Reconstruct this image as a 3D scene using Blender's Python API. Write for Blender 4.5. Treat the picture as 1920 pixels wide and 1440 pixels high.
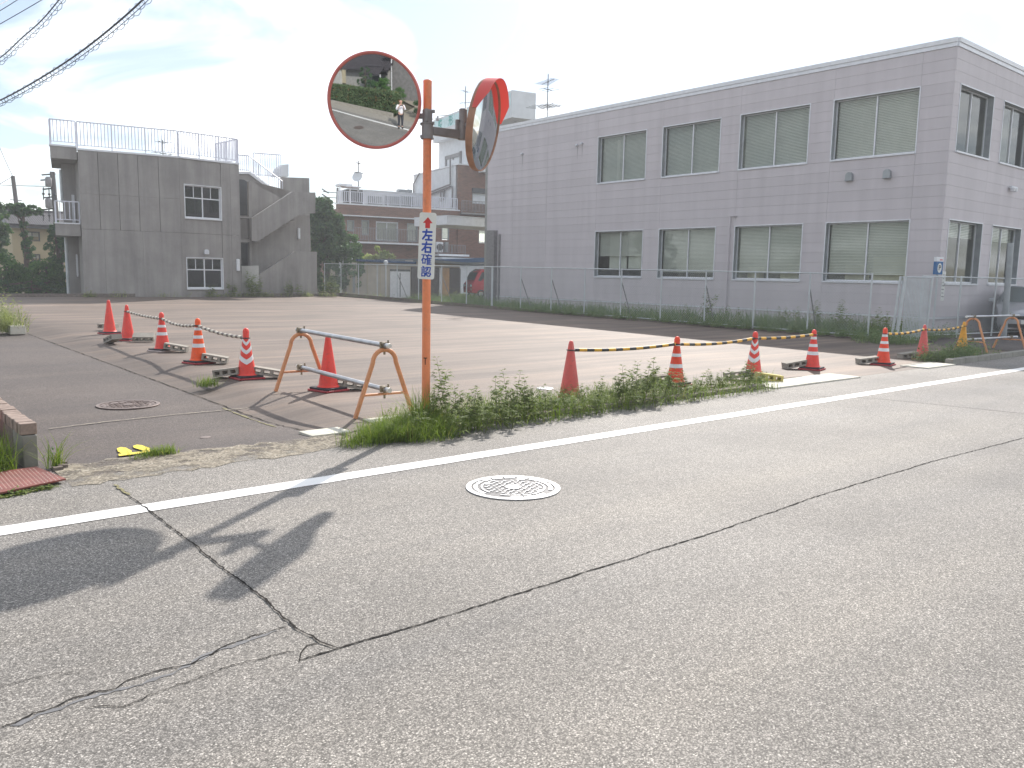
import bpy, bmesh, math, random
from mathutils import Vector, Matrix, Euler
random.seed(7)
R = math.radians
scene = bpy.context.scene
for o in list(bpy.data.objects): bpy.data.objects.remove(o)
COL = scene.collection

# ------------------------------------------------------------------ camera
FPX, EYE = 1550.0, 1.55
def _v(*a): return Vector(a)
dX = _v(0.76458149, -0.07019317, 0.64069342)
dY = _v(-0.64425102, -0.11232276, 0.75652113)
dZ = _v(0.01886184, -0.99118945, -0.13110192)
cam_d = bpy.data.cameras.new('camera'); cam = bpy.data.objects.new('camera', cam_d); COL.objects.link(cam)
right = _v(dX[0], dY[0], dZ[0]); up = -_v(dX[1], dY[1], dZ[1]); back = -_v(dX[2], dY[2], dZ[2])
M = Matrix((right, up, back)).transposed().to_4x4(); M.translation = (0, 0, EYE)
cam.matrix_world = M
cam_d.sensor_width = 36; cam_d.lens = 36 * FPX / 1920; cam_d.clip_start = 0.05; cam_d.clip_end = 3000
scene.camera = cam

# ------------------------------------------------------------------ light
SUN_EL, SUN_DIR = 36.2, Vector((0.806, 0.592))       # direction towards the sun on the ground
wd = bpy.data.worlds.new('World'); scene.world = wd; wd.use_nodes = True
nt = wd.node_tree; nt.nodes.clear(); N = nt.nodes.new; Lk = nt.links.new
wo = N('ShaderNodeOutputWorld'); bg = N('ShaderNodeBackground'); sky = N('ShaderNodeTexSky')
sky.sky_type = 'NISHITA'; sky.sun_disc = False; sky.sun_elevation = R(SUN_EL)
sky.sun_rotation = math.atan2(SUN_DIR.x, SUN_DIR.y); sky.air_density = 1.0; sky.dust_density = 0.6; sky.ozone_density = 2.5; sky.altitude = 20
bg.inputs['Strength'].default_value = 0.15
tc = N('ShaderNodeTexCoord'); sep = N('ShaderNodeSeparateXYZ'); Lk(tc.outputs['Generated'], sep.inputs[0])
# thin high clouds on a flat layer: divide the direction by its height
addz = N('ShaderNodeMath'); addz.operation = 'ADD'; addz.inputs[1].default_value = 0.18
mx = N('ShaderNodeMath'); mx.operation = 'MAXIMUM'; mx.inputs[1].default_value = 0.0
Lk(sep.outputs[2], mx.inputs[0]); Lk(mx.outputs[0], addz.inputs[0])
vm = N('ShaderNodeVectorMath'); vm.operation = 'DIVIDE'; Lk(tc.outputs['Generated'], vm.inputs[0]); Lk(addz.outputs[0], vm.inputs[1])
no = N('ShaderNodeTexNoise'); no.inputs['Scale'].default_value = 1.25; no.inputs['Detail'].default_value = 8; no.inputs['Roughness'].default_value = 0.52; no.inputs['Distortion'].default_value = 0.7
Lk(vm.outputs[0], no.inputs['Vector'])
cr = N('ShaderNodeValToRGB'); cr.color_ramp.elements[0].position = 0.44; cr.color_ramp.elements[1].position = 0.64
cr.color_ramp.elements[0].color = (0.10, 0.10, 0.10, 1); cr.color_ramp.elements[1].color = (1, 1, 1, 1)
Lk(no.outputs[0], cr.inputs[0])
mixc = N('ShaderNodeMix'); mixc.data_type = 'RGBA'; Lk(cr.outputs[0], mixc.inputs['Factor'])
dim = N('ShaderNodeVectorMath'); dim.operation = 'SCALE'; dim.inputs['Scale'].default_value = 0.40; Lk(sky.outputs[0], dim.inputs[0]); Lk(dim.outputs[0], mixc.inputs['A']); mixc.inputs['B'].default_value = (6.3, 6.4, 6.5, 1)
Lk(mixc.outputs['Result'], bg.inputs['Color']); Lk(bg.outputs[0], wo.inputs[0])
sd = bpy.data.lights.new('sun', 'SUN'); sd.energy = 3.1; sd.angle = R(0.6); sd.color = (1.0, 0.94, 0.87)
so = bpy.data.objects.new('sun', sd); COL.objects.link(so)
ce = math.cos(R(SUN_EL)); sv = Vector((SUN_DIR.x*ce, SUN_DIR.y*ce, math.sin(R(SUN_EL))))
so.rotation_euler = sv.to_track_quat('Z', 'Y').to_euler(); so.location = (20, 15, 30)
scene.view_settings.view_transform = 'Standard'; scene.view_settings.look = 'None'
scene.view_settings.exposure = 1.15; scene.view_settings.gamma = 1; scene.view_settings.use_curve_mapping = False
try:
    scene.cycles.max_bounces = 8; scene.cycles.transparent_max_bounces = 16
except Exception: pass

# ------------------------------------------------------------------ measuring helpers (surveying the place from the photograph)
SL, YB0 = 0.008, 6.8                      # the ground rises gently away from the road
def gz(y): return SL*max(0.0, y-YB0)
def ray(px, py):
    r = Vector(((px-960)/FPX, (py-720)/FPX, 1.0)); return Vector((r.dot(dX), r.dot(dY), r.dot(dZ)))
E0 = Vector((0, 0, EYE))
def G(px, py, z=0.0):
    r = ray(px, py); return E0 + r*((z-EYE)/r.z)
def Lg(px, py):                            # on the sloping ground
    r = ray(px, py); t = (-SL*YB0-EYE)/(r.z-SL*r.y)
    if t*r.y < YB0: t = -EYE/r.z
    return E0 + r*t
def onX(px, py, X): r = ray(px, py); return E0 + r*(X/r.x)
def onY(px, py, Y): r = ray(px, py); return E0 + r*(Y/r.y)
class Facade:                              # a vertical wall plane: u along it, z up, o outwards to the viewer
    def __init__(s, p, d):
        s.p = Vector((p[0], p[1])); s.d = Vector((d[0], d[1])).normalized(); s.n = Vector((s.d.y, -s.d.x))
        if s.n.dot(-s.p) < 0: s.n = -s.n
    def at(s, px, py, o=0.0):
        r = ray(px, py); q = s.p + s.n*o; t = q.dot(s.n)/(r.x*s.n.x+r.y*s.n.y); w = E0 + r*t
        return (Vector((w.x, w.y))-s.p).dot(s.d), w.z
    def pt(s, u, z, o=0.0):
        q = s.p + s.d*u + s.n*o; return Vector((q.x, q.y, z))

# ------------------------------------------------------------------ objects and meshes
def tag(o, label=None, cat=None, group=None, kind=None):
    if label: o['label'] = label
    if cat: o['category'] = cat
    if group: o['group'] = group
    if kind: o['kind'] = kind
    return o
def thing(name, label, cat, loc=(0, 0, 0), rz=0.0, group=None):
    o = bpy.data.objects.new(name, None); COL.objects.link(o); o.location = loc; o.rotation_euler = (0, 0, rz)
    o.empty_display_size = 0.2
    return tag(o, label, cat, group)
def origin_of(o):
    v = Vector((0, 0, 0))
    while o is not None: v = v + o.location; o = o.parent
    return v
def copy_tree(o, parent=None):
    c = o.copy(); COL.objects.link(c); c.parent = parent
    for ch in list(o.children): copy_tree(ch, c)
    return c
class MB:
    def __init__(s): s.v = []; s.f = []; s.m = []; s.cur = 0
    def add(s, vs, fs):
        n = len(s.v); s.v += [tuple(p) for p in vs]; s.f += [tuple(i+n for i in f) for f in fs]; s.m += [s.cur]*len(fs); return s
    def hexa(s, b, t):                     # 4 bottom points ccw, 4 top points
        return s.add(list(b)+list(t), [(3, 2, 1, 0), (4, 5, 6, 7), (0, 1, 5, 4), (1, 2, 6, 5), (2, 3, 7, 6), (3, 0, 4, 7)])
    def box(s, x0, x1, y0, y1, z0, z1):
        return s.hexa([(x0, y0, z0), (x1, y0, z0), (x1, y1, z0), (x0, y1, z0)], [(x0, y0, z1), (x1, y0, z1), (x1, y1, z1), (x0, y1, z1)])
    def fbox(s, F, u0, u1, z0, z1, o0, o1):
        a = [F.pt(u0, z0, o1), F.pt(u1, z0, o1), F.pt(u1, z0, o0), F.pt(u0, z0, o0)]
        b = [F.pt(u0, z1, o1), F.pt(u1, z1, o1), F.pt(u1, z1, o0), F.pt(u0, z1, o0)]
        return s.hexa(a, b)
    def fpoly(s, F, pts, o0, o1):          # polygon of (u,z), extruded between offsets
        n = len(pts); s.add([F.pt(u, z, o1) for u, z in pts]+[F.pt(u, z, o0) for u, z in pts],
            [tuple(range(n)), tuple(range(2*n-1, n-1, -1))]+[(i, i+n, (i+1) % n+n, (i+1) % n) for i in range(n)]); return s
    def prism(s, pts, z0, z1):
        n = len(pts); s.add([(x, y, z0) for x, y in pts]+[(x, y, z1) for x, y in pts],
            [tuple(range(n-1, -1, -1)), tuple(range(n, 2*n))]+[(i, (i+1) % n, (i+1) % n+n, i+n) for i in range(n)]); return s
    def tube(s, pts, r, n=6, cap=True):
        pts = [Vector(p) for p in pts]; rs = r if isinstance(r, (list, tuple)) else [r]*len(pts); base = len(s.v); vs = []; prev = None
        for i, p in enumerate(pts):
            t = (pts[min(i+1, len(pts)-1)]-pts[max(i-1, 0)]); t = t.normalized() if t.length > 1e-9 else Vector((0, 0, 1))
            if prev is None:
                a = Vector((0, 0, 1)) if abs(t.z) < 0.9 else Vector((1, 0, 0)); u = t.cross(a).normalized()
            else:
                u = (prev - t*prev.dot(t)).normalized()
            prev = u; w = t.cross(u)
            for k in range(n):
                an = 2*math.pi*k/n; vs.append(p + (u*math.cos(an)+w*math.sin(an))*rs[i])
        fs = []
        for i in range(len(pts)-1):
            for k in range(n): fs.append((i*n+k, i*n+(k+1) % n, (i+1)*n+(k+1) % n, (i+1)*n+k))
        if cap: fs += [tuple(range(n-1, -1, -1)), tuple((len(pts)-1)*n+k for k in range(n))]
        return s.add(vs, fs)
    def lathe(s, prof, n=24, c=(0, 0, 0), cap=True, zf=None, a0=0.0, a1=2*math.pi):
        full = abs(a1-a0-2*math.pi) < 1e-6; vs = []; m = n if full else n+1
        for r, z in prof:
            for k in range(m):
                an = a0+(a1-a0)*k/n; dz = zf(an) if zf else 0; vs.append((c[0]+r*math.cos(an), c[1]+r*math.sin(an), c[2]+z+dz))
        fs = []
        for i in range(len(prof)-1):
            for k in range(n): k2 = (k+1) % m; fs.append((i*m+k, i*m+k2, (i+1)*m+k2, (i+1)*m+k))
        if cap and full: fs += [tuple(range(m-1, -1, -1)), tuple((len(prof)-1)*m+k for k in range(m))]
        return s.add(vs, fs)
    def build(s, name, mat=None, parent=None, local=False, smooth=False, mats=None, bevel=0.0):
        me = bpy.data.meshes.new(name); off = Vector((0, 0, 0))
        if parent is not None and not local: off = origin_of(parent)
        me.from_pydata([(v[0]-off.x, v[1]-off.y, v[2]-off.z) for v in s.v], [], s.f); me.update()
        for m in (mats or [mat]): me.materials.append(m)
        if mats: me.polygons.foreach_set('material_index', s.m)
        if smooth:
            me.polygons.foreach_set('use_smooth', [True]*len(me.polygons))
            try: me.set_sharp_from_angle(angle=R(42))
            except Exception: pass
        o = bpy.data.objects.new(name, me); COL.objects.link(o); o.parent = parent
        if bevel > 0:
            b = o.modifiers.new('bevel', 'BEVEL'); b.width = bevel; b.segments = 2; b.limit_method = 'ANGLE'
        return o
def struct(o): o['kind'] = 'structure'; return o
def stuff(o, label=None, cat=None): return tag(o, label, cat, kind='stuff')
def text_mesh(txt, size, bold=0.0, depth=0.002):
    cu = bpy.data.curves.new('lettering', 'FONT'); cu.body = txt; cu.size = size; cu.offset = bold; cu.extrude = depth
    cu.align_x = 'CENTER'; cu.align_y = 'CENTER'
    o = bpy.data.objects.new('lettering', cu); COL.objects.link(o); dg = bpy.context.evaluated_depsgraph_get()
    me = bpy.data.meshes.new_from_object(o.evaluated_get(dg)); bpy.data.objects.remove(o); return me
def put_text(name, txt, size, mat, Mx, parent, bold=0.0, depth=0.002):
    me = text_mesh(txt, size, bold, depth)
    off = Matrix.Translation(-origin_of(parent)) if parent else Matrix()
    me.transform(off @ Mx); me.materials.clear(); me.materials.append(mat)
    o = bpy.data.objects.new(name, me); COL.objects.link(o); o.parent = parent; return o
def frame_matrix(x, y, z, loc):
    m = Matrix((x, y, z)).transposed().to_4x4(); m.translation = loc; return m

# ------------------------------------------------------------------ materials
class NT:
    def __init__(s, name):
        s.m = bpy.data.materials.new(name); s.m.use_nodes = True; s.t = s.m.node_tree; s.t.nodes.clear()
        s.out = s.n('ShaderNodeOutputMaterial'); s.b = s.n('ShaderNodeBsdfPrincipled'); s.l(s.b.outputs[0], s.out.inputs[0])
        s.tc = s.n('ShaderNodeTexCoord'); s.co = s.tc.outputs['Object']
    def n(s, t, **k):
        q = s.t.nodes.new(t)
        for a, b in k.items(): setattr(q, a, b)
        return q
    def l(s, a, b): s.t.links.new(a, b)
    def noise(s, scale, detail=4, rough=0.55, vec=None, dist=0.0):
        q = s.n('ShaderNodeTexNoise'); q.inputs['Scale'].default_value = scale; q.inputs['Detail'].default_value = detail
        q.inputs['Roughness'].default_value = rough; q.inputs['Distortion'].default_value = dist; s.l(vec or s.co, q.inputs['Vector']); return q.outputs[0]
    def vor(s, scale, out='Color', feat='F1', vec=None, rnd=1.0):
        q = s.n('ShaderNodeTexVoronoi', feature=feat); q.inputs['Scale'].default_value = scale; q.inputs['Randomness'].default_value = rnd
        s.l(vec or s.co, q.inputs['Vector']); return q.outputs[out]
    def ramp(s, fac, stops, interp='LINEAR'):
        q = s.n('ShaderNodeValToRGB'); e = q.color_ramp.elements; q.color_ramp.interpolation = interp
        while len(e) < len(stops): e.new(0.5)
        for el, (p, c) in zip(e, stops): el.position = p; el.color = (c if len(c) == 4 else (*c, 1)) if isinstance(c, tuple) else (c, c, c, 1)
        s.l(fac, q.inputs[0]); return q.outputs[0]
    def mix(s, fac, a, b, mode='MIX'):
        q = s.n('ShaderNodeMix', data_type='RGBA', blend_type=mode)
        for i, k in (('Factor', fac), ('A', a), ('B', b)):
            if isinstance(k, (int, float)): q.inputs[i].default_value = k if i == 'Factor' else (k, k, k, 1)
            elif isinstance(k, tuple): q.inputs[i].default_value = (*k, 1)
            else: s.l(k, q.inputs[i])
        return q.outputs['Result']
    def map(s, scale=(1, 1, 1), rot=(0, 0, 0), loc=(0, 0, 0), vec=None):
        q = s.n('ShaderNodeMapping'); q.inputs['Scale'].default_value = scale; q.inputs['Rotation'].default_value = rot; q.inputs['Location'].default_value = loc
        s.l(vec or s.co, q.inputs[0]); return q.outputs[0]
    def math(s, op, a, b=0.0):
        q = s.n('ShaderNodeMath', operation=op)
        for i, k in enumerate((a, b)):
            if isinstance(k, (int, float)): q.inputs[i].default_value = k
            else: s.l(k, q.inputs[i])
        return q.outputs[0]
    def bump(s, h, strength=0.3, dist=0.01):
        q = s.n('ShaderNodeBump'); q.inputs['Strength'].default_value = strength; q.inputs['Distance'].default_value = dist
        s.l(h, q.inputs['Height']); s.l(q.outputs[0], s.b.inputs['Normal'])
    def col(s, c):
        if isinstance(c, tuple): s.b.inputs['Base Color'].default_value = (*c, 1)
        else: s.l(c, s.b.inputs['Base Color'])
        return s
    def set(s, **k):
        for a, b in k.items():
            a = {'rough': 'Roughness', 'metal': 'Metallic', 'spec': 'Specular IOR Level', 'trans': 'Transmission Weight', 'coat': 'Coat Weight', 'ior': 'IOR'}[a]
            if isinstance(b, (int, float)): s.b.inputs[a].default_value = b
            else: s.l(b, s.b.inputs[a])
        return s
def plain(name, c, rough=0.6, metal=0.0, var=0.18, scale=3.0, grime=0.0, bump=0.0, coat=0.0, spec=0.5):
    t = NT(name); lo = tuple(x*(1-var) for x in c); hi = tuple(min(1, x*(1+var)) for x in c)
    k = t.ramp(t.noise(scale, 6, 0.6), [(0.3, lo), (0.7, hi)])
    if grime > 0:
        g = t.ramp(t.noise(scale*4, 6, 0.7), [(0.5, 0.0), (0.72, grime)]); k = t.mix(g, k, (0.10, 0.085, 0.065))
    t.col(k).set(rough=rough, metal=metal, coat=coat, spec=spec)
    if bump > 0: t.bump(t.noise(scale*25, 4), bump, 0.004)
    return t.m

def asphalt(name, light, tint, big=0.5, sheen=0.75, seed=0.0, white=0.56):
    t = NT(name); co = t.map(loc=(seed, seed*0.7, 0))
    c1 = t.vor(165, 'Color', vec=co); sx = t.n('ShaderNodeSeparateColor'); t.l(c1, sx.inputs[0]); r1 = sx.outputs[0]; r2 = sx.outputs[1]
    d = t.vor(165, 'Distance', vec=co)
    stone = t.ramp(r1, [(0.0, tuple(light*0.36*x for x in tint)), (0.35, tuple(light*0.76*x for x in tint)), (0.7, tuple(light*1.08*x for x in tint)), (0.92, tuple(light*1.40*x for x in tint)), (1.0, tuple(min(.9, light*2.2)*x for x in tint))])
    gap = t.ramp(d, [(0.45, 0.0), (0.75, 1.0)])
    k = t.mix(t.math('MULTIPLY', gap, 0.72), stone, tuple(light*0.30*x for x in tint))
    # sparse larger pale stones
    c2 = t.vor(70, 'Color', vec=co); s2 = t.n('ShaderNodeSeparateColor'); t.l(c2, s2.inputs[0]); d2 = t.vor(70, 'Distance', vec=co)
    m2 = t.math('MULTIPLY', t.ramp(s2.outputs[0], [(0.93, 0.0), (0.96, 1.0)]), t.ramp(d2, [(0.24, 1.0), (0.34, 0.0)]))
    k = t.mix(t.math('MULTIPLY', m2, big), k, (white, white*0.97, white*0.9))
    # finer grit
    f = t.noise(420, 3, 0.7, vec=co); k = t.mix(0.55, k, t.ramp(f, [(0.3, 0.5), (0.7, 1.05)]), 'MULTIPLY')
    # broad wear
    w = t.ramp(t.noise(0.55, 7, 0.6, vec=co), [(0.3, 0.80), (0.7, 1.12)]); k = t.mix(1.0, k, w, 'MULTIPLY')
    w2 = t.ramp(t.noise(0.5, 5, 0.6, vec=t.map((0.12, 1.6, 1))), [(0.35, (0.82, 0.82, 0.84)), (0.65, (1.08, 1.05, 1.02))]); k = t.mix(1.0, k, w2, 'MULTIPLY')
    t.col(k).set(rough=sheen, spec=0.3)
    h = t.mix(0.5, t.ramp(d, [(0.0, 1.0), (0.7, 0.0)]), f); t.bump(h, 0.45, 0.003)
    return t
M_road = asphalt('road asphalt', 0.325, (1.0, 0.95, 0.87), big=0.75, white=0.72).m
M_alley = asphalt('alley asphalt', 0.145, (1.0, 0.84, 0.76), big=0.35, seed=9.0).m
def lot_mat():
    t = NT('lot asphalt'); co = t.map(rot=(0, 0, R(38)))
    base = t.ramp(t.noise(0.35, 6, 0.6, dist=0.6), [(0.3, (0.118, 0.090, 0.073)), (0.7, (0.176, 0.134, 0.108))])
    st = t.ramp(t.noise(1.0, 8, 0.62, vec=t.map((0.16, 1.9, 1), (0, 0, R(33))), dist=0.5), [(0.34, (0.66, 0.64, 0.64)), (0.5, (0.98, 0.98, 0.98)), (0.66, (1.40, 1.33, 1.24))])
    k = t.mix(0.9, base, st, 'MULTIPLY')
    st2 = t.ramp(t.noise(1.0, 6, 0.6, vec=t.map((0.25, 4.5, 1), (0, 0, R(41)), (3, 1, 0))), [(0.4, 0.86), (0.62, 1.12)]); k = t.mix(0.8, k, st2, 'MULTIPLY')
    sx_ = t.n('ShaderNodeSeparateXYZ'); t.l(t.co, sx_.inputs[0]); edge = t.math('ADD', sx_.outputs[0], t.math('MULTIPLY', t.noise(1.2, 5), 0.8)); k = t.mix(1.0, k, t.ramp(t.math('MULTIPLY', edge, 0.1), [(0.40, (0.66, 0.68, 0.70)), (0.52, (1.0, 1.0, 1.0))]), 'MULTIPLY')
    g = t.ramp(t.vor(120, 'Color'), [(0.1, 0.72), (0.9, 1.25)]); k = t.mix(0.7, k, g, 'MULTIPLY')
    t.col(k).set(rough=0.72, spec=0.35); t.bump(t.noise(160, 4, 0.7), 0.4, 0.004); return t.m
M_lot = lot_mat()
def paint_mat(name, c, worn=0.62, under=(0.16, 0.15, 0.14)):
    t = NT(name); n1 = t.noise(60, 6, 0.75); n2 = t.noise(2.2, 5, 0.6); k = t.math('ADD', t.math('MULTIPLY', n1, 0.6), t.math('MULTIPLY', n2, 0.4))
    t.col(t.mix(t.ramp(k, [(worn-0.02, 0.0), (worn+0.06, 1.0)]), c, under)).set(rough=0.55); t.bump(n1, 0.2, 0.002); return t.m
M_line = paint_mat('white road paint', (0.84, 0.83, 0.80))
M_yfoot = paint_mat('yellow paint', (0.80, 0.62, 0.03), 0.57)
def concrete_mat(name, c, streak=0.35, scale=1.0, seed=0):
    t = NT(name); n1 = t.noise(0.8*scale, 8, 0.62, vec=t.map(loc=(seed, 0, 0))); n2 = t.noise(1.0, 6, 0.6, vec=t.map((3.0*scale, 3.0*scale, 0.22*scale))); n3 = t.noise(30, 5, 0.7)
    k = t.ramp(n1, [(0.25, tuple(x*0.78 for x in c)), (0.5, c), (0.78, tuple(x*1.18 for x in c))])
    k = t.mix(streak, k, t.ramp(n2, [(0.35, 0.55), (0.6, 1.0), (0.75, 1.15)]), 'MULTIPLY')
    k = t.mix(0.35, k, t.ramp(n3, [(0.3, 0.75), (0.7, 1.1)]), 'MULTIPLY')
    t.col(k).set(rough=0.85, spec=0.3); t.bump(n3, 0.25, 0.006); return t.m
M_conc = concrete_mat('bare concrete', (0.325, 0.305, 0.288), 0.45)
M_conc2 = concrete_mat('light concrete', (0.46, 0.45, 0.42), 0.2)
M_conc3 = concrete_mat('block concrete', (0.32, 0.295, 0.255), 0.15, 6)
M_kerb = concrete_mat('stained kerb concrete', (0.26, 0.25, 0.22), 0.2, 5)
M_carglass = plain('tinted car glass', (0.045, 0.06, 0.055), 0.08, var=0.1, spec=0.4)
M_slab = concrete_mat('gutter slab concrete', (0.58, 0.56, 0.48), 0.1, 3)
M_dirt = concrete_mat('gravelly dirt', (0.33, 0.29, 0.23), 0.1, 4)
def dirt_edge():
    t = NT('crumbly road edge'); n = t.noise(9, 8, 0.7); g = t.ramp(t.vor(70, 'Color'), [(0.1, (0.13, 0.115, 0.09)), (0.6, (0.30, 0.265, 0.21)), (0.95, (0.52, 0.48, 0.40))])
    t.col(t.mix(t.ramp(n, [(0.45, 0.0), (0.62, 0.6)]), g, (0.36, 0.31, 0.24))).set(rough=0.9, spec=0.2); t.bump(t.noise(90, 5, 0.7), 0.6, 0.008)
    tr = t.n('ShaderNodeBsdfTransparent'); mx = t.n('ShaderNodeMixShader'); t.l(t.ramp(t.noise(3.2, 9, 0.72), [(0.38, 0.0), (0.54, 0.9)]), mx.inputs[0]); t.l(tr.outputs[0], mx.inputs[1]); t.l(t.b.outputs[0], mx.inputs[2]); t.l(mx.outputs[0], t.out.inputs[0]); return t.m
M_edge = dirt_edge()
def soil_mat():
    t = NT('ground soil'); t.col(t.ramp(t.noise(1.2, 8, 0.65), [(0.3, (0.07, 0.065, 0.045)), (0.7, (0.17, 0.15, 0.11))])).set(rough=0.95, spec=0.1); t.bump(t.noise(30, 4), 0.4, 0.02); return t.m
M_soil = soil_mat()
M_crack = plain('crack tar', (0.022, 0.020, 0.018), 0.9, var=0.4, scale=30, spec=0.1)
M_seal = plain('old crack sealer', (0.135, 0.135, 0.14), 0.7, var=0.35, scale=20)
M_lid = plain('dark recessed iron', (0.075, 0.075, 0.08), 0.6, 0.4, var=0.3, scale=15)
M_moss = plain('dry moss', (0.20, 0.18, 0.09), 0.95, var=0.5, scale=30)
def cone_mat(name, c):
    t = NT(name); k = t.ramp(t.noise(5, 6, 0.6), [(0.3, tuple(x*0.86 for x in c)), (0.7, c)])
    k = t.mix(t.ramp(t.noise(28, 6, 0.75), [(0.53, 0.0), (0.72, 0.55)]), k, (0.16, 0.08, 0.06)); t.col(k).set(rough=0.5, spec=0.4); return t.m
M_cone_o = cone_mat('orange red cone plastic', (0.90, 0.070, 0.020)); M_cone_r = cone_mat('red cone plastic', (0.86, 0.065, 0.045))
M_cone_f = cone_mat('faded red cone plastic', (0.72, 0.12, 0.105)); M_cone_y = cone_mat('yellow cone plastic', (0.78, 0.36, 0.02)); M_cone_h = cone_mat('bright orange cone plastic', (0.98, 0.11, 0.012))
M_band = plain('white reflective band', (0.74, 0.75, 0.76), 0.35, var=0.12, scale=8, grime=0.25)
M_rub = plain('black rubber', (0.028, 0.026, 0.032), 0.75, var=0.3, scale=10)
M_redrub = plain('dark red plastic foot', (0.36, 0.025, 0.035), 0.6, var=0.25, scale=10, grime=0.3)
M_palefoot = plain('pale plastic foot', (0.48, 0.40, 0.38), 0.7, grime=0.4)
def bar_mat(name, a, b, freq, dirty):
    t = NT(name); s = t.n('ShaderNodeSeparateXYZ'); t.l(t.co, s.inputs[0]); w = t.math('FRACT', t.math('MULTIPLY', s.outputs[0], freq))
    k = t.mix(t.ramp(w, [(0.49, 0.0), (0.51, 1.0)]), a, b); k = t.mix(t.ramp(t.noise(25, 5, 0.7), [(0.45, 0.0), (0.7, dirty)]), k, (0.12, 0.10, 0.08)); t.col(k).set(rough=0.5); return t.m
M_bar = bar_mat('black and yellow bar', (0.02, 0.02, 0.022), (0.78, 0.42, 0.03), 3.6, 0.3)
M_bar_old = bar_mat('weathered brown and cream bar', (0.13, 0.085, 0.07), (0.62, 0.57, 0.46), 5.2, 0.35)
M_ring = plain('black plastic ring', (0.03, 0.03, 0.03), 0.5)
M_opipe = plain('faded orange pipe paint', (0.66, 0.29, 0.13), 0.5, var=0.12, scale=6, grime=0.35)
M_gpipe = plain('galvanised scaffold pipe', (0.42, 0.43, 0.45), 0.42, 0.75, var=0.2, scale=8, grime=0.15)
M_clamp = plain('rusty clamp steel', (0.30, 0.26, 0.19), 0.6, 0.5, var=0.35, scale=25, grime=0.4)
M_pole = plain('orange pole paint', (0.78, 0.235, 0.095), 0.42, var=0.08, scale=4, grime=0.3)
M_bracket = plain('galvanised bracket', (0.26, 0.25, 0.25), 0.6, 0.35, var=0.2, scale=10, grime=0.2)
M_rim = plain('orange mirror rim', (0.55, 0.14, 0.115), 0.5, var=0.15, scale=6)
M_rim2 = plain('weathered mirror rim', (0.36, 0.19, 0.12), 0.6, var=0.25, scale=12, grime=0.4)
t = NT('orange plastic hood'); t.col((0.78, 0.13, 0.11)).set(rough=0.35); tl_ = t.n('ShaderNodeBsdfTranslucent'); tl_.inputs[0].default_value = (0.95, 0.30, 0.26, 1); mx_ = t.n('ShaderNodeMixShader'); mx_.inputs[0].default_value = 0.35
t.l(t.b.outputs[0], mx_.inputs[1]); t.l(tl_.outputs[0], mx_.inputs[2]); t.l(mx_.outputs[0], t.out.inputs[0]); M_hood = t.m
t = NT('mirror face'); t.col((0.60, 0.63, 0.65)).set(rough=t.ramp(t.noise(3, 4), [(0.3, 0.012), (0.8, 0.05)]), metal=1.0); M_mirror = t.m
M_sign = plain('white sign plate', (0.70, 0.70, 0.66), 0.5, var=0.08, scale=8, grime=0.12)
M_signblue = plain('blue sign print', (0.015, 0.06, 0.36), 0.5); M_signred = plain('red sign print', (0.55, 0.03, 0.03), 0.5)
def siding_mat():
    t = NT('pinkish grey siding'); oi = t.n('ShaderNodeObjectInfo'); c = (0.565, 0.522, 0.538)
    k = t.ramp(oi.outputs['Random'], [(0.0, tuple(x*0.965 for x in c)), (1.0, tuple(x*1.03 for x in c))])
    geo = t.n('ShaderNodeNewGeometry'); k = t.mix(0.55, k, t.ramp(t.noise(1.0, 6, 0.6, vec=t.map((2.4, 2.4, 0.22), vec=geo.outputs['Position'])), [(0.3, 0.86), (0.65, 1.05)]), 'MULTIPLY')
    k = t.mix(0.5, k, t.ramp(t.noise(90, 3, 0.6), [(0.3, 0.9), (0.7, 1.06)]), 'MULTIPLY')
    t.col(k).set(rough=0.65, spec=0.35); t.bump(t.noise(120, 3), 0.15, 0.004); return t.m
M_siding = siding_mat(); M_joint = plain('joint sealant', (0.40, 0.37, 0.39), 0.8)
M_stain = plain('rain drip stain', (0.36, 0.335, 0.345), 0.8, var=0.1)
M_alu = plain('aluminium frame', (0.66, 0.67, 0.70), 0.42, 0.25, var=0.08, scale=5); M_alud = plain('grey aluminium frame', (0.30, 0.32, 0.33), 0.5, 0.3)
M_white = plain('white painted metal', (0.74, 0.75, 0.77), 0.45, var=0.07, scale=5, grime=0.06)
M_whitew = plain('white rendered wall', (0.64, 0.66, 0.68), 0.75, var=0.08, scale=2, grime=0.08)
M_rail = plain('backlit lilac railing paint', (0.66, 0.67, 0.74), 0.45, var=0.08, scale=3)  # white rails toned lilac-grey: their backlit shade is put into the colour
M_fence = plain('galvanised fence steel', (0.50, 0.53, 0.54), 0.5, 0.3, var=0.12, scale=4); M_wire = plain('fence wire', (0.40, 0.44, 0.44), 0.5, 0.3)
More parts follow.
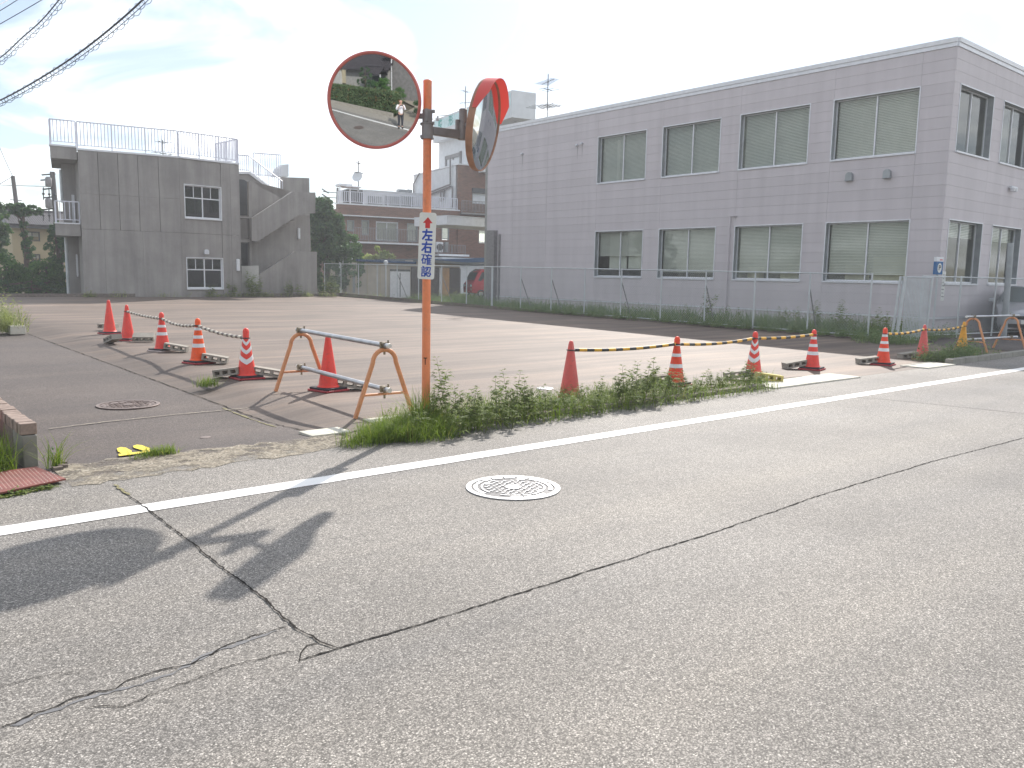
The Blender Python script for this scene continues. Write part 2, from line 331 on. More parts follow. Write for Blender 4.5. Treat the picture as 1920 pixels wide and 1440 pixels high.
def glass_mat(name, tint=(0.90, 0.92, 0.89), refl=(0.92, 0.94, 0.94), f0=0.03):
    t = NT(name); t.t.nodes.remove(t.b); tr = t.n('ShaderNodeBsdfTransparent'); tr.inputs[0].default_value = (*tint, 1)
    gl = t.n('ShaderNodeBsdfGlossy'); gl.inputs[0].default_value = (*refl, 1); gl.inputs['Roughness'].default_value = 0.02
    fr = t.n('ShaderNodeFresnel'); fr.inputs[0].default_value = 1.5; geo_ = t.n('ShaderNodeNewGeometry'); k = t.math('MULTIPLY', t.math('ADD', t.math('MULTIPLY', fr.outputs[0], 0.9), f0), t.math('SUBTRACT', 1.0, geo_.outputs['Backfacing'])); mx = t.n('ShaderNodeMixShader')
    t.l(k, mx.inputs[0]); t.l(tr.outputs[0], mx.inputs[1]); t.l(gl.outputs[0], mx.inputs[2]); t.l(mx.outputs[0], t.out.inputs[0])
    b = t.n('ShaderNodeBump'); b.inputs['Strength'].default_value = 0.03; b.inputs['Distance'].default_value = 0.02; t.l(t.noise(1.5, 2), b.inputs['Height']); t.l(b.outputs[0], gl.inputs['Normal'])
    return t.m
M_glass = glass_mat('window glass'); M_glassd = glass_mat('dark window glass', (0.30, 0.34, 0.34), f0=0.05)
M_blind = plain('pale window blind', (0.70, 0.69, 0.67), 0.6, var=0.05); M_inside = plain('dim room interior', (0.30, 0.30, 0.28), 0.9); M_paper = plain('cream paper and boxes', (0.70, 0.66, 0.50), 0.8, var=0.15)
def brick_mat():
    t = NT('brown brick tile'); g = t.n('ShaderNodeNewGeometry'); sp = t.n('ShaderNodeSeparateXYZ'); t.l(t.co, sp.inputs[0]); cb = t.n('ShaderNodeCombineXYZ')
    t.l(t.math('ADD', sp.outputs[0], t.math('MULTIPLY', sp.outputs[1], 0.8)), cb.inputs[0]); t.l(sp.outputs[2], cb.inputs[1])
    b = t.n('ShaderNodeTexBrick'); b.inputs['Scale'].default_value = 1.0; b.inputs['Brick Width'].default_value = 0.24; b.inputs['Row Height'].default_value = 0.075; b.inputs['Mortar Size'].default_value = 0.008
    b.inputs['Color1'].default_value = (0.235, 0.115, 0.078, 1); b.inputs['Color2'].default_value = (0.155, 0.075, 0.052, 1); b.inputs['Mortar'].default_value = (0.22, 0.19, 0.17, 1); t.l(cb.outputs[0], b.inputs[0])
    k = t.mix(0.6, b.outputs[0], t.ramp(t.noise(1.1, 7, 0.7), [(0.3, 0.72), (0.7, 1.25)]), 'MULTIPLY'); t.col(k).set(rough=0.8, spec=0.25); return t.m
M_brick = brick_mat()
M_beige = plain('beige render', (0.42, 0.36, 0.24), 0.85, var=0.08); M_yellow = plain('pale yellow render', (0.40, 0.33, 0.20), 0.85, var=0.06, scale=1)
M_tan = plain('tan shed siding', (0.44, 0.39, 0.32), 0.8, var=0.12, scale=2, grime=0.2); M_brown = plain('dark brown corrugated sheet', (0.085, 0.060, 0.055), 0.6, var=0.15)
M_wood = plain('orange timber post', (0.42, 0.24, 0.10), 0.7, var=0.2); M_bluesheet = plain('blue roof sheet', (0.025, 0.075, 0.16), 0.75, var=0.12); M_darkroof = plain('grey roof sheet', (0.10, 0.115, 0.12), 0.6)
M_tile = plain('glazed roof tile', (0.05, 0.045, 0.05), 0.55, var=0.3, scale=3, spec=0.3); M_teal = plain('teal lettering', (0.03, 0.36, 0.33), 0.5); M_tealbg = plain('pale teal sign band', (0.52, 0.72, 0.74), 0.5)
M_utpole = plain('weathered concrete pole', (0.13, 0.115, 0.11), 0.8, var=0.15); M_dark = plain('dark grey metal', (0.06, 0.065, 0.07), 0.5, 0.3); M_cable = plain('black cable', (0.03, 0.035, 0.045), 0.6)
M_trunk = plain('tree bark', (0.10, 0.075, 0.055), 0.9, var=0.35, scale=8, bump=0.5)
def leaf_mat(name, a, b, c=None, tr=0.32, rough=0.5):
    t = NT(name); g = t.n('ShaderNodeNewGeometry'); st = [(0.0, a), (0.6, b)] + ([(0.93, b), (1.0, c)] if c else [(1.0, b)])
    k = t.ramp(g.outputs['Random Per Island'], st); k = t.mix(0.6, k, t.ramp(t.noise(1.3, 3), [(0.3, 0.72), (0.7, 1.25)]), 'MULTIPLY')
    t.col(k).set(rough=0.62, spec=0.12); tl = t.n('ShaderNodeBsdfTranslucent'); t.l(t.mix(1.0, k, (1.25, 1.35, 0.6), 'MULTIPLY'), tl.inputs[0]); mx = t.n('ShaderNodeMixShader'); mx.inputs[0].default_value = tr
    t.l(t.b.outputs[0], mx.inputs[1]); t.l(tl.outputs[0], mx.inputs[2]); t.l(mx.outputs[0], t.out.inputs[0]); return t.m
M_weed = leaf_mat('weed leaves', (0.090, 0.135, 0.032), (0.195, 0.245, 0.072), (0.36, 0.33, 0.16), 0.3); M_grass = leaf_mat('grass blades', (0.075, 0.135, 0.020), (0.20, 0.27, 0.055), (0.42, 0.37, 0.17))
M_weedd = leaf_mat('grey-green weed leaves', (0.09, 0.145, 0.065), (0.18, 0.245, 0.11), (0.32, 0.29, 0.18)); M_weedp = leaf_mat('pale scrub leaves', (0.15, 0.19, 0.07), (0.33, 0.36, 0.17), (0.55, 0.5, 0.34))  # first of these is a greyer green weed leaf colour
M_conif = leaf_mat('dark conifer needles', (0.035, 0.080, 0.045), (0.075, 0.145, 0.065), (0.13, 0.2, 0.07), 0.25); M_leafg = leaf_mat('green shrub leaves', (0.045, 0.11, 0.035), (0.10, 0.20, 0.06), (0.17, 0.28, 0.08), 0.28)
M_hedge = leaf_mat('hedge leaves', (0.05, 0.085, 0.04), (0.11, 0.155, 0.075), (0.25, 0.12, 0.05), 0.15); M_stem = plain('weed stem', (0.12, 0.14, 0.05), 0.7, var=0.3)
M_redpaint = plain('red car paint', (0.52, 0.012, 0.03), 0.25, coat=0.6, var=0.04); M_greypaint = plain('silver grey car paint', (0.40, 0.41, 0.44), 0.3, 0.5, coat=0.6, var=0.04); M_tyre = plain('tyre rubber', (0.02, 0.02, 0.02), 0.8); M_hub = plain('wheel hub metal', (0.5, 0.5, 0.52), 0.35, 0.7)
def iron_mat(name, c, c2, rough):
    t = NT(name); n = t.noise(14, 6, 0.7); t.col(t.ramp(n, [(0.3, c2), (0.65, c)])).set(rough=rough, metal=0.55, spec=0.6); t.bump(t.noise(80, 4), 0.3, 0.003); return t.m
M_iron = iron_mat('polished cast iron', (0.62, 0.62, 0.62), (0.44, 0.44, 0.43), 0.42); M_ironr = iron_mat('brown cast iron', (0.24, 0.19, 0.17), (0.13, 0.10, 0.09), 0.55)
M_plate = plain('red oxide checker plate', (0.21, 0.060, 0.045), 0.55, 0.2, var=0.3, scale=8, grime=0.3); M_stud = plain('worn plate stud', (0.48, 0.38, 0.34), 0.4, 0.4)
M_oldbrick = plain('sooty wall brick', (0.17, 0.14, 0.12), 0.9, var=0.35, scale=12, bump=0.5); M_capbrick = plain('weathered capping brick', (0.27, 0.205, 0.17), 0.9, var=0.3, scale=14, bump=0.5)
M_skin = plain('skin', (0.55, 0.33, 0.24), 0.5, var=0.05); M_shirt = plain('white shirt', (0.78, 0.77, 0.80), 0.8, var=0.04); M_trouser = plain('dark trousers', (0.03, 0.032, 0.042), 0.85); M_hair = plain('black hair', (0.02, 0.017, 0.015), 0.6); M_black = plain('black plastic', (0.015, 0.015, 0.017), 0.35)

# ================================================================== the setting: ground, road, alley, lot
def grid(name, x0, x1, nx, y0, y1, ny, zf, mat):
    vs = []; fs = []
    for j in range(ny+1):
        for i in range(nx+1):
            x = x0+(x1-x0)*i/nx; y = y0+(y1-y0)*j/ny; vs.append((x, y, zf(x, y)))
    for j in range(ny):
        for i in range(nx):
            a = j*(nx+1)+i; fs.append((a, a+1, a+nx+2, a+nx+1))
    m = MB(); m.add(vs, fs); return struct(m.build(name, mat, smooth=True))
def smooth01(t): t = max(0.0, min(1.0, t)); return t*t*(3-2*t)
m = MB(); m.add([(-900, -900, -0.16), (1200, -900, -0.16), (1200, 1500, -0.16), (-900, 1500, -0.16)], [(0, 1, 2, 3)]); struct(m.build('ground', M_soil))
m = MB(); m.add([(-90, -0.95, 0), (160, -0.95, 0), (160, 6.62, 0), (-90, 6.62, 0)], [(0, 1, 2, 3)]); struct(m.build('road', M_road))
ALX = 3.62
def alley_z(y): return gz(y)-0.075*smooth01((y-6.9)/1.6)
grid('alley', -9, ALX, 8, 6.62, 22.6, 40, lambda x, y: alley_z(y) if y > 6.63 else 0.0, M_alley)
def lot_z(x, y):
    a = alley_z(y)-0.003; l = gz(y)+0.004*math.sin(x*0.9)*math.sin(y*0.5)
    s = smooth01((x-ALX)/0.75); return a*(1-s)+l*s if y < 22.5 else l
vs = []; fs = []
xs = [ALX+0.15*i for i in range(8)]+[4.8+0.82*i for i in range(1, 21)]; ys = [6.62+0.4*i for i in range(82)]
for y in ys:
    for x in xs: vs.append((x, y, lot_z(x, y) if y > 6.7 else 0.001))
nx = len(xs)
for j in range(len(ys)-1):
    for i in range(nx-1): a = j*nx+i; fs.append((a, a+1, a+nx+1, a+nx))
m = MB(); m.add(vs, fs); struct(m.build('parking_lot', M_lot, smooth=True))
m = MB(); m.add([(-60, 22.6, gz(22.6)-0.004), (ALX+0.02, 22.6, gz(22.6)-0.004), (ALX+0.02, 39.02, gz(39)-0.004), (-60, 39.02, gz(39)-0.004)], [(0, 1, 2, 3)]); struct(m.build('lot_extension', M_lot))
m = MB(); m.add([(-60, 39.0, 0.20), (21.3, 39.0, 0.20), (21.3, 80, 0.20), (-60, 80, 0.20)], [(0, 1, 2, 3)]); struct(m.build('back_yard', M_soil))
m = MB(); m.add([(21.1, 6.62, -0.01), (120, 6.62, -0.01), (120, 140, -0.01), (21.1, 140, -0.01)], [(0, 1, 2, 3)]); struct(m.build('neighbour_yard', M_soil))
m = MB(); m.add([(21.4, 6.63, 0.0), (60, 6.63, 0.0), (60, 10.9, 0.0), (21.4, 10.9, 0.0)], [(0, 1, 2, 3)]); struct(m.build('car_park', M_alley))
# crumbly strip between the alley and the road, and soil beds
def sheet(name, pts, z, mat): m = MB(); m.add([(x, y, z if not callable(z) else z(x, y)) for x, y in pts], [tuple(range(len(pts)))]); return struct(m.build(name, mat))
random.seed(3)
top = []; bot = []
for i in range(30):
    x = 1.32+i*(3.75-1.32)/29; top.append((x, 7.12+0.06*random.uniform(-1, 1)-0.05*x+0.05)); bot.append((x, 6.30+0.05*random.uniform(-1, 1)+0.04*x))
m = MB(); pts = bot+top[::-1]; m.add([(x, y, 0.004 if y < 6.9 else 0.006) for x, y in pts], [(i, i+1, 58-i, 59-i) for i in range(29)]); struct(m.build('crumbly_verge', M_edge))
# white edge line
def line_strip(name, x0, x1, ya, yb, mat, n=260):
    vs = []; fs = []
    for i in range(n+1):
        x = x0+(x1-x0)*(i/n)**1.6; vs += [(x, ya+random.uniform(-.004, .004), 0.004), (x, yb+random.uniform(-.004, .004), 0.004)]
    for i in range(n): fs.append((2*i, 2*i+2, 2*i+3, 2*i+1))
    m = MB(); m.add(vs, fs); return struct(m.build(name, mat))
line_strip('edge_line', -3, 90, 5.41, 5.60, M_line)
m = MB(); m.add([(x, y, 0.004) for x, y in [(-30, -0.47), (60, -0.47), (60, -0.30), (-30, -0.30)]], [(0, 1, 2, 3)]); struct(m.build('near_edge_line', M_line))
# cracks: jagged thin strips lying in the road surface
def crack(name, pix, w0, w1, mat=None, jit=0.012, z=0.0035, world=None, step=0.022):
    P = [G(*p) for p in pix] if world is None else [Vector((x, y, 0)) for x, y in world]
    dense = []
    for a, b in zip(P[:-1], P[1:]):
        n = max(1, int((b-a).length/step))
        for i in range(n): dense.append(a.lerp(b, i/n))
    dense.append(P[-1]); vs = []; fs = []; off = 0.0; N_ = len(dense)
    for i, p in enumerate(dense):
        t = (dense[min(i+1, N_-1)]-dense[max(i-1, 0)]); t.z = 0; t.normalize(); nn = Vector((-t.y, t.x, 0)); off = off*0.7+0.6*random.uniform(-jit, jit)
        w = 0.5*random.uniform(w0, w1)*(0.35 if i in (0, N_-1) else 1); c = p+nn*(off+random.uniform(-1, 1)*min(0.004, jit*0.4)); vs += [tuple(c+nn*w+Vector((0, 0, z))), tuple(c-nn*w+Vector((0, 0, z)))]
    for i in range(N_-1): fs.append((2*i, 2*i+2, 2*i+3, 2*i+1))
    m = MB(); m.add(vs, [f[::-1] for f in fs]); return struct(m.build(name, mat or M_crack))
crack('road_joint', [(232, 922), (285, 962), (350, 1013), (430, 1075), (500, 1128), (555, 1178), (600, 1205), (632, 1218)], 0.004, 0.014, jit=0.006, z=0.0065)
crack('road_joint', [(560, 1240), (640, 1215), (760, 1180), (1030, 1095), (1340, 998), (1550, 925), (1740, 868), (1925, 820)], 0.004, 0.013, jit=0.006)
crack('road_joint', None, 0.002, 0.004, world=[(9.4, 2.96), (14, 2.98), (30, 3.0)], jit=0.004, step=0.1)
crack('road_crack', [(560, 1242), (566, 1225), (578, 1212), (600, 1207)], 0.004, 0.009, jit=0.008)
crack('road_crack', [(0, 1366), (90, 1330), (150, 1306), (215, 1290), (280, 1262), (345, 1250), (400, 1228), (425, 1212), (470, 1195), (540, 1176)], 0.003, 0.010, jit=0.014)
crack('road_crack', [(160, 1330), (230, 1325), (300, 1295), (370, 1275), (440, 1248), (520, 1228), (560, 1222)], 0.002, 0.007, jit=0.012)
crack('road_crack', [(0, 1288), (60, 1272), (110, 1262), (155, 1264)], 0.002, 0.005, jit=0.008)
crack('road_crack', [(370, 1026), (420, 1016), (520, 990), (620, 970), (740, 953)], 0.001, 0.0025, jit=0.004)
crack('road_crack', [(0, 1080), (120, 1062), (300, 1030)], 0.001, 0.002, jit=0.004)
crack('sealed_crack', [(20, 1362), (150, 1315), (240, 1290), (330, 1258), (410, 1218), (520, 1183)], 0.004, 0.034, M_seal, jit=0.012, z=0.002)
crack('verge_crack', [(90, 795), (200, 782), (340, 768), (470, 757), (560, 742)], 0.012, 0.030, M_dirt, world=None, z=-0.045)
crack('mossy_crack', [(212, 910), (228, 920), (240, 930)], 0.010, 0.028, M_moss, z=0.0075)
crack('mossy_crack', [(0, 936), (60, 922), (100, 912)], 0.008, 0.022, M_moss, z=0.0075)
def crack_lot(pts, w0, w1, mat):
    vs = []; dense = []
    for a, b in zip(pts[:-1], pts[1:]):
        n = max(1, int(math.dist(a, b)/0.08))
        for i in range(n): dense.append((a[0]+(b[0]-a[0])*i/n, a[1]+(b[1]-a[1])*i/n))
    for x, y in dense:
        x += random.uniform(-.01, .01); w = random.uniform(w0, w1); z = max(alley_z(y), lot_z(x+0.05, y))+0.006; vs += [(x-w, y, z), (x+w, y, z)]
    m = MB(); m.add(vs, [(2*i, 2*i+1, 2*i+3, 2*i+2) for i in range(len(dense)-1)]); return struct(m.build('alley_edge_crack', mat))
crack_lot([(ALX, 7.3), (ALX+0.02, 12), (ALX, 22.4)], 0.003, 0.012, M_crack); crack_lot([(ALX-0.07, 7.9), (ALX-0.05, 9.5)], 0.002, 0.02, M_moss)
M_patch = asphalt('patched asphalt', 0.305, (1.0, 0.95, 0.88), seed=4.0).m
m = MB(); m.add([(*G(*p).xy, 0.002) for p in [(1500, 742), (1640, 747), (1925, 776), (1925, 735), (1925, 700), (1700, 722)]], [(0, 1, 2, 3, 4, 5)]); struct(m.build('road_patch', M_patch))
# kerbs and concrete gutter covers
def kerb(name, x0, x1, y0, y1, h, mat, n):
    for i in range(n):
        a = x0+(x1-x0)*i/n; b = x0+(x1-x0)*(i+1)/n-0.012; dz = random.uniform(-.006, .006)
        m = MB(); m.hexa([(a, y0, -0.1), (b, y0, -0.1), (b, y1, -0.1), (a, y1, -0.1)], [(a, y0+0.02, h+dz), (b, y0+0.02, h+dz), (b, y1, h+dz), (a, y1, h+dz)])
        struct(m.build(name, mat, bevel=0.008))
kerb('kerb_stone', 5.3, 10.4, 6.62, 6.76, 0.05, M_oldbrick, 9)
kerb('kerb_stone', 16.6, 30, 6.56, 6.72, 0.10, M_kerb, 22)
for (x0, x1, y0, y1) in [(10.42, 11.22, 6.50, 6.98), (11.23, 12.05, 6.50, 7.03), (12.06, 12.9, 6.50, 7.05), (15.35, 15.95, 6.50, 7.0), (15.96, 16.55, 6.50, 7.0), (3.50, 3.92, 7.02, 7.30), (4.34, 4.98, 7.30, 7.55)]:
    m = MB(); z = 0.022 if x0 > 9 else 0.016; m.box(x0, x1, y0, y1, -0.05, z); struct(m.build('gutter_slab', M_slab, bevel=0.006))
# yellow stop footprints painted at the alley mouth
for pl in ([(219, 838), (226, 835), (236, 837), (241, 841), (247, 845), (247, 850), (238, 852), (228, 851), (221, 846)], [(249, 833), (257, 830), (266, 832), (273, 836), (281, 840), (280, 845), (269, 846), (260, 842), (251, 838)], [(222, 852), (260, 848), (284, 845), (286, 848), (262, 852), (223, 857)]):
    m = MB(); m.add([(*G(*p).xy, alley_z(G(*p).y)+0.012) for p in pl], [tuple(range(len(pl)))]); struct(m.build('footprint_mark', M_yfoot))

# ------------------------------------------------------------------ generic wall tools
def cut_rects(u0, u1, z0, z1, holes):       # split a rectangle around rectangular holes
    zs = sorted({z0, z1} | {max(z0, min(z1, h[k])) for h in holes for k in (2, 3)}); out = []
    for a, b in zip(zs[:-1], zs[1:]):
        if b-a < 1e-4: continue
        segs = [(u0, u1)]
        for h in holes:
            if h[2] < b-1e-4 and h[3] > a+1e-4:
                ns = []
                for s, e in segs:
                    if h[1] <= s or h[0] >= e: ns.append((s, e)); continue
                    if h[0] > s: ns.append((s, h[0]))
                    if h[1] < e: ns.append((h[1], e))
                segs = ns
        out += [(s, e, a, b) for s, e in segs if e-s > 1e-3]
    return out
def wall_with_holes(F, u0, u1, z0, z1, holes, o0, o1, name, mat, parent):
    m = MB()
    for s, e, a, b in cut_rects(u0, u1, z0, z1, holes): m.fbox(F, s, e, a, b, o0, o1)
    return m.build(name, mat, parent)
def window(F, u0, u1, z0, z1, parent, depth=0.20, fw=0.035, mat=None, mull=(0.5,), glass=None, name='window', blind=None, hbars=(), sill=True, trim=0.012):
    mat = mat or M_alu; m = MB(); e = 0.002
    rv_ = MB(); rv_.fbox(F, u0, u0+0.018, z0, z1, -depth, 0.0); rv_.fbox(F, u1-0.018, u1, z0, z1, -depth, 0.0); rv_.fbox(F, u0+0.018, u1-0.018, z1-0.018, z1, -depth, 0.0)
    m.fbox(F, u0-0.012, u0+0.022, z0, z1+0.012, 0.001, trim+0.004); m.fbox(F, u1-0.022, u1+0.012, z0, z1+0.012, 0.001, trim+0.004); m.fbox(F, u0+0.022, u1-0.022, z1-0.022, z1+0.012, 0.001, trim+0.004)
    m.fbox(F, u0+0.02, u1-0.02, z0, z0+(0.05 if sill else 0.02), -depth, 0.045 if sill else trim)
    a, b, c, d = u0+0.022, u1-0.022, z0+0.052, z1-0.022; o = -depth
    m.fbox(F, a, a+fw, c, d, o, o+0.05); m.fbox(F, b-fw, b, c, d, o, o+0.05); m.fbox(F, a+fw, b-fw, c, c+fw*1.4, o, o+0.055); m.fbox(F, a+fw, b-fw, d-fw, d, o, o+0.05)
    cuts = [a+fw]+[u0+(u1-u0)*k for k in mull]+[b-fw]
    for k in cuts[1:-1]: m.fbox(F, k-fw*0.6, k+fw*0.6, c+fw*1.4, d-fw, o, o+0.06)
    for hz in hbars: m.fbox(F, a+fw, b-fw, hz-fw*0.6, hz+fw*0.6, o+0.005, o+0.052)
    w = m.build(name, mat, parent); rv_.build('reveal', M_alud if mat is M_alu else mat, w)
    for p, q in zip(cuts[:-1], cuts[1:]):
        g = MB(); g.fbox(F, p+0.003, q-0.003, c+0.01, d-0.01, o+0.018, o+0.026); g.build('pane', glass or M_glass, w)
    if blind:
        bl = MB(); n = int((d-c)/0.05)
        for i in range(n):
            z = d-0.02-i*0.05; k = blind if isinstance(blind, float) else 1.0
            if (d-z)/(d-c) > k: break
            p0 = F.pt(a+0.04, z-0.012, o-0.055); p1 = F.pt(b-0.04, z-0.012, o-0.055); p2 = F.pt(b-0.04, z+0.028, o-0.085); p3 = F.pt(a+0.04, z+0.028, o-0.085)
            bl.add([p0, p1, p2, p3], [(0, 1, 2, 3)])
        stuff(bl.build('blind', M_blind, w))
    return w
def railing(F, u0, u1, z0, z1, parent, o=0.0, step=0.13, post=1.5, name='railing', mat=None, r=0.016, mid=True):
    mat = mat or M_rail; m = MB(); m.fbox(F, u0, u1, z1-0.045, z1, o-0.025, o+0.025); m.fbox(F, u0, u1, z0+0.12, z0+0.15, o-0.02, o+0.02)
    n = int((u1-u0)/step)
    for i in range(1, n): u = u0+(u1-u0)*i/n; m.fbox(F, u-r, u+r, z0+0.15, z1-0.045, o-r, o+r)
    g = stuff(m.build(name, mat, parent)); k = max(1, round((u1-u0)/post))
    for i in range(k+1):
        u = u0+(u1-u0)*i/k; p = MB(); p.fbox(F, u-0.025, u+0.025, z0, z1-0.046, o-0.026, o+0.026); p.build('post', mat, g)
    return g

# ================================================================== the long siding building on the right
RB = thing('office_building', 'long two-storey pinkish grey siding building with eight visible side windows and a white roof edge', 'building', (26.2, 11.02, 0))
F1 = Facade((26.2, 11.02), (0, 1)); F2 = Facade((26.2, 11.02), (1, 0)); LEN = 22.1; WID = 14.0
rz = [8.44-0.3308*k for k in range(25)]     # siding course lines
wz = [(rz[9], rz[3]), (rz[21], rz[15])]; w1 = [(0.98, 3.78), (4.62, 7.38), (8.22, 10.97), (11.80, 14.52)]; w2 = [(0.42, 2.98), (3.80, 6.36), (7.2, 9.8)]
h1 = [(a, b, z0, z1) for (z0, z1) in wz for a, b in w1]; h2 = [(a, b, z0, z1) for (z0, z1) in wz for a, b in w2]
wall_with_holes(F1, 0.05, LEN, -0.1, 8.44, h1, -0.22, -0.035, 'wall', M_joint, RB); wall_with_holes(F2, 0.22, WID, -0.1, 8.44, h2, -0.22, -0.035, 'wall', M_joint, RB)
def panels(F, cols, holes, start):
    for k in range(24):
        zt, zb = rz[k], rz[k+1]
        for a, b in zip(cols[:-1], cols[1:]):
            for s, e, c, d in cut_rects(a, b, zb, zt, [h for h in holes]):
                m = MB(); g = 0.0025; m.fbox(F, s+(g if s > start else 0.0), e-g, c+g, d-g, -0.034, 0.0)
                m.build('siding_panel', M_siding, RB)
panels(F1, [0.0, 0.98, 3.78, 7.38, 10.97, 14.52, 17.7, 20.1, LEN], h1, 0.01); panels(F2, [0.036, 2.98, 6.36, 10.0, WID], h2, 0.01)
for F, W_ in ((F1, LEN), (F2, WID)):
    m = MB(); s = 0 if F is F1 else 0.03
    m.fbox(F, s, W_, 8.442, 8.56, -0.2, 0.03); m.build('fascia', M_alu, RB)
    m = MB(); m.fbox(F, s, W_, 8.562, 8.69, -0.25, 0.06); m.build('roof_coping', M_white, RB)
    m = MB(); m.fbox(F, s, W_, 0.44, 0.495, -0.2, 0.035); m.build('base_flashing', M_alu, RB)
    m = MB(); m.fbox(F, 0.0 if F is F1 else 0.036, W_, -0.1, 0.438, -0.034, 0.0); m.build('foundation', M_siding, RB)
m = MB(); m.box(26.42, 26.2+WID, 11.24, 11.02+LEN, 8.2, 8.40); m.box(26.45, 26.1+WID, 11.3, 33.0, 4.2, 4.5); m.box(26.45, 26.1+WID, 11.3, 33.0, -0.05, 0.1)
m.box(26.2+WID-0.2, 26.2+WID, 11.3, 33.12, 0, 8.2); m.box(26.2, 26.2+WID, 33.12, 33.3, 0, 8.43); m.box(31.4, 31.55, 11.3, 33.1, 0.1, 8.2); m.box(26.45, 31.4, 18.3, 18.4, 0.1, 8.2)
m.build('interior_walls', M_inside, RB)
for i, (z0, z1) in enumerate(wz):
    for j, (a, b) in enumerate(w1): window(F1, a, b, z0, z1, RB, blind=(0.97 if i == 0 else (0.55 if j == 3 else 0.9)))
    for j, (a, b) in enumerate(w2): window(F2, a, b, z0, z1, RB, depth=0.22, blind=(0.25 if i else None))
m = MB()
for (u0, u1, z0, z1, o) in [(1.3, 2.3, 1.6, 2.35, -.5), (2.6, 3.3, 1.6, 2.1, -.6), (5.0, 5.7, 1.6, 1.9, -.5), (6.6, 7.1, 1.6, 2.0, -.55)]: m.fbox(F1, u0, u1, z0, z1, o-0.3, o)
m.build('stacked_papers', M_paper, RB)
m = MB(); m.fbox(F1, 12.2, 12.9, 1.9, 3.4, -.42, -.4); m.fbox(F1, 13.0, 14.0, 1.9, 3.4, -.42, -.4); m.fbox(F1, 13.6, 13.75, 5.5, 7.3, -.42, -.4); m.build('curtain', M_blind, RB)
for px, py in [(1594, 333), (1665, 328)]:
    u, z = F1.at(px, py); q = F1.pt(u, z, 0.0); m = MB(); prof = []
    for i in range(9):
        a = math.pi*i/8; prof.append((0.115*math.cos(a), 0.05+0.12*math.sin(a)))
    prof = [(0.115, -0.10)]+prof+[(-0.115, -0.10)]; m.fpoly(F1, [(u+x, z+y) for x, y in prof], 0.0, 0.12); m.fbox(F1, u-0.125, u+0.125, z-0.115, z-0.098, 0.0, 0.15); m.build('vent_hood', M_alud, RB, bevel=0.012)
for px, py in [(980, 289), (1083, 273), (1092, 270)]:
    u, z = F1.at(px, py); q = F1.pt(u, z, 0.06); m = MB(); m.lathe([(0.005, 0.07), (0.05, 0.055), (0.075, 0.01), (0.06, -0.04), (0.005, -0.045)], 14, (q.x, q.y, q.z)); m.fbox(F1, u-0.02, u+0.02, z-0.02, z+0.02, 0, 0.06); m.build('vent_cap', M_alu, RB, smooth=True); m = MB(); m.fpoly(F1, [(u-0.035, z-0.05), (u+0.035, z-0.05), (u+0.018, z-0.35), (u+0.004, z-0.62), (u-0.012, z-0.5)], 0.0005, 0.0015); m.build('drip_stain', M_stain, RB)
u, z = F1.at(1371, 406); m = MB(); m.tube([F1.pt(u-0.25, z, 0.02), F1.pt(u-0.22, z, 0.06), F1.pt(u, z, 0.07), F1.pt(u, 0.1, 0.07)], 0.03, 8); m.build('drain_pipe', M_siding, RB, smooth=True)
ua, za = F1.at(933, 432); ub, zb = F1.at(919, 432); m = MB(); m.fbox(F1, ua, ub, 0.0, za, 0.0, 0.22); m.fbox(F1, ua-0.25, ua-0.15, 0.3, za-0.2, 0.002, 0.06); m.build('cable_duct', M_bracket, RB)
q = F2.pt(4.9, 4.75, 0.12); m = MB(); m.lathe([(0.01, -.12), (.07, -.1), (.085, 0), (.05, .05), (.01, .06)], 12, (q.x, q.y, q.z)); m.lathe([(0.01, -.12), (.07, -.1), (.085, 0), (.05, .05), (.01, .06)], 12, (q.x+.22, q.y, q.z)); m.fbox(F2, 4.85, 5.2, 4.76, 4.82, 0, 0.1); m.build('flood_light', M_white, RB, smooth=True)
m = MB(); m.fbox(F2, 0.28, 0.52, 1.0, 1.9, 0.002, 0.01); n_ = m.build('notice_board', M_sign, RB); m = MB()
for i in range(7): m.fbox(F2, 0.31, 0.49-0.02*(i % 3), 1.78-0.11*i, 1.80-0.11*i, 0.0105, 0.012)
m.build('notice_lines', M_dark, n_)
# flat canopy beyond the far end of the building
def antenna(name, label, base, h, r=0.02, arms=(), dish=None):
    a = thing(name, label, 'antenna', tuple(base)); m = MB(); b = Vector(base); m.tube([b, b+Vector((0, 0, h))], r, 6); m.build('mast', M_dark, a)
    for (z, L_, n, el, ang) in arms:
        m = MB(); d = Vector((math.cos(ang), math.sin(ang), 0)); e = Vector((-d.y, d.x, 0)); c = b+Vector((0, 0, z)); m.tube([c-d*L_/2, c+d*L_/2], r*0.6, 5)
        for i in range(n):
            k = c+d*(L_*(i/(n-1)-0.5)); w = el*(0.6+0.4*i/(n-1)); m.tube([k-e*w/2, k+e*w/2], r*0.4, 4)
        m.build('aerial', M_dark, a)
    if dish:
        c = b+Vector((0, 0, dish[0])); m = MB(); m.lathe([(0.01, 0.0), (dish[1]*0.6, 0.05), (dish[1], 0.14), (dish[1]*0.97, 0.15), (0.01, 0.02)], 20, (0, 0, 0)); rot = Vector((-0.75, -0.6, 0.35)).to_track_quat('Z', 'Y').to_matrix()
        m.v = [tuple(rot @ Vector(v)+c+Vector((-0.1, -0.1, 0))) for v in m.v]; m.build('dish', M_whitew, a, smooth=True)
    return a
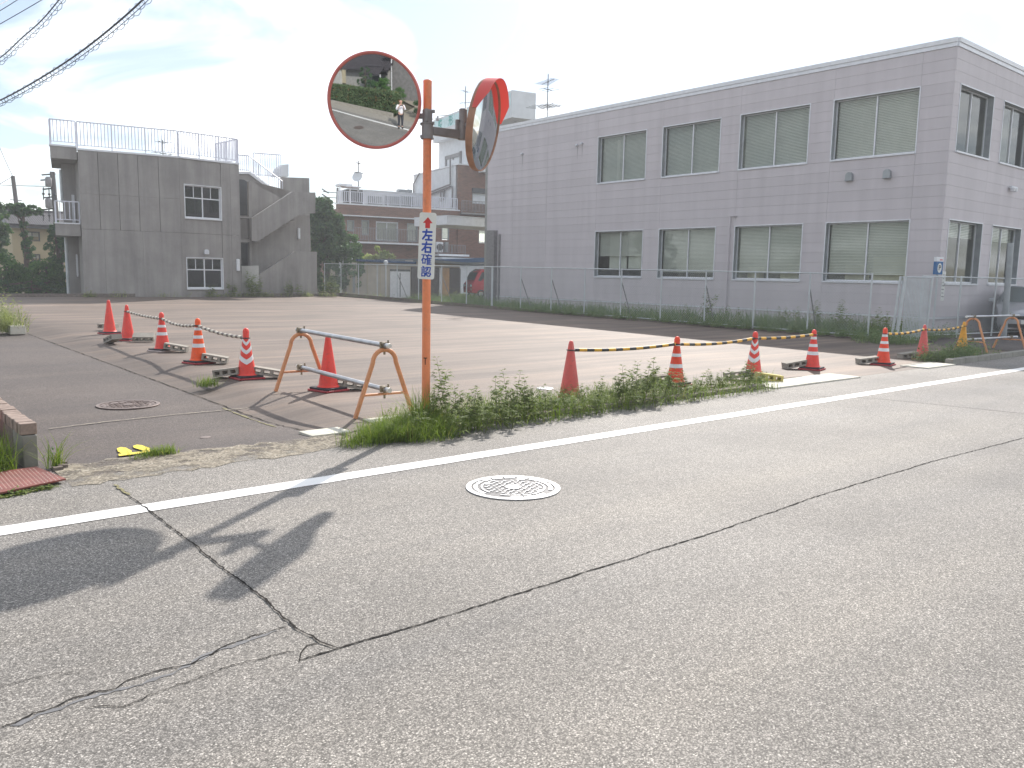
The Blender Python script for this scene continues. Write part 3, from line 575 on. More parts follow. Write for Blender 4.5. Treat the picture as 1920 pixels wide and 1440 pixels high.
q = onX(1026, 218, 27.0); antenna('roof_antenna', 'tall television antenna with two combs of rods standing on the long siding building roof', (27.0, q.y, 8.41), 2.45, 0.022, [(0.95+0.05, 1.5, 7, 1.6, 1.2), (1.0, 0.7, 6, 1.3, 0.2), (2.1, 1.3, 9, 0.75, 1.3), (1.75, 0.6, 3, 0.9, 0.1)])

# ================================================================== bare concrete building on the left
HB = 6.55; A0 = (9.05, 39.4); A1 = (12.97, 38.6); A2 = (15.82, 38.87)
LB = thing('concrete_building', 'bare grey concrete two-storey building with white rooftop railing and an outside stair', 'building', (9.05, 39.4, 0.2))
FA = Facade(A0, (A1[0]-A0[0], A1[1]-A0[1])); FB = Facade(A1, (A2[0]-A1[0], A2[1]-A1[1])); LA = math.dist(A0, A1); LBn = math.dist(A1, A2); ZB = 0.15
zmid = FA.at(152, 429)[1]
cols = [0.0]+[FA.at(x, 430)[0] for x in (189, 226, 263, 301)]+[LA]
for a, b in zip(cols[:-1], cols[1:]):
    zc = FA.at(230, 367)[1]
    for c, d in ((zmid, zc), (zc, HB-0.12)):
        m = MB(); m.fbox(FA, a+(0.0 if a < 0.01 else 0.009), b-0.009, c+0.003, d-0.003, -0.25, random.uniform(-0.004, 0.004)); m.build('concrete_panel', M_conc, LB)
cl = [0.0, FA.at(198, 500)[0], FA.at(270, 500)[0], LA]
for a, b in zip(cl[:-1], cl[1:]):
    m = MB(); m.fbox(FA, a+(0.0 if a < 0.01 else 0.003), b-0.003, ZB, zmid-0.006, -0.25, random.uniform(-0.003, 0.003)); m.build('concrete_panel', M_conc, LB)
ulo = FB.at(349, 480)[0]; uhi = FB.at(418, 480)[0]; z2a = FB.at(380, 412)[1]; z2b = FB.at(380, 348)[1]; z1a = FB.at(380, 543)[1]; z1b = FB.at(380, 483)[1]
hol = [(ulo, uhi, z2a, z2b), (ulo, uhi, z1a, z1b)]
for a, b in ((0.0, ulo-0.004), (ulo+0.004, uhi-0.004), (uhi+0.006, FB.at(434, 450)[0]), (FB.at(434, 450)[0]+0.012, LBn)):
    for c, d in ((ZB, zmid-0.01), (zmid+0.004, HB-0.125)):
        for s, e, zz0, zz1 in cut_rects(a, b, c, d, hol): 
            m = MB(); m.fbox(FB, s, e, zz0, zz1, -0.25, -0.035 if abs(a-ulo-0.004) < 1e-6 else random.uniform(-.003, .003)); m.build('concrete_panel', M_conc, LB)
for zz0, zz1 in ((z2a, z2b), (z1a, z1b)):
    zt = zz0+(zz1-zz0)*0.62; w = window(FB, ulo+0.01, uhi-0.01, zz0+0.005, zz1-0.005, LB, depth=0.14, fw=0.04, mat=M_white, hbars=(zt,), glass=M_glassd)
    m = MB()
    for k in (0.27, 0.73): u = ulo+(uhi-ulo)*k; m.fbox(FB, u-0.014, u+0.014, zt+0.03, zz1-0.06, -0.13, -0.095)
    m.build('glazing_bar', M_white, w)
m = MB(); m.fbox(FB, ulo-0.3, uhi+0.3, 0.3, HB-0.3, -2.6, -2.5); m.fbox(FB, ulo-0.3, uhi+0.3, zmid-0.1, zmid+0.1, -2.5, -0.26); m.fbox(FB, ulo+0.1, uhi-0.1, z2a+0.32, z2a+0.36, -0.5, -0.3); m.build('interior_walls', M_inside, LB)
m = MB(); m.fbox(FB, ulo+1.0, ulo+1.2, z2a+0.37, z2a+0.62, -0.45, -0.32); m.fbox(FB, ulo+0.9, uhi-0.15, z1a+0.06, z1a+0.26, -0.5, -0.3); m.build('stored_boxes', M_paper, LB)
# body behind, roof slab and coping
m = MB(); m.prism([(9.12, 39.66), (12.95, 38.87), (15.75, 39.14), (17.5, 44.0), (10.2, 47)], HB-0.32, HB-0.13); m.build('roof_slab', M_conc, LB)
m = MB(); m.prism([(9.12, 39.7), (9.3, 39.66), (10.4, 47), (10.2, 47)], ZB, HB-0.33); m.prism([(10.2, 46.8), (17.5, 44.2), (17.5, 44.4), (10.2, 47)], ZB, HB-0.33); m.prism([(15.4, 39.2), (15.6, 39.2), (17.4, 44.2), (17.2, 44.2)], ZB, HB-0.33); m.build('wall', M_conc, LB)
m = MB(); m.fbox(FA, -0.02, LA, HB-0.118, HB-0.04, -0.3, 0.03); m.fbox(FB, 0.0, LBn+0.02, HB-0.118, HB-0.04, -0.3, 0.03); m.build('roof_coping', M_white, LB)
railing(FA, 0.0, LA-0.03, HB-0.04, HB+1.08, LB, o=-0.08, post=1.33, name='roof_railing'); railing(FB, 0.03, LBn, HB-0.04, HB+1.08, LB, o=-0.08, post=0.98, name='roof_railing')
q_ = FB.pt(LBn-0.02, 0, -0.1); Fr = Facade((q_.x, q_.y), (-FB.n.x, -FB.n.y)); railing(Fr, 0.05, 2.2, HB-0.04, HB+1.08, LB, post=1.1, name='roof_railing')
# left wing: canopy, balcony, set-back wall
FL = Facade((9.05, 39.55), (-(A1[0]-A0[0]), -(A1[1]-A0[1]))); 
def ul(px, py, o=0): return FL.at(px, py, o)
cu, cz = ul(93, 272); cu2, cz2 = ul(97, 296)
b0 = FL.pt(0, 0, 0); bk = -FL.n
def solid(parent, name, front, depth, mat, back_du=0.0):    # front polygon (u,z) pushed back by depth
    m = MB(); n = len(front); bkp = [FL.pt(max(0, u-back_du) if u > 0.01 else 0, z, -depth) for u, z in front]
    m.add([FL.pt(u, z, 0) for u, z in front]+bkp, [tuple(range(n)), tuple(range(2*n-1, n-1, -1))]+[(i, i+n, (i+1) % n+n, (i+1) % n) for i in range(n)]); return m.build(name, mat, parent)
solid(LB, 'canopy', [(0.0, cz-0.02), (cu, cz-0.02), (cu2+0.02, cz2), (0.0, cz2)], 4.2, M_conc, 0.0)
m = MB(); m.fbox(FL, 0.0, cu+0.03, cz-0.018, cz+0.05, -0.3, 0.03); m.build('roof_coping', M_white, LB)
railing(FL, 0.02, cu-0.02, cz+0.05, cz+1.1, LB, o=-0.08, post=1.4, name='roof_railing')
Fs = Facade((FL.pt(cu-0.05, 0).x, FL.pt(cu-0.05, 0).y), (-FL.n.x, -FL.n.y)); railing(Fs, 0.1, 4.0, cz+0.05, cz+1.1, LB, post=1.4, name='roof_railing')
bu, bz = ul(103, 418); _, bz2 = ul(103, 441)
m = MB(); m.fbox(FL, 0.0, bu, bz2, bz-0.02, -1.9, 0.0); m.build('balcony_slab', M_conc, LB)
m = MB(); m.fbox(FL, 0.0, bu+0.02, bz-0.018, bz+0.03, -0.2, 0.02); m.build('balcony_coping', M_white, LB)
railing(FL, 0.02, bu-0.03, bz+0.03, bz+0.95, LB, o=-0.08, post=1.1, step=0.16, name='balcony_railing')
Fs2 = Facade((FL.pt(bu-0.05, 0).x, FL.pt(bu-0.05, 0).y), (-FL.n.x, -FL.n.y)); railing(Fs2, 0.1, 1.8, bz+0.03, bz+0.95, LB, post=0.9, step=0.16, name='balcony_railing')
wu = ul(119, 400, -1.9)[0]; w1u = ul(127, 500, -1.9)[0]
m = MB(); m.fbox(FL, 0.0, wu, bz, cz2, -2.1, -1.9); m.fbox(FL, 0.0, w1u, 0.0, bz2, -2.1, -1.9); m.fbox(FL, wu-0.2, wu, bz, cz2, -4.2, -2.1); m.build('wall', M_conc, LB)
window(Facade((FL.pt(0, 0, -1.9).x, FL.pt(0, 0, -1.9).y), (FL.d.x, FL.d.y)), 0.15, ul(136, 400, -1.9)[0], bz+0.05, ul(140, 366, -1.9)[1], LB, depth=0.02, mat=M_white, mull=(), glass=M_glassd, trim=0.03, sill=False)
window(Facade((FL.pt(0, 0, -1.9).x, FL.pt(0, 0, -1.9).y), (FL.d.x, FL.d.y)), 0.15, ul(144, 500, -1.9)[0], ul(150, 519, -1.9)[1], ul(150, 477, -1.9)[1], LB, depth=0.02, mat=M_white, mull=(), glass=M_glassd, trim=0.03, sill=False, hbars=(ul(150, 500, -1.9)[1], ul(150, 488, -1.9)[1]))
for (pxa, pya, pxb, pyb, r) in [(113, 318, 117, 380, 0.06), (123, 445, 129, 554, 0.07)]:
    a = FL.at(pxa, pya, -1.5); b = FL.at(pxb, pyb, -1.5); m = MB(); m.tube([FL.pt((a[0]+b[0])/2, a[1], -1.5), FL.pt((a[0]+b[0])/2, max(0.2, b[1]), -1.5)], r, 10); m.build('down_pipe', M_fence, LB, smooth=True)
# outside stair
FC = Facade((A2[0]+0.02, A2[1]+0.35), (1, 0.03))
def P_(pl, o=0): return [FC.at(x, y, o) for x, y in pl]
def slab(name, pl, o0, o1, mat=M_conc): m = MB(); m.fpoly(FC, P_(pl, o1), o0, o1); return m.build(name, mat, LB)
for pl_ in ([(449, 336), (458, 337), (467, 343), (467, 404), (449, 404)], [(452, 456), (471, 456), (471, 498), (452, 498)]): slab('opening_shade_sheet', pl_, -2.39, -2.37, M_dark)  # dark sheets on the solid wall stand in for the shade inside openings
slab('stair_wall', [(447, 558), (447, 322), (468, 322), (531, 369), (531, 558)], -2.6, -2.4)
slab('stair_wall', [(529, 558), (529, 332), (580, 334), (583, 558)], -2.9, -2.65)
slab('stair_parapet', [(472, 409), (548, 360), (591.5, 361), (591.5, 400), (565, 400), (482, 453), (472, 451)], -0.2, 0.0)
slab('stair_parapet', [(485, 515), (554, 471), (594.5, 472), (594.5, 558), (486, 558)], -0.2, 0.0)
slab('stair_wall', [(472, 452), (482, 454), (552, 409), (552, 470), (486, 514), (486, 557), (472, 557)], -1.35, -1.2)
slab('stair_wall', [(552, 404), (581, 404), (583, 471), (552, 471)], -1.38, -1.22)
slab('stair_wall', [(468, 338), (531, 374), (548, 358), (472, 408), (468, 408)], -1.37, -1.25)
slab('stair_column', [(466.5, 340), (472, 343), (473, 556), (469, 556)], -0.9, -0.7)
slab('stair_deck', [(449, 406), (471, 406), (471, 409), (449, 409)], -1.3, -0.3); slab('stair_deck', [(449, 449), (472, 449), (472, 454), (449, 454)], -1.3, -0.3)
slab('low_wall', [(453, 499), (485, 498), (486, 558), (454, 558)], 0.1, 0.2, M_conc2)
m = MB()                                    # the flights themselves
for k in range(9):
    a = FC.at(478+8*k, 440-5.1*k, -0.2); m.fbox(FC, a[0], a[0]+0.3, a[1]-0.35, a[1]-0.17, -1.2, -0.2)
m.build('stair_flight', M_conc, LB)
ca = FC.at(447, 320); m = MB(); m.fpoly(FC, P_([(447, 323), (468, 323), (531, 370), (528, 372), (467, 326), (447, 326)], -2.3), -2.6, -2.3); m.build('stair_coping', M_white, LB)
def sloped_rail(p, q, h, o, n, mat=M_rail):
    m = MB(); a = FC.at(*p, o); b = FC.at(*q, o); ha = h; m.tube([FC.pt(a[0], a[1]+ha, o), FC.pt(b[0], b[1]+ha, o)], 0.03, 4); m.tube([FC.pt(a[0], a[1]+0.08, o), FC.pt(b[0], b[1]+0.08, o)], 0.02, 4)
    for i in range(n+1):
        t_ = i/n; u = a[0]+(b[0]-a[0])*t_; z = a[1]+(b[1]-a[1])*t_; m.tube([FC.pt(u, z+0.02, o), FC.pt(u, z+ha, o)], 0.026 if i % 5 == 0 else 0.017, 4)
    return stuff(m.build('stair_railing', mat, LB))
sloped_rail((443, 321), (467, 322), 0.80, -2.4, 6); sloped_rail((467, 322), (530, 369), 0.80, -2.4, 17); sloped_rail((476, 330), (527, 333), 1.2, -4.0, 12)
slab('roof_unit', [(514, 331), (520, 316), (529, 309), (541, 308), (541, 331)], -4.6, -4.2, M_whitew)
for (x0, y0, x1, y1, o) in [(440, 486, 447, 508, -0.02), (557, 428, 561, 448, -1.2)]:
    a = FC.at(x0, y1, o); b = FC.at(x1, y0, o); m = MB(); F_ = FC; m.fbox(F_, a[0], b[0], a[1], b[1], o, o+0.14) if o < -0.5 else m.fbox(FB, LBn-0.27, LBn-0.12, a[1], b[1], 0.0, 0.12); m.build('wall_lamp', M_white, LB, bevel=0.03)
u, z = FB.at(386, 472); m = MB(); m.fpoly(FB, [(u-0.11, z-0.12), (u+0.11, z-0.12), (u+0.11, z+0.03), (u+0.06, z+0.1), (u-0.06, z+0.1), (u-0.11, z+0.03)], 0, 0.12); m.build('vent_hood', M_alu, LB, bevel=0.02)
q = FA.pt(LA*0.88, HB, -1.6); antenna('roof_antenna', 'small dark television antenna behind the railing of the concrete building roof', (q.x, q.y, HB-0.13), 0.95, 0.022, [(0.85, 0.5, 4, 0.7, 0.3), (0.35, 0.9, 5, 0.7, 0.2)])
m = MB(); m.fbox(FB, 0.7, 1.9, HB-0.1, HB+0.14, -2.4, -1.8); tag(m.build('roof_pipe_bundle', M_dark), 'dark low pipe bundle lying behind the concrete building roof railing', 'pipe bundle')
# low kerb in front of the concrete building and along the back of the lot
m = MB(); m.box(-8, 21.1, 39.0, 39.12, 0.15, 0.40); tag(m.build('lot_kerb', M_oldbrick), 'low dark concrete kerb wall along the far edge of the lot', 'kerb wall')

# ================================================================== brown brick clinic behind the fence
def far_point(px, py, depth): r = ray(px, py); return E0+r*depth
bp = far_point(637, 383, 62); dv = ray(3810, 569)
FK = Facade((bp.x, bp.y), (dv.x, dv.y)); BK = thing('brick_building', 'brown brick-tiled building with white railings, balconies and a white rooftop block', 'building', (bp.x, bp.y, 0))
def kb(px, py, o=0): return FK.at(px, py, o)
ztop = kb(640, 384)[1]; zpar = kb(640, 403)[1]; zfl = kb(658, 453)[1]; ukc = kb(857, 400)[0]; ukr = ukc+14
wins = []
for (x0, y0, x1, y1) in [(651, 413, 664, 434), (678, 413, 692, 441), (705, 416, 746, 452), (763, 419, 783, 454), (828, 423, 842, 450)]:
    a = kb(x0, y1); b = kb(x1, y0); zz = kb((x0+x1)/2, y0)[1]; wins.append((a[0], b[0], a[1], zz))
wall_with_holes(FK, 0.0, ukc, -0.2, ztop-0.3, wins, -0.3, 0.0, 'wall', M_brick, BK)
m = MB(); m.fbox(FK, -0.3, ukc, zpar, ztop, 0.01, 0.55); m.build('parapet', M_brick, BK)
m = MB(); m.fbox(FK, -0.32, ukc, ztop+0.002, ztop+0.10, -0.1, 0.57); m.fbox(FK, -0.32, ukc-0.1, zpar-0.07, zpar-0.004, 0.02, 0.6); m.build('coping', M_white, BK)
m = MB(); m.fbox(FK, -0.3, ukr, ztop-0.45, ztop-0.31, -14, 0.0); m.fbox(FK, -0.3, 0.0, -0.2, ztop-0.46, -14, 0.0); m.fbox(FK, 0.0, ukc, -0.2, ztop-0.46, -3.2, -3.0); m.fbox(FK, 0.02, ukc, zfl-0.2, zfl, -3, -0.31); m.build('inner_walls', M_brick, BK)
for w_ in wins: window(FK, w_[0]+0.01, w_[1]-0.01, w_[2]+0.01, w_[3]-0.01, BK, depth=0.1, fw=0.05, mat=M_alud if w_[1]-w_[0] < 1 else M_alu, glass=M_glass, mull=(0.5,) if w_[1]-w_[0] > 1 else (), blind=1.0, sill=False)
ub0 = kb(655, 450)[0]; ub1 = kb(790, 455)[0]
m = MB(); m.fbox(FK, ub0, ub1, zfl-0.12, zfl, 0.01, 1.1); m.build('balcony_slab', M_alu, BK); FKb = Facade(tuple(FK.pt(0, 0, 1.05).xy), (FK.d.x, FK.d.y))
railing(FKb, ub0, ub1, zfl, zfl+1.05, BK, post=1.3, step=0.13, mat=M_bracket, name='balcony_railing')
uc0 = kb(812, 478)[0]; uc1 = kb(868, 481)[0]; zf2 = kb(840, 477)[1]
m = MB(); m.fbox(FK, uc0, uc1, zf2-0.16, zf2, 0.01, 1.2); m.build('balcony_slab', M_white, BK); railing(FKb, uc0, uc1-0.3, zf2, zf2+0.75, BK, post=1.3, mat=M_bracket, name='balcony_railing')
railing(Facade(tuple(FK.pt(0, 0, 0.45).xy), (FK.d.x, FK.d.y)), -0.25, ukc-0.2, ztop+0.1, ztop+1.0, BK, post=1.9, step=0.16, name='roof_railing', r=0.018)
for px0, px1 in ((818, 831), (835, 841)):
    a = kb(px0, 473, 0.6); b = kb(px1, 454, 0.6); c = thing('air_conditioner', 'white air conditioning outdoor unit on the brick building balcony' if px0 == 818 else 'narrow grey equipment cabinet on the brick building balcony', 'air conditioner', tuple(FK.pt(a[0], a[1], 0.4)))
    m = MB(); m.fbox(FK, a[0], b[0], a[1], b[1], 0.3, 0.62); m.build('casing', M_white if px0 == 818 else M_alud, c, bevel=0.01)
    if px0 == 818:
        m = MB(); q = FK.pt((a[0]+b[0])/2, (a[1]+b[1])/2, 0.63); m.lathe([(0.28, 0), (0.26, 0.02), (0.05, 0.03), (0.01, 0.03)], 18); rot = Vector((FK.n.x, FK.n.y, 0)).to_track_quat('Z', 'Y').to_matrix(); m.v = [tuple(rot @ Vector(v)+q) for v in m.v]; m.build('fan_grille', M_dark, c)
# brick corner tower and white penthouse
zt2 = kb(857, 309)[1]; wt = []
for (x0, y0, x1, y1) in [(884, 357, 925, 382), (896, 430, 925, 456)]: a = kb(x0, y1); b = kb(x1, y0); wt.append((a[0], b[0], a[1], b[1]))
wall_with_holes(FK, ukc, ukr, -0.2, zt2, wt, -0.3, 0.15, 'wall', M_brick, BK)
for w_ in wt: window(FK, w_[0]+0.01, w_[1]-0.01, w_[2]+0.01, w_[3]-0.01, BK, depth=0.1, fw=0.05, mat=M_alud, sill=False, trim=0.16, blind=0.3)
cpt = FK.pt(ukc, 0, 0.0); up_ = Facade((cpt.x, cpt.y), (-FK.n.x, -FK.n.y)).at(776, 332)[0]
m = MB(); m.fbox(FK, ukc-0.05, ukr, zt2+0.002, zt2+0.1, -up_-0.1, 0.2); m.build('coping', M_white, BK)
m = MB(); m.fbox(FK, wt[0][0]-0.05, wt[0][1], wt[0][3]-0.32, wt[0][3]+0.05, 0.152, 0.3); m.build('shutter_box', M_dark, BK)
zr = kb(870, 400)[1]; railing(Facade(tuple(FK.pt(0, 0, 0.9).xy), (FK.d.x, FK.d.y)), ukc, ukr, zr, zr+0.95, BK, post=1.2, mat=M_bracket, name='balcony_railing'); m = MB(); m.fbox(FK, ukc, ukr, zr-0.12, zr-0.005, 0.152, 1.0); m.build('balcony_slab', M_bracket, BK)
cpt = FK.pt(ukc, 0, 0.0); FPn = Facade((cpt.x, cpt.y), (-FK.n.x, -FK.n.y)); 
up = FPn.at(776, 332)[0]; m = MB(); m.fbox(FPn, 0.02, up, ztop-0.3, zt2-0.02, -4, 0.0); m.build('penthouse', M_whitew, BK)
m = MB(); zc_ = FPn.at(857, 395)[1]
for (x0, y0, x1, y1) in [(779, 372, 783, 390), (815, 370, 822, 392), (842, 360, 849, 392), (826, 356, 834, 378)]:
    a = FPn.at(x0, y1); b = FPn.at(x1, y0); m.fbox(FPn, min(a[0], b[0]), max(a[0], b[0]), a[1], b[1], 0.0, 0.06)
m.build('penthouse_door', M_alu, BK)
m = MB()
for pl in ([(779, 388), (779, 345), (790, 325)], [(790, 372), (848, 350)], [(790, 368), (848, 346)], [(848, 345), (848, 310), (848, 296)], [(852, 390), (852, 350)], [(830, 378), (830, 360), (836, 358), (836, 376)]):
    m.tube([FPn.pt(*FPn.at(x, y), 0.18) for x, y in pl], 0.07, 5)
m.build('service_pipe', M_bracket, BK)
# upper block and rooftop sign board
c2 = FK.pt(ukc+1.8, 0, -1.0); FU = Facade((c2.x, c2.y), (-FK.n.x, -FK.n.y))
a = FU.at(823, 262); zu = FU.at(823, 250)[1]; m = MB(); m.fbox(FU, -2.0, a[0], zt2-0.5, zu, -7, 0.0); m.build('upper_block', M_whitew, BK)
m = MB()
for (x0, y0, x1, y1) in [(836, 292, 866, 293.5), (863, 283, 866, 308), (836, 293, 838, 312), (850, 294, 851, 300)]:
    a = FU.at(x0, y1); b = FU.at(x1, y0); m.fbox(FU, min(a[0], b[0]), max(a[0], b[0]), min(a[1], b[1]), max(a[1], b[1]), 0.0, 0.1)
m.build('service_pipe', M_bracket, BK)
FG = Facade(tuple(FU.pt(0, 0, 0.6).xy), (FU.d.x, FU.d.y)); a = FG.at(812, 226); b = FG.at(812, 268); c = FG.at(960, 206); SG = thing('roof_sign', 'large white rooftop sign board with teal lettering above the brick building', 'sign', tuple(FG.pt(a[0], b[1], 0)))
u0, u1 = c[0], a[0]; zz1 = a[1]; zz0 = b[1]; m = MB(); m.fbox(FG, u0, u1, zz0, zz1, -2.0, 0.0); m.build('sign_board', M_whitew, SG)
m = MB(); m.fbox(FG, u0+0.25, u1-0.25, zz1-(zz1-zz0)*0.52, zz1-(zz1-zz0)*0.08, 0.001, 0.02); m.build('sign_band', M_tealbg, SG)
lw = (u1-u0)/8.4; hh = (zz1-zz0)*0.40
for i, ch in enumerate('整形外科医院'):
    u = u1-0.55-lw*0.6-i*(u1-u0-1.2)/6.0; q = FG.pt(u, zz1-(zz1-zz0)*0.31, 0.03); Mx = frame_matrix(Vector((-FG.d.x, -FG.d.y, 0)), Vector((0, 0, 1)), Vector((FG.n.x, FG.n.y, 0)), q)
    put_text('lettering', ch, hh*1.15, M_teal, Mx, SG, bold=0.02)
m = MB()
for k in range(4): u = u0+(u1-u0)*(0.1+0.26*k); m.fbox(FG, u-0.08, u+0.08, zu, zz0-0.003, -1.2, -1.0)
m.build('sign_support', M_bracket, SG)
for k, (x, y) in enumerate([(825, 233), (838, 227)]):
    a = FG.at(x, y); m = MB(); p0 = FG.pt(a[0]-0.6, zz1, -0.3); p1 = FG.pt(a[0]-0.1, a[1]+0.3, 0.9); m.tube([p0, p1], 0.03, 5); m.tube([p1, p1+Vector((-0.1, -0.1, -0.35))], [0.06, 0.16], 8); m.build('sign_lamp', M_bracket, SG)
q = FG.pt(FG.at(860, 225)[0], zz1, -0.6); antenna('roof_antenna', 'thin television antenna rising beside the teal rooftop sign board', tuple(q), 2.0, 0.035, [(1.6, 0.8, 3, 0.7, 0.3), (0.7, 1.1, 4, 0.9, 2.0)])
# low white rooftop room of the brick building, dark panel, antenna with dish
m = MB(); a = kb(690, 356, -6); b = kb(778, 365, -6); m.fbox(FK, kb(652, 360, -6)[0], b[0]+1.0, ztop-0.2, a[1], -9, -6); m.build('rooftop_room', M_whitew, BK)
m = MB()
for (x0, x1) in [(690, 716), (722, 748), (752, 774)]:
    a = kb(x0, 388, -6); b = kb(x1, 369, -6); m.fbox(FK, a[0], b[0], a[1], b[1], -5.99, -5.9)
m.build('shutter', M_alud, BK)
m = MB(); a = kb(650, 384, -3); b = kb(680, 357, -3); m.fbox(FK, a[0], b[0], a[1], b[1], -4, -3); m.build('rooftop_panel', M_dark, BK)
m = MB()
for (x0, y0, x1, y1) in [(637, 346, 638.5, 386), (656, 352, 657.5, 384), (671, 352, 672, 360)]: a = kb(x0, y1, -2.6); b = kb(x1, y0, -2.6); m.fbox(FK, a[0], b[0], a[1], b[1], -2.7, -2.6)
a = kb(636, 347, -2.6); b = kb(660, 346, -2.6); m.fbox(FK, a[0], b[0], a[1]-0.05, a[1]+0.12, -3.6, -2.5); a = kb(648, 350, -2.4); b = kb(678, 348, -2.4); m.fbox(FK, a[0], b[0], a[1], a[1]+0.08, -3.6, -2.4); m.build('rooftop_frame', M_white, BK)
p = kb(672, 352, -3); q = FK.pt(p[0], ztop, -3); antenna('roof_antenna', 'television antenna mast with a small dish on the brick building roof', tuple(q), kb(672, 301, -3)[1]-ztop, 0.04, [(kb(672, 306, -3)[1]-ztop, 0.7, 3, 0.5, 0.4), (kb(672, 324, -3)[1]-ztop, 0.9, 4, 0.8, 0.9)], dish=(kb(672, 333, -3)[1]-ztop, 0.42))
for (x0, x1, y) in [(747, 762, 357), (765, 773, 357)]:
    a = kb(x0, y+3, -7); b = kb(x1, y-1.5, -7); m = MB(); m.fbox(FK, a[0], b[0], a[1]-0.1, b[1], -7.5, -7); tag(m.build('roof_unit', M_alud), 'grey box on the low white rooftop room, %s' % ('the wider one' if x0 == 747 else 'the narrower one beside the penthouse'), 'roof unit')
# white entrance canopy at the far end of the siding building
Fc = Facade((20, 35.0), (1, 0)); a = Fc.at(838, 421); b = Fc.at(838, 405); CA = thing('entrance_canopy', 'flat white entrance canopy sticking out past the far end of the siding building', 'canopy', tuple(Fc.pt(a[0], a[1], 0)))
m = MB(); m.fbox(Fc, a[0], a[0]+9, a[1], b[1], -3.0, 0.0); m.build('canopy_slab', M_white, CA); m = MB(); m.fbox(Fc, a[0], a[0]+9, b[1]+0.002, b[1]+0.05, -3.05, 0.04); m.build('canopy_edge', M_alu, CA)
m = MB(); m.fbox(Fc, a[0]+8, a[0]+8.1, 0, a[1], -2.4, -2.3); m.build('canopy_post', M_white, CA)

# ------------------------------------------------------------------ sheds behind the fence
FSd = Facade((onY(650, 520, 43.5).x, 43.5), (1, 0.02))
def sd_(px, py, o=0): return FSd.at(px, py, o)
SH = thing('tan_shed', 'low tan shed with a blue corrugated roof and white door behind the wire fence', 'shed', tuple(FSd.pt(0, 0, 0)))
def srect(x0, y0, x1, y1, o0, o1, name, mat, par, toz=None):
    a = sd_(x0, y1); b = sd_(x1, y0); m = MB(); m.fbox(FSd, a[0], b[0], toz if toz is not None else a[1], b[1], o0, o1); return m.build(name, mat, par)
a = sd_(663, 489); b = sd_(770, 494); m = MB(); m.fpoly(FSd, [(a[0], 0), (b[0], 0), (b[0], b[1]), (a[0], a[1])], -3.5, 0.0); m.build('wall', M_tan, SH)
m = MB(); n = 26; L0 = a[0]-0.1; L1 = b[0]+0.2
for i in range(n):
    u0 = L0+(L1-L0)*i/n; u1 = L0+(L1-L0)*(i+1)/n; z = a[1]+(b[1]-a[1])*i/n; m.tube([FSd.pt((u0+u1)/2, z+0.04, 0.35), FSd.pt((u0+u1)/2, z+0.06, -3.6)], (u1-u0)*0.5, 6)
stuff(m.build('corrugated_roof', M_bluesheet, SH))
w = srect(731, 509, 768, 560, 0.002, 0.05, 'door', M_white, SH, 0.02); srect(748.5, 512, 750, 558, 0.052, 0.06, 'door_gap', M_dark, w, 0.05); srect(731, 505.5, 768, 508.5, 0.002, 0.06, 'door_track', M_dark, SH)
for x in (688, 712, 724): srect(x, 494, x+1.2, 560, 0.001, 0.03, 'wall_batten', M_beige, SH, 0.0)
SB = thing('brown_shed', 'dark brown corrugated shed with a grey roof and a timber post behind the wire fence', 'shed', tuple(FSd.pt(b[0], 0, 0)))
a = sd_(770, 500); b = sd_(862, 504); m = MB(); n = 40
for i in range(n): u0 = a[0]+0.1+(b[0]-a[0])*i/n; m.fbox(FSd, u0, u0+(b[0]-a[0])/n*0.55, 0.0, a[1]-0.05, 0.0, 0.03); 
m.fbox(FSd, a[0]+0.08, b[0], 0.0, a[1], -4, -0.001); m.build('wall', M_brown, SB)
srect(770, 491, 862, 500.5, -0.6, 0.02, 'wall_band', M_tan, SB); srect(826, 502, 840, 560, 0.035, 0.16, 'timber_post', M_wood, SB, 0.0); srect(822, 502, 825, 560, 0.035, 0.12, 'corner_trim', M_alu, SB, 0.0)
a = sd_(768, 485); b = sd_(899, 495); m = MB(); m.fpoly(FSd, [(a[0]+0.25, a[1]), (b[0], b[1]), (b[0], b[1]-0.14), (a[0]+0.25, a[1]-0.16)], -4.5, 0.7); m.build('roof', M_darkroof, SB)
srect(862, 504, 883, 560, -2, -1.9, 'side_wall', M_brown, SB, 0.0); srect(866, 500, 882, 527, -1.89, -1.85, 'red_panel', plain('dull red panel', (0.22, 0.07, 0.08), 0.7), SB)
FV = Facade((30, 52), (1, 0)); HU = thing('white_annex', 'long white annex with a blue eave beyond the brown shed', 'building', (33, 52, 0)); a = FV.at(828, 486); b = FV.at(935, 481); m = MB(); m.fbox(FV, a[0], b[0]+6, 0, b[1]-0.2, -3, 0); m.build('wall', M_whitew, HU); m = MB(); m.fpoly(FV, [(a[0]-0.1, a[1]), (b[0]+6, b[1]+0.2), (b[0]+6, b[1]-0.15), (a[0]-0.1, a[1]-0.3)], -3.2, 0.5); m.build('eave', M_bluesheet, HU)
EQ = thing('meter_cabinet', 'tan meter cabinet with white pipes at the left end of the sheds', 'cabinet', tuple(FSd.pt(sd_(646, 540)[0], 0, 0.3)))
srect(642, 492, 661, 560, 0.1, 0.5, 'cabinet_body', M_tan, EQ, 0.0); srect(646, 510, 650, 545, 0.505, 0.53, 'cabinet_door', M_beige, EQ); srect(653, 508, 657, 548, 0.505, 0.53, 'cabinet_door', M_alud, EQ)
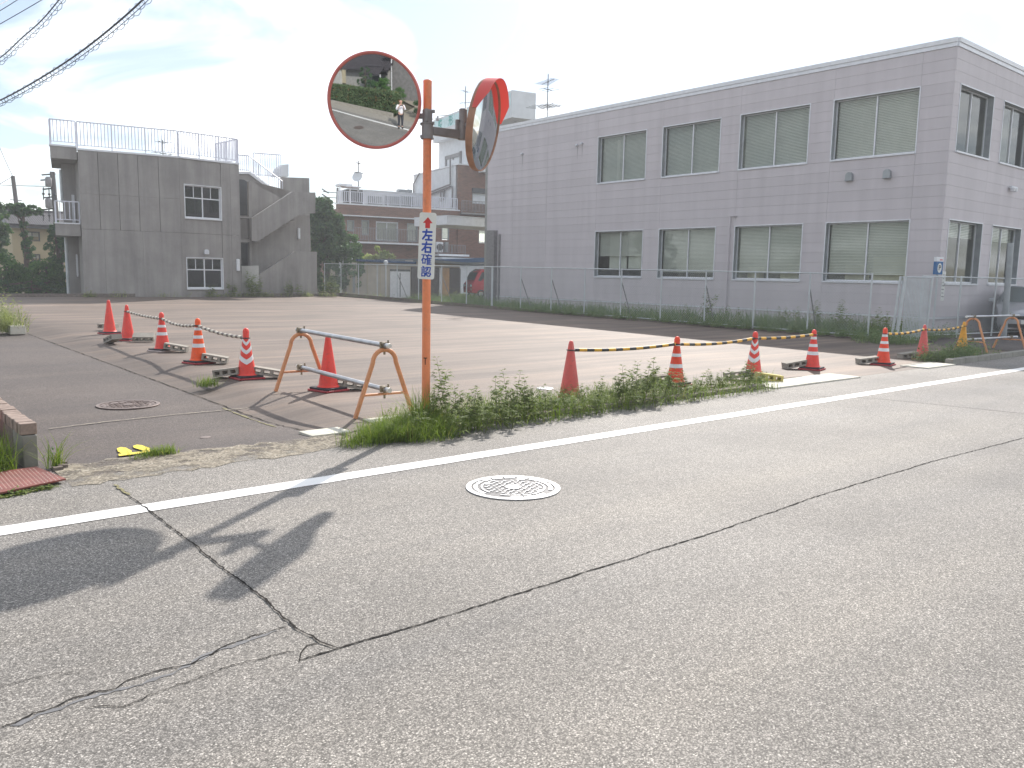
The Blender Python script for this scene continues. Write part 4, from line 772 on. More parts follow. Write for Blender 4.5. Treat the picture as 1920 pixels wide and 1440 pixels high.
m = MB(); m.tube([FSd.pt(*sd_(637.5, 560, .6), .6), FSd.pt(*sd_(637.5, 483, .6), .6), FSd.pt(*sd_(652, 482, .6), .6), FSd.pt(*sd_(660, 486, .6), .6)], 0.07, 8); m.tube([FSd.pt(*sd_(643, 484, .6), .6), FSd.pt(*sd_(643, 500, .6), .6)], 0.05, 8); m.build('pipe', M_white, EQ, smooth=True)
q = FSd.pt(*sd_(723.5, 492, 1.0), 1.0); m = MB(); m.lathe([(0.01, -.14), (.10, -.12), (.14, 0), (.10, .1), (.01, .14)], 12, tuple(q)); m.tube([q+Vector((0, 0, -.12)), Vector((q.x, q.y, 0))], 0.04, 6); tag(m.build('shed_lamp', M_whitew, smooth=True), 'small round pale lamp on a post in front of the sheds', 'lamp')

# ------------------------------------------------------------------ vehicles
def wheel(parent, c, ax, r=0.29, w=0.2):
    t_ = MB(); t_.lathe([(r*0.62, -w/2), (r*0.95, -w/2), (r, -w/3), (r, w/3), (r*0.95, w/2), (r*0.62, w/2)], 24, cap=False); rot = Vector(ax).to_track_quat('Z', 'Y').to_matrix()
    t_.v = [tuple(rot @ Vector(v)+Vector(c)) for v in t_.v]; o = t_.build('tyre', M_tyre, parent, local=True, smooth=True); h = MB(); h.lathe([(r*0.62, -w*0.3), (r*0.3, -w*0.42), (0.01, -w*0.40)], 20, cap=False); h.lathe([(r*0.62, w*0.3), (r*0.3, w*0.42), (0.01, w*0.40)], 20, cap=False); h.v = [tuple(rot @ Vector(v)+Vector(c)) for v in h.v]; h.build('rim', M_hub, o, local=True, smooth=True)
def car(name, label, cat, loc, rz, paint, L_, W_, prof, glass_side, hood_z, kind):
    c = thing(name, label, cat, loc, rz); sec = []                       # prof: list of (x, zbottom, ztop, half width at belt, half width at top)
    m = MB(); n = 12; rings = []
    for (x, z0, z1, hw, ht, zb) in prof:
        ring = [(x, -hw*0.92, z0), (x, -hw, z0+0.15), (x, -hw, zb), (x, -ht, z1-0.06), (x, -ht*0.82, z1), (x, ht*0.82, z1), (x, ht, z1-0.06), (x, hw, zb), (x, hw, z0+0.15), (x, hw*0.92, z0)]
        rings.append(ring)
    vs = [p for r_ in rings for p in r_]; k = 10; fs = []
    for i in range(len(rings)-1):
        for j in range(k): fs.append((i*k+j, (i+1)*k+j, (i+1)*k+(j+1) % k, i*k+(j+1) % k))
    fs += [tuple(range(k)), tuple(range(len(vs)-1, len(vs)-k-1, -1))]
    m.add(vs, fs); b = m.build('body', paint, c, local=True, smooth=True)
    for pl in glass_side:                                               # side glass panels as (x,z) polygons on both sides
        for s in (1, -1):
            g = MB(); g.add([(x, s*y, z) for x, y, z in pl], [tuple(range(len(pl)))]); g.build('side_window', M_glassd if kind != 'van' else M_black, c, local=True)
    return c
# red box van seen past the end of the siding building
van = car('red_van', 'bright red small box van parked beyond the far end of the siding building', 'van', (34.7, 43.4, 0.0), R(168), M_redpaint, 3.3, 1.45,
    [(-1.62, 0.32, 1.50, 0.70, 0.66, 1.0), (-1.58, 0.28, 1.80, 0.73, 0.62, 1.05), (-1.3, 0.25, 1.88, 0.74, 0.62, 1.05), (0.9, 0.25, 1.88, 0.74, 0.62, 1.05), (1.2, 0.27, 1.70, 0.74, 0.63, 1.05), (1.48, 0.3, 1.15, 0.72, 0.66, 1.0), (1.66, 0.33, 0.95, 0.69, 0.62, 0.8)],
    [[(-1.35, .725, 1.1), (-0.55, .725, 1.1), (-0.55, .65, 1.68), (-1.3, .65, 1.68)], [(-0.45, .725, 1.1), (0.35, .725, 1.1), (0.35, .65, 1.68), (-0.45, .65, 1.68)], [(0.45, .725, 1.1), (1.28, .735, 1.1), (0.95, .65, 1.68), (0.45, .65, 1.68)]], 1.0, 'van')
for x in (-1.05, 1.05):
    for s in (1, -1): wheel(van, (x, s*0.68, 0.27), (0, 1, 0), 0.27, 0.16)
m = MB(); m.add([(1.24, -.6, 1.66), (1.24, .6, 1.66), (1.51, .66, 1.16), (1.51, -.66, 1.16)], [(0, 1, 2, 3)]); m.build('windscreen', M_black, van, local=True)
m = MB(); [m.box(-0.3+0.09*i, -0.24+0.09*i, 0.741, 0.746, 0.85, 0.91) for i in range(5)]; m.build('side_lettering', M_white, van, local=True)
m = MB(); m.box(1.62, 1.70, -.62, -.4, .72, .86); m.build('headlight', M_white, van, local=True); m = MB(); m.box(1.62, 1.70, .4, .62, .72, .86); m.build('headlight', M_white, van, local=True)
# silver grey car at the right edge
gc = car('grey_car', 'silver grey car parked in front of the siding building at the right edge', 'car', (29.9, 9.75, 0.0), R(200), M_greypaint, 4.2, 1.7,
    [(-2.1, 0.35, 0.95, 0.72, 0.62, 0.8), (-2.0, 0.25, 1.10, 0.80, 0.68, 0.9), (-1.5, 0.2, 1.42, 0.84, 0.62, 0.95), (-0.8, 0.2, 1.50, 0.85, 0.58, 0.95), (0.1, 0.2, 1.48, 0.85, 0.60, 0.95), (0.95, 0.2, 0.98, 0.84, 0.74, 0.92), (1.7, 0.22, 0.88, 0.81, 0.70, 0.80), (2.0, 0.28, 0.74, 0.76, 0.62, 0.62), (2.12, 0.36, 0.60, 0.66, 0.55, 0.5)],
    [[(-1.6, .80, 1.0), (-0.55, .83, 1.0), (-0.6, .66, 1.36), (-1.35, .69, 1.34)], [(-0.45, .83, 1.0), (0.72, .83, 1.0), (0.1, .66, 1.36), (-0.45, .66, 1.38)]], 0.9, 'car')
for x in (-1.3, 1.32):
    for s in (1, -1): wheel(gc, (x, s*0.77, 0.30), (0, 1, 0), 0.30, 0.19)
m = MB(); m.add([(0.18, -.56, 1.46), (0.18, .56, 1.46), (0.93, .70, 1.005), (0.93, -.70, 1.005)], [(0, 1, 2, 3)]); m.build('windscreen', M_carglass, gc, local=True)
for s in (1, -1):
    m = MB(); m.box(0.55, 0.68, s*0.98-0.09, s*0.98+0.09, 0.98, 1.10); m.build('wing_mirror', M_greypaint, gc, local=True, bevel=0.02); m = MB(); m.box(1.93, 2.06, s*0.56-0.15, s*0.56+0.15, 0.62, 0.73); m.build('headlight', M_glass, gc, local=True, bevel=0.02)
m = MB(); m.box(2.09, 2.14, -0.45, 0.45, 0.50, 0.60); m.build('grille', M_black, gc, local=True); m = MB(); m.box(2.125, 2.15, -0.17, 0.17, 0.36, 0.48); m.build('number_plate', M_sign, gc, local=True)

# ------------------------------------------------------------------ yellow house and poles at the far left
FH = Facade((onY(18, 450, 62).x, 62), (1, -0.03)); YH = thing('yellow_house', 'pale yellow two-storey house with a dark glazed tile roof behind the trees', 'house', tuple(FH.pt(0, 0, 0)))
def hb(px, py, o=0): return FH.at(px, py, o)
zt = hb(60, 425)[1]; a = hb(26, 500)[0]; b = hb(150, 500)[0]; hw = []
for (x0, y0, x1, y1) in [(47, 435, 74, 452), (61, 477, 75, 492)]: p = hb(x0, y1); q = hb(x1, y0); hw.append((p[0], q[0], p[1], q[1]))
wall_with_holes(FH, a, b, 0.0, zt, hw, -0.2, 0.0, 'wall', M_yellow, YH); m = MB(); m.fbox(FH, a, a+0.2, 0, zt, -7, -0.2); m.fbox(FH, a+0.2, b, 0, zt, -3, -2.9); m.build('side_wall', M_yellow, YH)
for w_ in hw: window(FH, *w_, YH, depth=0.1, mat=M_dark, blind=0.5, sill=False)
rt = hb(60, 400, -3.2)[1]; ra = hb(13, 425, 0.6)[0]; rb = b+0.5
m = MB(); m.add([FH.pt(ra, zt, 0.7), FH.pt(rb, zt, 0.7), FH.pt(rb, rt, -3.4), FH.pt(ra+0.3, rt, -3.4), FH.pt(rb, zt, -7.5), FH.pt(ra, zt, -7.5), FH.pt(ra, zt-0.14, 0.7), FH.pt(rb, zt-0.14, 0.7)], [(0, 1, 2, 3), (3, 2, 4, 5), (5, 0, 3), (6, 7, 1, 0)]); rf = m.build('roof', M_dark, YH)
m = MB(); n = 34
for i in range(n): u = ra+0.1+(rb-ra-0.2)*i/n; m.tube([FH.pt(u, zt+0.04, 0.72), FH.pt(u+0.02, rt+0.04, -3.35)], 0.10, 6)
stuff(m.build('tile_ridges', M_tile, rf)); m = MB(); m.tube([FH.pt(ra+0.2, rt+0.1, -3.4), FH.pt(rb, rt+0.1, -3.4)], 0.16, 8); m.build('ridge_cap', M_tile, rf)
def pole_thing(name, label, pa, pb, Y, r, extras):
    a = onY(*pa, Y); b = onY(*pb, Y); base = Vector((b.x, b.y, 0.1)); d = (a-b); base = b - d*((b.z-0.1)/d.z); t_ = thing(name, label, 'utility pole', tuple(base)); m = MB(); m.tube([base, a], [r*1.25, r*0.85], 10); m.build('pole', M_utpole, t_, smooth=True); extras(t_, a, base); return t_
def ex1(t_, a, b):
    m = MB()
    for k, z in enumerate((1.6, 2.5, 3.4)): c = a.lerp(b, z/(a-b).length*1.0); m.tube([c+Vector((-.35, 0, 0)), c+Vector((.35, 0, 0))], 0.03, 5)
    m.build('step_bolt', M_dark, t_)
pole_thing('utility_pole', 'plain leaning utility pole at the left edge, left of the transformer pole', (24, 330), (35, 418), 66, 0.15, ex1)
def ex2(t_, a, b):
    for py, xa, xb in ((326, 78, 104), (353, 80, 100), (369, 81, 100), (391, 82, 101), (336, 76, 100)):
        p = onY(xa, py+2, a.y); q = onY(xb, py, a.y); m = MB(); m.tube([p, q], 0.045, 5); m.build('crossarm', M_dark, t_)
    for py in (341, 381):
        c = onY(91, py, a.y-0.2); m = MB(); m.lathe([(0.15, -0.30), (0.19, -0.25), (0.19, 0.2), (0.12, 0.30)], 12, tuple(c)); m.build('transformer', M_bracket, t_, smooth=True)
        m = MB()
        for k in (-.3, 0, .3): m.tube([c+Vector((k, 0, -.35)), c+Vector((k*1.1, 0, -1.1))], 0.03, 4); m.lathe([(0.05, 0), (0.09, 0.06), (0.05, 0.12)], 6, tuple(c+Vector((k*1.05, 0, -0.8))))
        m.build('insulator', M_dark, t_)
pole_thing('utility_pole', 'utility pole with transformers and crossarms beside the concrete building', (98, 322), (106, 415), 58, 0.17, ex2)
def ex3(t_, a, b):
    m = MB()
    for dz in (0.5, 1.0, 1.5): m.tube([a+Vector((-1.6, 0, -dz)), a+Vector((0.2, 0, -dz))], 0.04, 5); m.tube([a+Vector((-1.7, 0, -dz+0.25)), a+Vector((-1.0, 0, -dz-0.1))], 0.07, 5)
    m.build('crossarm', M_dark, t_)
pole_thing('utility_pole', 'distant utility pole with crossarms between the green tree and the brick building', (633, 352), (632, 395), 75, 0.13, ex3)
WIRES_LEFT = [((-60, 130), (0, 278), (24, 331), 'short steep wire rising from the plain leaning utility pole'), ((-60, 385), (0, 345), (24, 331), 'short wire dropping left from the plain leaning utility pole'), ((-60, 345), (0, 347), (99, 350), 'level wire running left from the transformer pole')]
def wire(name, label, pix, A, B, r=0.02, spiral=0.0):
    F = Facade(A.xy, (B-A).xy); P = [F.pt(*F.at(*p)) for p in pix]; 
    # smooth through the surveyed points
    D = []
    for i in range(len(P)-1):
        p0 = P[max(i-1, 0)]; p1 = P[i]; p2 = P[i+1]; p3 = P[min(i+2, len(P)-1)]
        for k in range(12):
            t_ = k/12; D.append(0.5*((2*p1)+(p2-p0)*t_+(2*p0-5*p1+4*p2-p3)*t_*t_+(3*p1-p0-3*p2+p3)*t_**3))
    D.append(P[-1]); w = thing(name, label, 'cable', tuple(D[0])); m = MB(); m.tube(D, r, 5); m.build('cable', M_cable, w)
    if spiral:
        H_ = []; s_ = 0.0
        for a, b in zip(D[:-1], D[1:]):
            d = (b-a); L_ = d.length; d.normalize(); u = Vector((-d.y, d.x, 0)).normalized(); n = max(2, int(L_/0.03))
            for k in range(n):
                an = 2*math.pi*(s_+L_*k/n)/0.30; jitter = spiral*(1+0.25*math.sin(an*0.37)); H_.append(a.lerp(b, k/n)+u*math.cos(an)*jitter+Vector((0, 0, 1))*(math.sin(an)*jitter-spiral*0.9))
            s_ += L_
        m = MB(); m.tube(H_, 0.0075, 3); m.build('spiral_hanger', M_cable, w); m = MB(); m.tube([p+Vector((0, 0, -spiral*1.3)) for p in D], r*0.5, 4); m.build('lower_cable', M_cable, w)
A_ = G(0, 188, 6.4); B_ = G(265, 0, 7.2)
wire('overhead_cable', 'thickest overhead cable with spiral hangers, lowest on the left of the sky', [(-140, 232), (-60, 210), (0, 188), (70, 150), (140, 105), (205, 55), (267, 0), (340, -75)], A_, B_, 0.022, 0.085)
A_ = G(0, 108, 7.0); B_ = G(112, 0, 7.6)
wire('overhead_cable', 'second overhead cable with spiral hangers, above the thickest one', [(-140, 175), (-60, 143), (0, 108), (40, 72), (78, 38), (112, -2), (160, -60)], A_, B_, 0.015, 0.085)
for a, b, lab in [((0, 45), (78, 0), 'lowest of the three thin wires in the upper left corner'), ((0, 20), (32, 0), 'middle of the three thin wires in the upper left corner'), ((0, 8), (15, 0), 'topmost of the three thin wires in the upper left corner')]:
    sl = (b[1]-a[1])/(b[0]-a[0]); wire('overhead_wire', lab, [(a[0]-120, a[1]-sl*115), a, b, (b[0]+60, b[1]+sl*62)], G(*a, 7.8), G(*b, 8.2), 0.010)

for a, b, c, lab in WIRES_LEFT: wire('overhead_wire', lab, [a, b, c], onY(b[0], b[1], 66), onY(c[0], c[1], 66), 0.02)

# ================================================================== wire-mesh fences
def chain_link(F, u0, u1, z0, z1, o, parent, pitch=0.085, r=0.0022):
    h = z1-z0; vs = []; fs = []; n = int((u1-u0+h)/pitch)
    for s in (1, -1):
        for i in range(n+1):
            ua = u0-h+i*pitch if s > 0 else u0+i*pitch; ub = ua+h*s; za, zb = z0, z1
            if s > 0:
                if ua < u0: za = z0+(u0-ua); ua = u0
                if ub > u1: zb = z1-(ub-u1); ub = u1
            else:
                if ub < u0: zb = z1-(u0-ub); ub = u0
                if ua > u1: za = z0+(ua-u1); ua = u1
            if zb-za < 0.02: continue
            k = len(vs); oo = o+0.003*s; d = r*0.7
            for (u, z) in ((ua, za), (ub, zb)): vs += [F.pt(u-d*s, z+d, oo), F.pt(u+d*s, z-d, oo), F.pt(u, z, oo+r)]
            fs += [(k, k+1, k+4, k+3), (k+1, k+2, k+5, k+4), (k+2, k, k+3, k+5)]
    m = MB(); m.add(vs, fs); return stuff(m.build('wire_mesh', M_wire, parent))
def mesh_fence(F, us, zf, h, label, brace=()):
    fn = thing('mesh_fence', label, 'fence', tuple(F.pt(us[0], zf(us[0]), 0)))
    for i, u in enumerate(us):
        m = MB(); z = zf(u); m.tube([F.pt(u, z-0.15, 0), F.pt(u, z+h, 0)], 0.024, 8); m.build('post', M_fence, fn, smooth=True)
        if i in brace: m = MB(); m.tube([F.pt(u, z+h*0.72, -0.03), F.pt(u+0.1, z-0.1, -0.75)], 0.018, 6); m.build('brace', M_bracket, fn)
    for a, b in zip(us[:-1], us[1:]):
        za, zb = zf(a), zf(b); m = MB(); m.tube([F.pt(a, za+h-0.03, 0.0), F.pt(b, zb+h-0.03, 0.0)], 0.018, 8); m.build('top_rail', M_fence, fn, smooth=True)
        m = MB(); m.tube([F.pt(a, za+0.10, 0.0), F.pt(b, zb+0.10, 0.0)], 0.016, 6); m.build('bottom_rail', M_fence, fn, smooth=True)
        chain_link(F, a, b, (za+zb)/2+0.11, (za+zb)/2+h-0.04, 0.0, fn)
    return fn
FF = Facade((21.3, 0.0), (0, 1))
near_us = sorted(FF.at(px, py)[0] for px, py in [(1627, 628), (1511, 622), (1409, 614), (1312, 607), (1228, 601), (1155, 593), (1089, 588), (1030, 582), (975, 578), (923, 574)])
far_us = sorted(FF.at(px, py)[0] for px, py in [(879, 571), (835, 567), (790, 564), (758, 562), (724, 560), (690, 558), (658, 556), (629, 554), (607, 553)])
gap = (near_us[-1]-near_us[0])/(len(near_us)-1); near_us = [near_us[0]+gap*i for i in range(len(near_us))]
f0 = near_us[-1]+gap; f1 = 41.0; nf = round((f1-f0)/gap); far_us = [near_us[-1]]+[f0+(f1-f0)*i/nf for i in range(nf+1)]
zfen = lambda y: gz(y)*0.9
mesh_fence(FF, near_us, zfen, 1.74, 'long grey wire-mesh fence between the lot and the siding building', brace=(1, 3, 5, 7, 8))
mesh_fence(FF, [far_us[0]+0.06]+far_us[1:], zfen, 1.74, 'far stretch of wire-mesh fence in front of the sheds', brace=(2, 4))
m = MB(); m.box(21.2, 21.42, near_us[0]-0.3, 41.2, -0.05, 0.04)
m.hexa([(21.2, 10, -0.05), (21.42, 10, -0.05), (21.42, 41.2, -0.05), (21.14, 41.2, -0.05)], [(21.2, 10, zfen(10)+0.03), (21.42, 10, zfen(10)+0.03), (21.42, 41.2, zfen(41.2)+0.10), (21.14, 41.2, zfen(41.2)+0.22)]); struct(m.build('fence_kerb', M_oldbrick))
ge = FF.pt(near_us[0], 0, 0)
# leaning mesh gate leaf
gt = thing('mesh_gate', 'pale galvanised gate leaf with close-set vertical ribs standing at the end of the long fence', 'gate', (21.35, near_us[0]-0.4, 0.02))
Fg = Facade((onX(1676, 625, 21.45).x, onX(1676, 625, 21.45).y), (0.55, -0.62)); a = Fg.at(1676, 624); b = Fg.at(1736, 622); zt_ = Fg.at(1690, 518)[1]
m = MB(); m.tube([Fg.pt(a[0]-0.05, 0.0, 0), Fg.pt(a[0]+0.06, zt_, 0)], 0.035, 8); m.tube([Fg.pt(a[0]+0.06, 0.02, 0.02), Fg.pt(a[0]+0.16, zt_, 0.02)], 0.05, 8); m.tube([Fg.pt(b[0], 0.0, 0), Fg.pt(b[0]+0.05, zt_, 0)], 0.03, 8); m.tube([Fg.pt(a[0]+0.1, zt_-0.02, 0.0), Fg.pt(b[0]+0.05, zt_-0.02, 0.0)], 0.02, 8); m.tube([Fg.pt(a[0], 0.08, 0.0), Fg.pt(b[0], 0.08, 0.0)], 0.02, 8); m.build('gate_frame', M_fence, gt, smooth=True)
w = b[0]-a[0]-0.2
for i in range(16):
    u = a[0]+0.2+w*i/16; m = MB(); m.fbox(Fg, u, u+w/16*0.62, 0.1, zt_-0.05, -0.012, 0.0); m.build('rib', M_fence, gt)
# second fence across the front of the car park
p0 = Vector((23.2, 10.15)); FX = Facade(p0, (1.0, -0.13)); us = [0.0]+[FX.at(px, 630)[0] for px in (1800, 1916)]; us = [0.0, 1.9, 3.8, 5.7, 7.6, 9.5]
f2 = mesh_fence(FX, us, lambda u: 0.0, FX.at(1810, 518)[1], 'wire-mesh fence along the car park to the right of the gate')
q = FX.at(1882, 630, 0.35); m = MB(); m.tube([FX.pt(q[0], -0.1, 0.35), FX.pt(FX.at(1889, 520, 0.35)[0]+0.0, FX.at(1889, 455, 0.35)[1], 0.35)], 0.085, 12); tag(m.build('grey_post', M_alud, smooth=True), 'thick dark grey post in front of the car park fence and the silver car', 'post')
# parking sign on the wall corner
FSi = Facade((25.5, 10.7), (1, -0.25)); a = FSi.at(1754.5, 514.5); b = FSi.at(1769.5, 482); PS = thing('parking_sign', 'small blue and white parking sign with a P in front of the building corner', 'sign', tuple(FSi.pt(a[0], a[1], 0)))
zm = a[1]+(b[1]-a[1])*0.74; m = MB(); m.fbox(FSi, a[0], b[0], zm, b[1], -0.1, 0.0); m.build('sign_top', M_white, PS); m = MB(); m.fbox(FSi, a[0], b[0], a[1], zm-0.002, -0.1, 0.0); m.build('sign_face', plain('blue sign enamel', (0.02, 0.12, 0.30), 0.4), PS)
m = MB(); cu_, cz_ = (a[0]+b[0])/2, (a[1]+zm)/2; m.fpoly(FSi, [(cu_+0.088*math.cos(k*math.pi/12), cz_+0.14*math.sin(k*math.pi/12)) for k in range(24)], 0.001, 0.004); m.build('white_oval', M_sign, PS)
Mx = frame_matrix(Vector((FSi.d.x, FSi.d.y, 0)), Vector((0, 0, 1)), Vector((FSi.n.x, FSi.n.y, 0)), FSi.pt(cu_, cz_, 0.006)); put_text('letter_p', 'P', 0.20, M_black, Mx, PS, bold=0.004, depth=0.001)
m = MB(); m.fbox(FSi, a[0]+0.13, a[0]+0.25, b[1]-0.10, b[1]-0.07, 0.0005, 0.003); m.build('red_mark', M_signred, PS); m = MB(); m.tube([FSi.pt(cu_, 0, -0.05), FSi.pt(cu_, a[1], -0.05)], 0.03, 8); m.build('sign_post', M_fence, PS)

# ================================================================== traffic cones
def make_cone(name, label, loc, rz, body, h=0.70, bands='none', foot=True, footmat=None, group=None, cap=None, scale=1.0, r0=0.125, vface=-112):
    c = thing(name, label, 'traffic cone', loc, rz, group); r_top = 0.030; z0 = 0.055 if foot else 0.0
    prof = [(r0*1.15, z0), (r0, z0+0.018), (r0*0.98, z0+0.03), (r_top+0.004, h-0.05), (r_top-0.002, h-0.02), (r_top-0.014, h-0.004), (0.004, h)]
    if name == 'traffic_cone' and bands != 'none': prof = [(r0*1.15, z0), (r0, z0+0.018), (r0*0.98, z0+0.03), (0.042, h-0.12), (0.043, h-0.05), (0.034, h-0.018), (0.018, h-0.003), (0.004, h)]
    m = MB(); m.lathe(prof, 32); m.build('cone_body', body, c, local=True, smooth=True)
    def rad(z):
        for (ra, za), (rb, zb) in zip(prof[:-1], prof[1:]):
            if za <= z <= zb: return ra+(rb-ra)*(z-za)/(zb-za)
        return 0.03
    if bands != 'none':
        zs = {'two': [(0.29, 0.345), (0.43, 0.475)], 'three': [(0.26, 0.32), (0.40, 0.45), (0.53, 0.575)], 'chevron': [(0.235, 0.305), (0.375, 0.43), (0.495, 0.54)], 'top': [(0.26, 0.315), (0.42, 0.465), (0.575, 0.60)]}[bands]
        for a, b in zs:
            n = 48; vs = []; fs = []
            for k in range(n):
                an = 2*math.pi*k/n; dz = (abs((((an-R(vface)+rz)/math.pi+0.5) % 1.0)-0.5)*2-0.35)*0.085*(1.0 if bands == 'chevron' else 0.0)
                for zz in (a+dz, b+dz): r_ = rad(zz)+0.0022; vs.append((r_*math.cos(an), r_*math.sin(an), zz))
            for k in range(n): k2 = (k+1) % n; fs.append((2*k, 2*k2, 2*k2+1, 2*k+1))
            m = MB(); m.add(vs, fs); m.build('band', M_band, c, local=True, smooth=True)
    if foot:
        m = MB(); m.box(-0.19, 0.19, -0.19, 0.19, 0.0, 0.026); m.build('foot', footmat or M_redrub, c, local=True, bevel=0.010)
        m = MB(); vs = []; ring = [(0.172, -0.172), (0.172, 0.172), (-0.172, 0.172), (-0.172, -0.172)]
        m.box(-0.172, 0.172, -0.172, 0.172, 0.0265, 0.052); m.build('weight', M_rub, c, local=True, bevel=0.010)
    return c
def gp(px, py): p = Lg(px, py); return (p.x, p.y, lot_z(p.x, p.y) if p.x > ALX and p.y > 6.7 else gz(p.y))
random.seed(11)
GL = 'cones along the left edge of the lot'; GR = 'cones along the road edge of the lot'
cone_at = {}
def place(key, *a, **k): c = make_cone(*a, **k); cone_at[key] = c; return c
place('a', 'traffic_cone', 'plain orange-red pointed cone, farthest left with a block behind it', gp(206, 626), R(10), M_cone_r, 0.74, group=GL)
place('b', 'traffic_cone', 'plain red cone between two grey blocks holding the far end of the striped bars', gp(240, 638), R(35), M_cone_r, 0.72, group=GL)
place('c', 'traffic_cone', 'red cone with two straight white bands and a pale foot', gp(305, 658), R(20), M_cone_r, 0.70, bands='two', footmat=M_palefoot, group=GL)
place('d', 'traffic_cone', 'bright orange cone with three straight white bands on a black foot', gp(373, 681), R(15), M_cone_h, 0.72, bands='three', group=GL)
place('e', 'traffic_cone', 'red cone with three white chevrons at the near end of the left row', gp(463, 710), R(2), M_cone_r, 0.71, bands='chevron', group=GL)
place('f', 'traffic_cone', 'plain bright red cone standing behind the near orange barricade', gp(616, 733), R(12), M_cone_r, 0.73, group=GL)
place('g', 'traffic_cone', 'plain faded pinkish red cone in the weeds beside the road', gp(1068, 745), R(30), M_cone_f, 0.73, foot=False, group=GR, r0=0.135)
place('h', 'traffic_cone', 'red cone with straight white bands in the weeds, right of the faded plain cone', gp(1266, 722), R(10), M_cone_o, 0.71, bands='top', group=GR)
place('i', 'traffic_cone', 'red cone with white chevrons beside the yellow block', gp(1412, 704), R(12), M_cone_r, 0.71, bands='chevron', group=GR, vface=-146)
place('j', 'traffic_cone', 'red cone with straight white bands just above the pale gutter slabs', gp(1522, 693), R(14), M_cone_r, 0.70, bands='three', group=GR)
place('k', 'traffic_cone', 'orange banded cone across the gap, left end of the far right bars', gp(1655, 684), R(12), M_cone_o, 0.70, bands='three', group=GR)
place('l', 'traffic_cone', 'plain red cone between the orange banded cone and the yellow cone', gp(1729, 673), R(20), M_cone_f, 0.70, group=GR)
place('m', 'traffic_cone', 'plain yellow cone beside the right-hand barricade', gp(1803, 662), R(20), M_cone_y, 0.70, foot=False, group=GR, r0=0.13)
make_cone('traffic_cone', 'red cone mostly hidden behind the low brick wall at the left edge', (0.93, 8.15, 0.0), R(10), M_cone_r, 0.50, foot=False)
# striped bars hooked over the cones
def bar(ka, kb_, label, mat, sag, r=0.017, old=False, ha=0.60, hb=0.60):
    A = cone_at[ka].location+Vector((0, 0, ha)); B = cone_at[kb_].location+Vector((0, 0, hb)); d = B-A; L_ = d.length; t_ = thing('cone_bar', label, 'cone bar', tuple(A), 0.0, 'striped bars linking the cones')
    X = d.normalized(); Zu = Vector((0, 0, 1)); Y = Zu.cross(X).normalized(); Z = X.cross(Y); rot = Matrix((X, Y, Z)).transposed(); n = 18; pts = [(0.05+(L_-0.10)*i/n, 0, -sag*4*(i/n)*(1-i/n)+(0.004*math.sin(i*2.1) if old else 0)) for i in range(n+1)]
    m = MB(); m.tube(pts, r, 10); o = m.build('striped_tube', mat, t_, local=True, smooth=True); o.rotation_euler = rot.to_euler()
    for s, c in ((0.0, ka), (L_, kb_)):
        m = MB(); ring = [(s+0.052*math.cos(k*math.pi/8), 0.052*math.sin(k*math.pi/8), random.uniform(-.0015, .0015)) for k in range(17)]; m.tube(ring, 0.008, 6, cap=False); o = m.build('hook_ring', M_ring, t_, local=True, smooth=True); o.rotation_euler = rot.to_euler()
    return t_
bar('b', 'c', 'weathered brown and cream bar from the plain red cone to the two-band cone', M_bar_old, 0.02, 0.024, True, 0.585, 0.585)
bar('c', 'd', 'weathered brown and cream bar sagging between the two-band cone and the bright orange cone', M_bar_old, 0.055, 0.024, True, 0.585, 0.605)
bar('d', 'e', 'weathered brown and cream bar ending at the chevron cone of the left row', M_bar_old, 0.03, 0.024, True, 0.60, 0.57)
bar('g', 'h', 'black and yellow bar from the faded plain cone to the banded cone in the weeds', M_bar, 0.03, 0.023, ha=0.61, hb=0.60)
bar('h', 'i', 'black and yellow bar ending at the chevron cone by the yellow block', M_bar, 0.035, 0.023, ha=0.595, hb=0.60)
bar('i', 'j', 'black and yellow bar ending at the cone above the gutter slabs', M_bar, 0.02, 0.023, ha=0.60, hb=0.61)
bar('k', 'l', 'black and yellow bar between the orange banded cone and the plain red cone', M_bar, 0.03, 0.023, ha=0.585, hb=0.60)
bar('l', 'm', 'black and yellow bar ending at the yellow cone', M_bar, 0.04, 0.023, ha=0.60, hb=0.60)
# hollow concrete blocks
def block_mesh():
    m = MB(); L_, W_, H_ = 0.39, 0.19, 0.10; m.box(-L_/2, L_/2, -W_/2, W_/2, 0, 0.026); m.box(-L_/2, L_/2, -W_/2, W_/2, H_-0.026, H_); g = 0.0006
    for a, b in ((-0.195, -0.163), (-0.085, -0.043), (0.043, 0.085), (0.163, 0.195)): m.box(a, b, -W_/2+g, W_/2-g, 0.026, H_-0.026)
    return m
def block(label, px, py, yaw, pitch=0.0, roll=0.0, lift=0.0, mat=None, dx=0, dy=0):
    x, y, z = gp(px, py); o = block_mesh().build('concrete_block', mat or M_conc3); o.location = (x+dx, y+dy, z+0.005+lift); o.rotation_euler = Euler((R(roll), R(pitch), R(yaw)), 'XYZ'); tag(o, label, 'concrete block', 'hollow concrete blocks weighting the cones'); return o
block('grey block lying behind the farthest left cone', 203, 620, -40, 0, 0, 0.05)
block('grey block propped on the left side of the second plain red cone', 212, 645, -80, -16, 0, 0.05); block('grey block propped on the right side of the second plain red cone', 270, 641, -25, 0, 24, 0.05)
block('grey block leaning on the pale foot of the two-band cone', 330, 660, -32, 10, 0, 0.035)
block('grey block leaning on the foot of the bright orange cone', 403, 682, -30, 10, 0, 0.035)
block('grey block leaning left against the foot of the near chevron cone', 430, 709, -52, -9, 0, 0.035); block('grey block leaning right against the foot of the near chevron cone', 500, 709, -28, 10, 0, 0.035)
block('brown-grey block behind the red cone inside the near barricade', 655, 731, -26, 10, 0, 0.03)
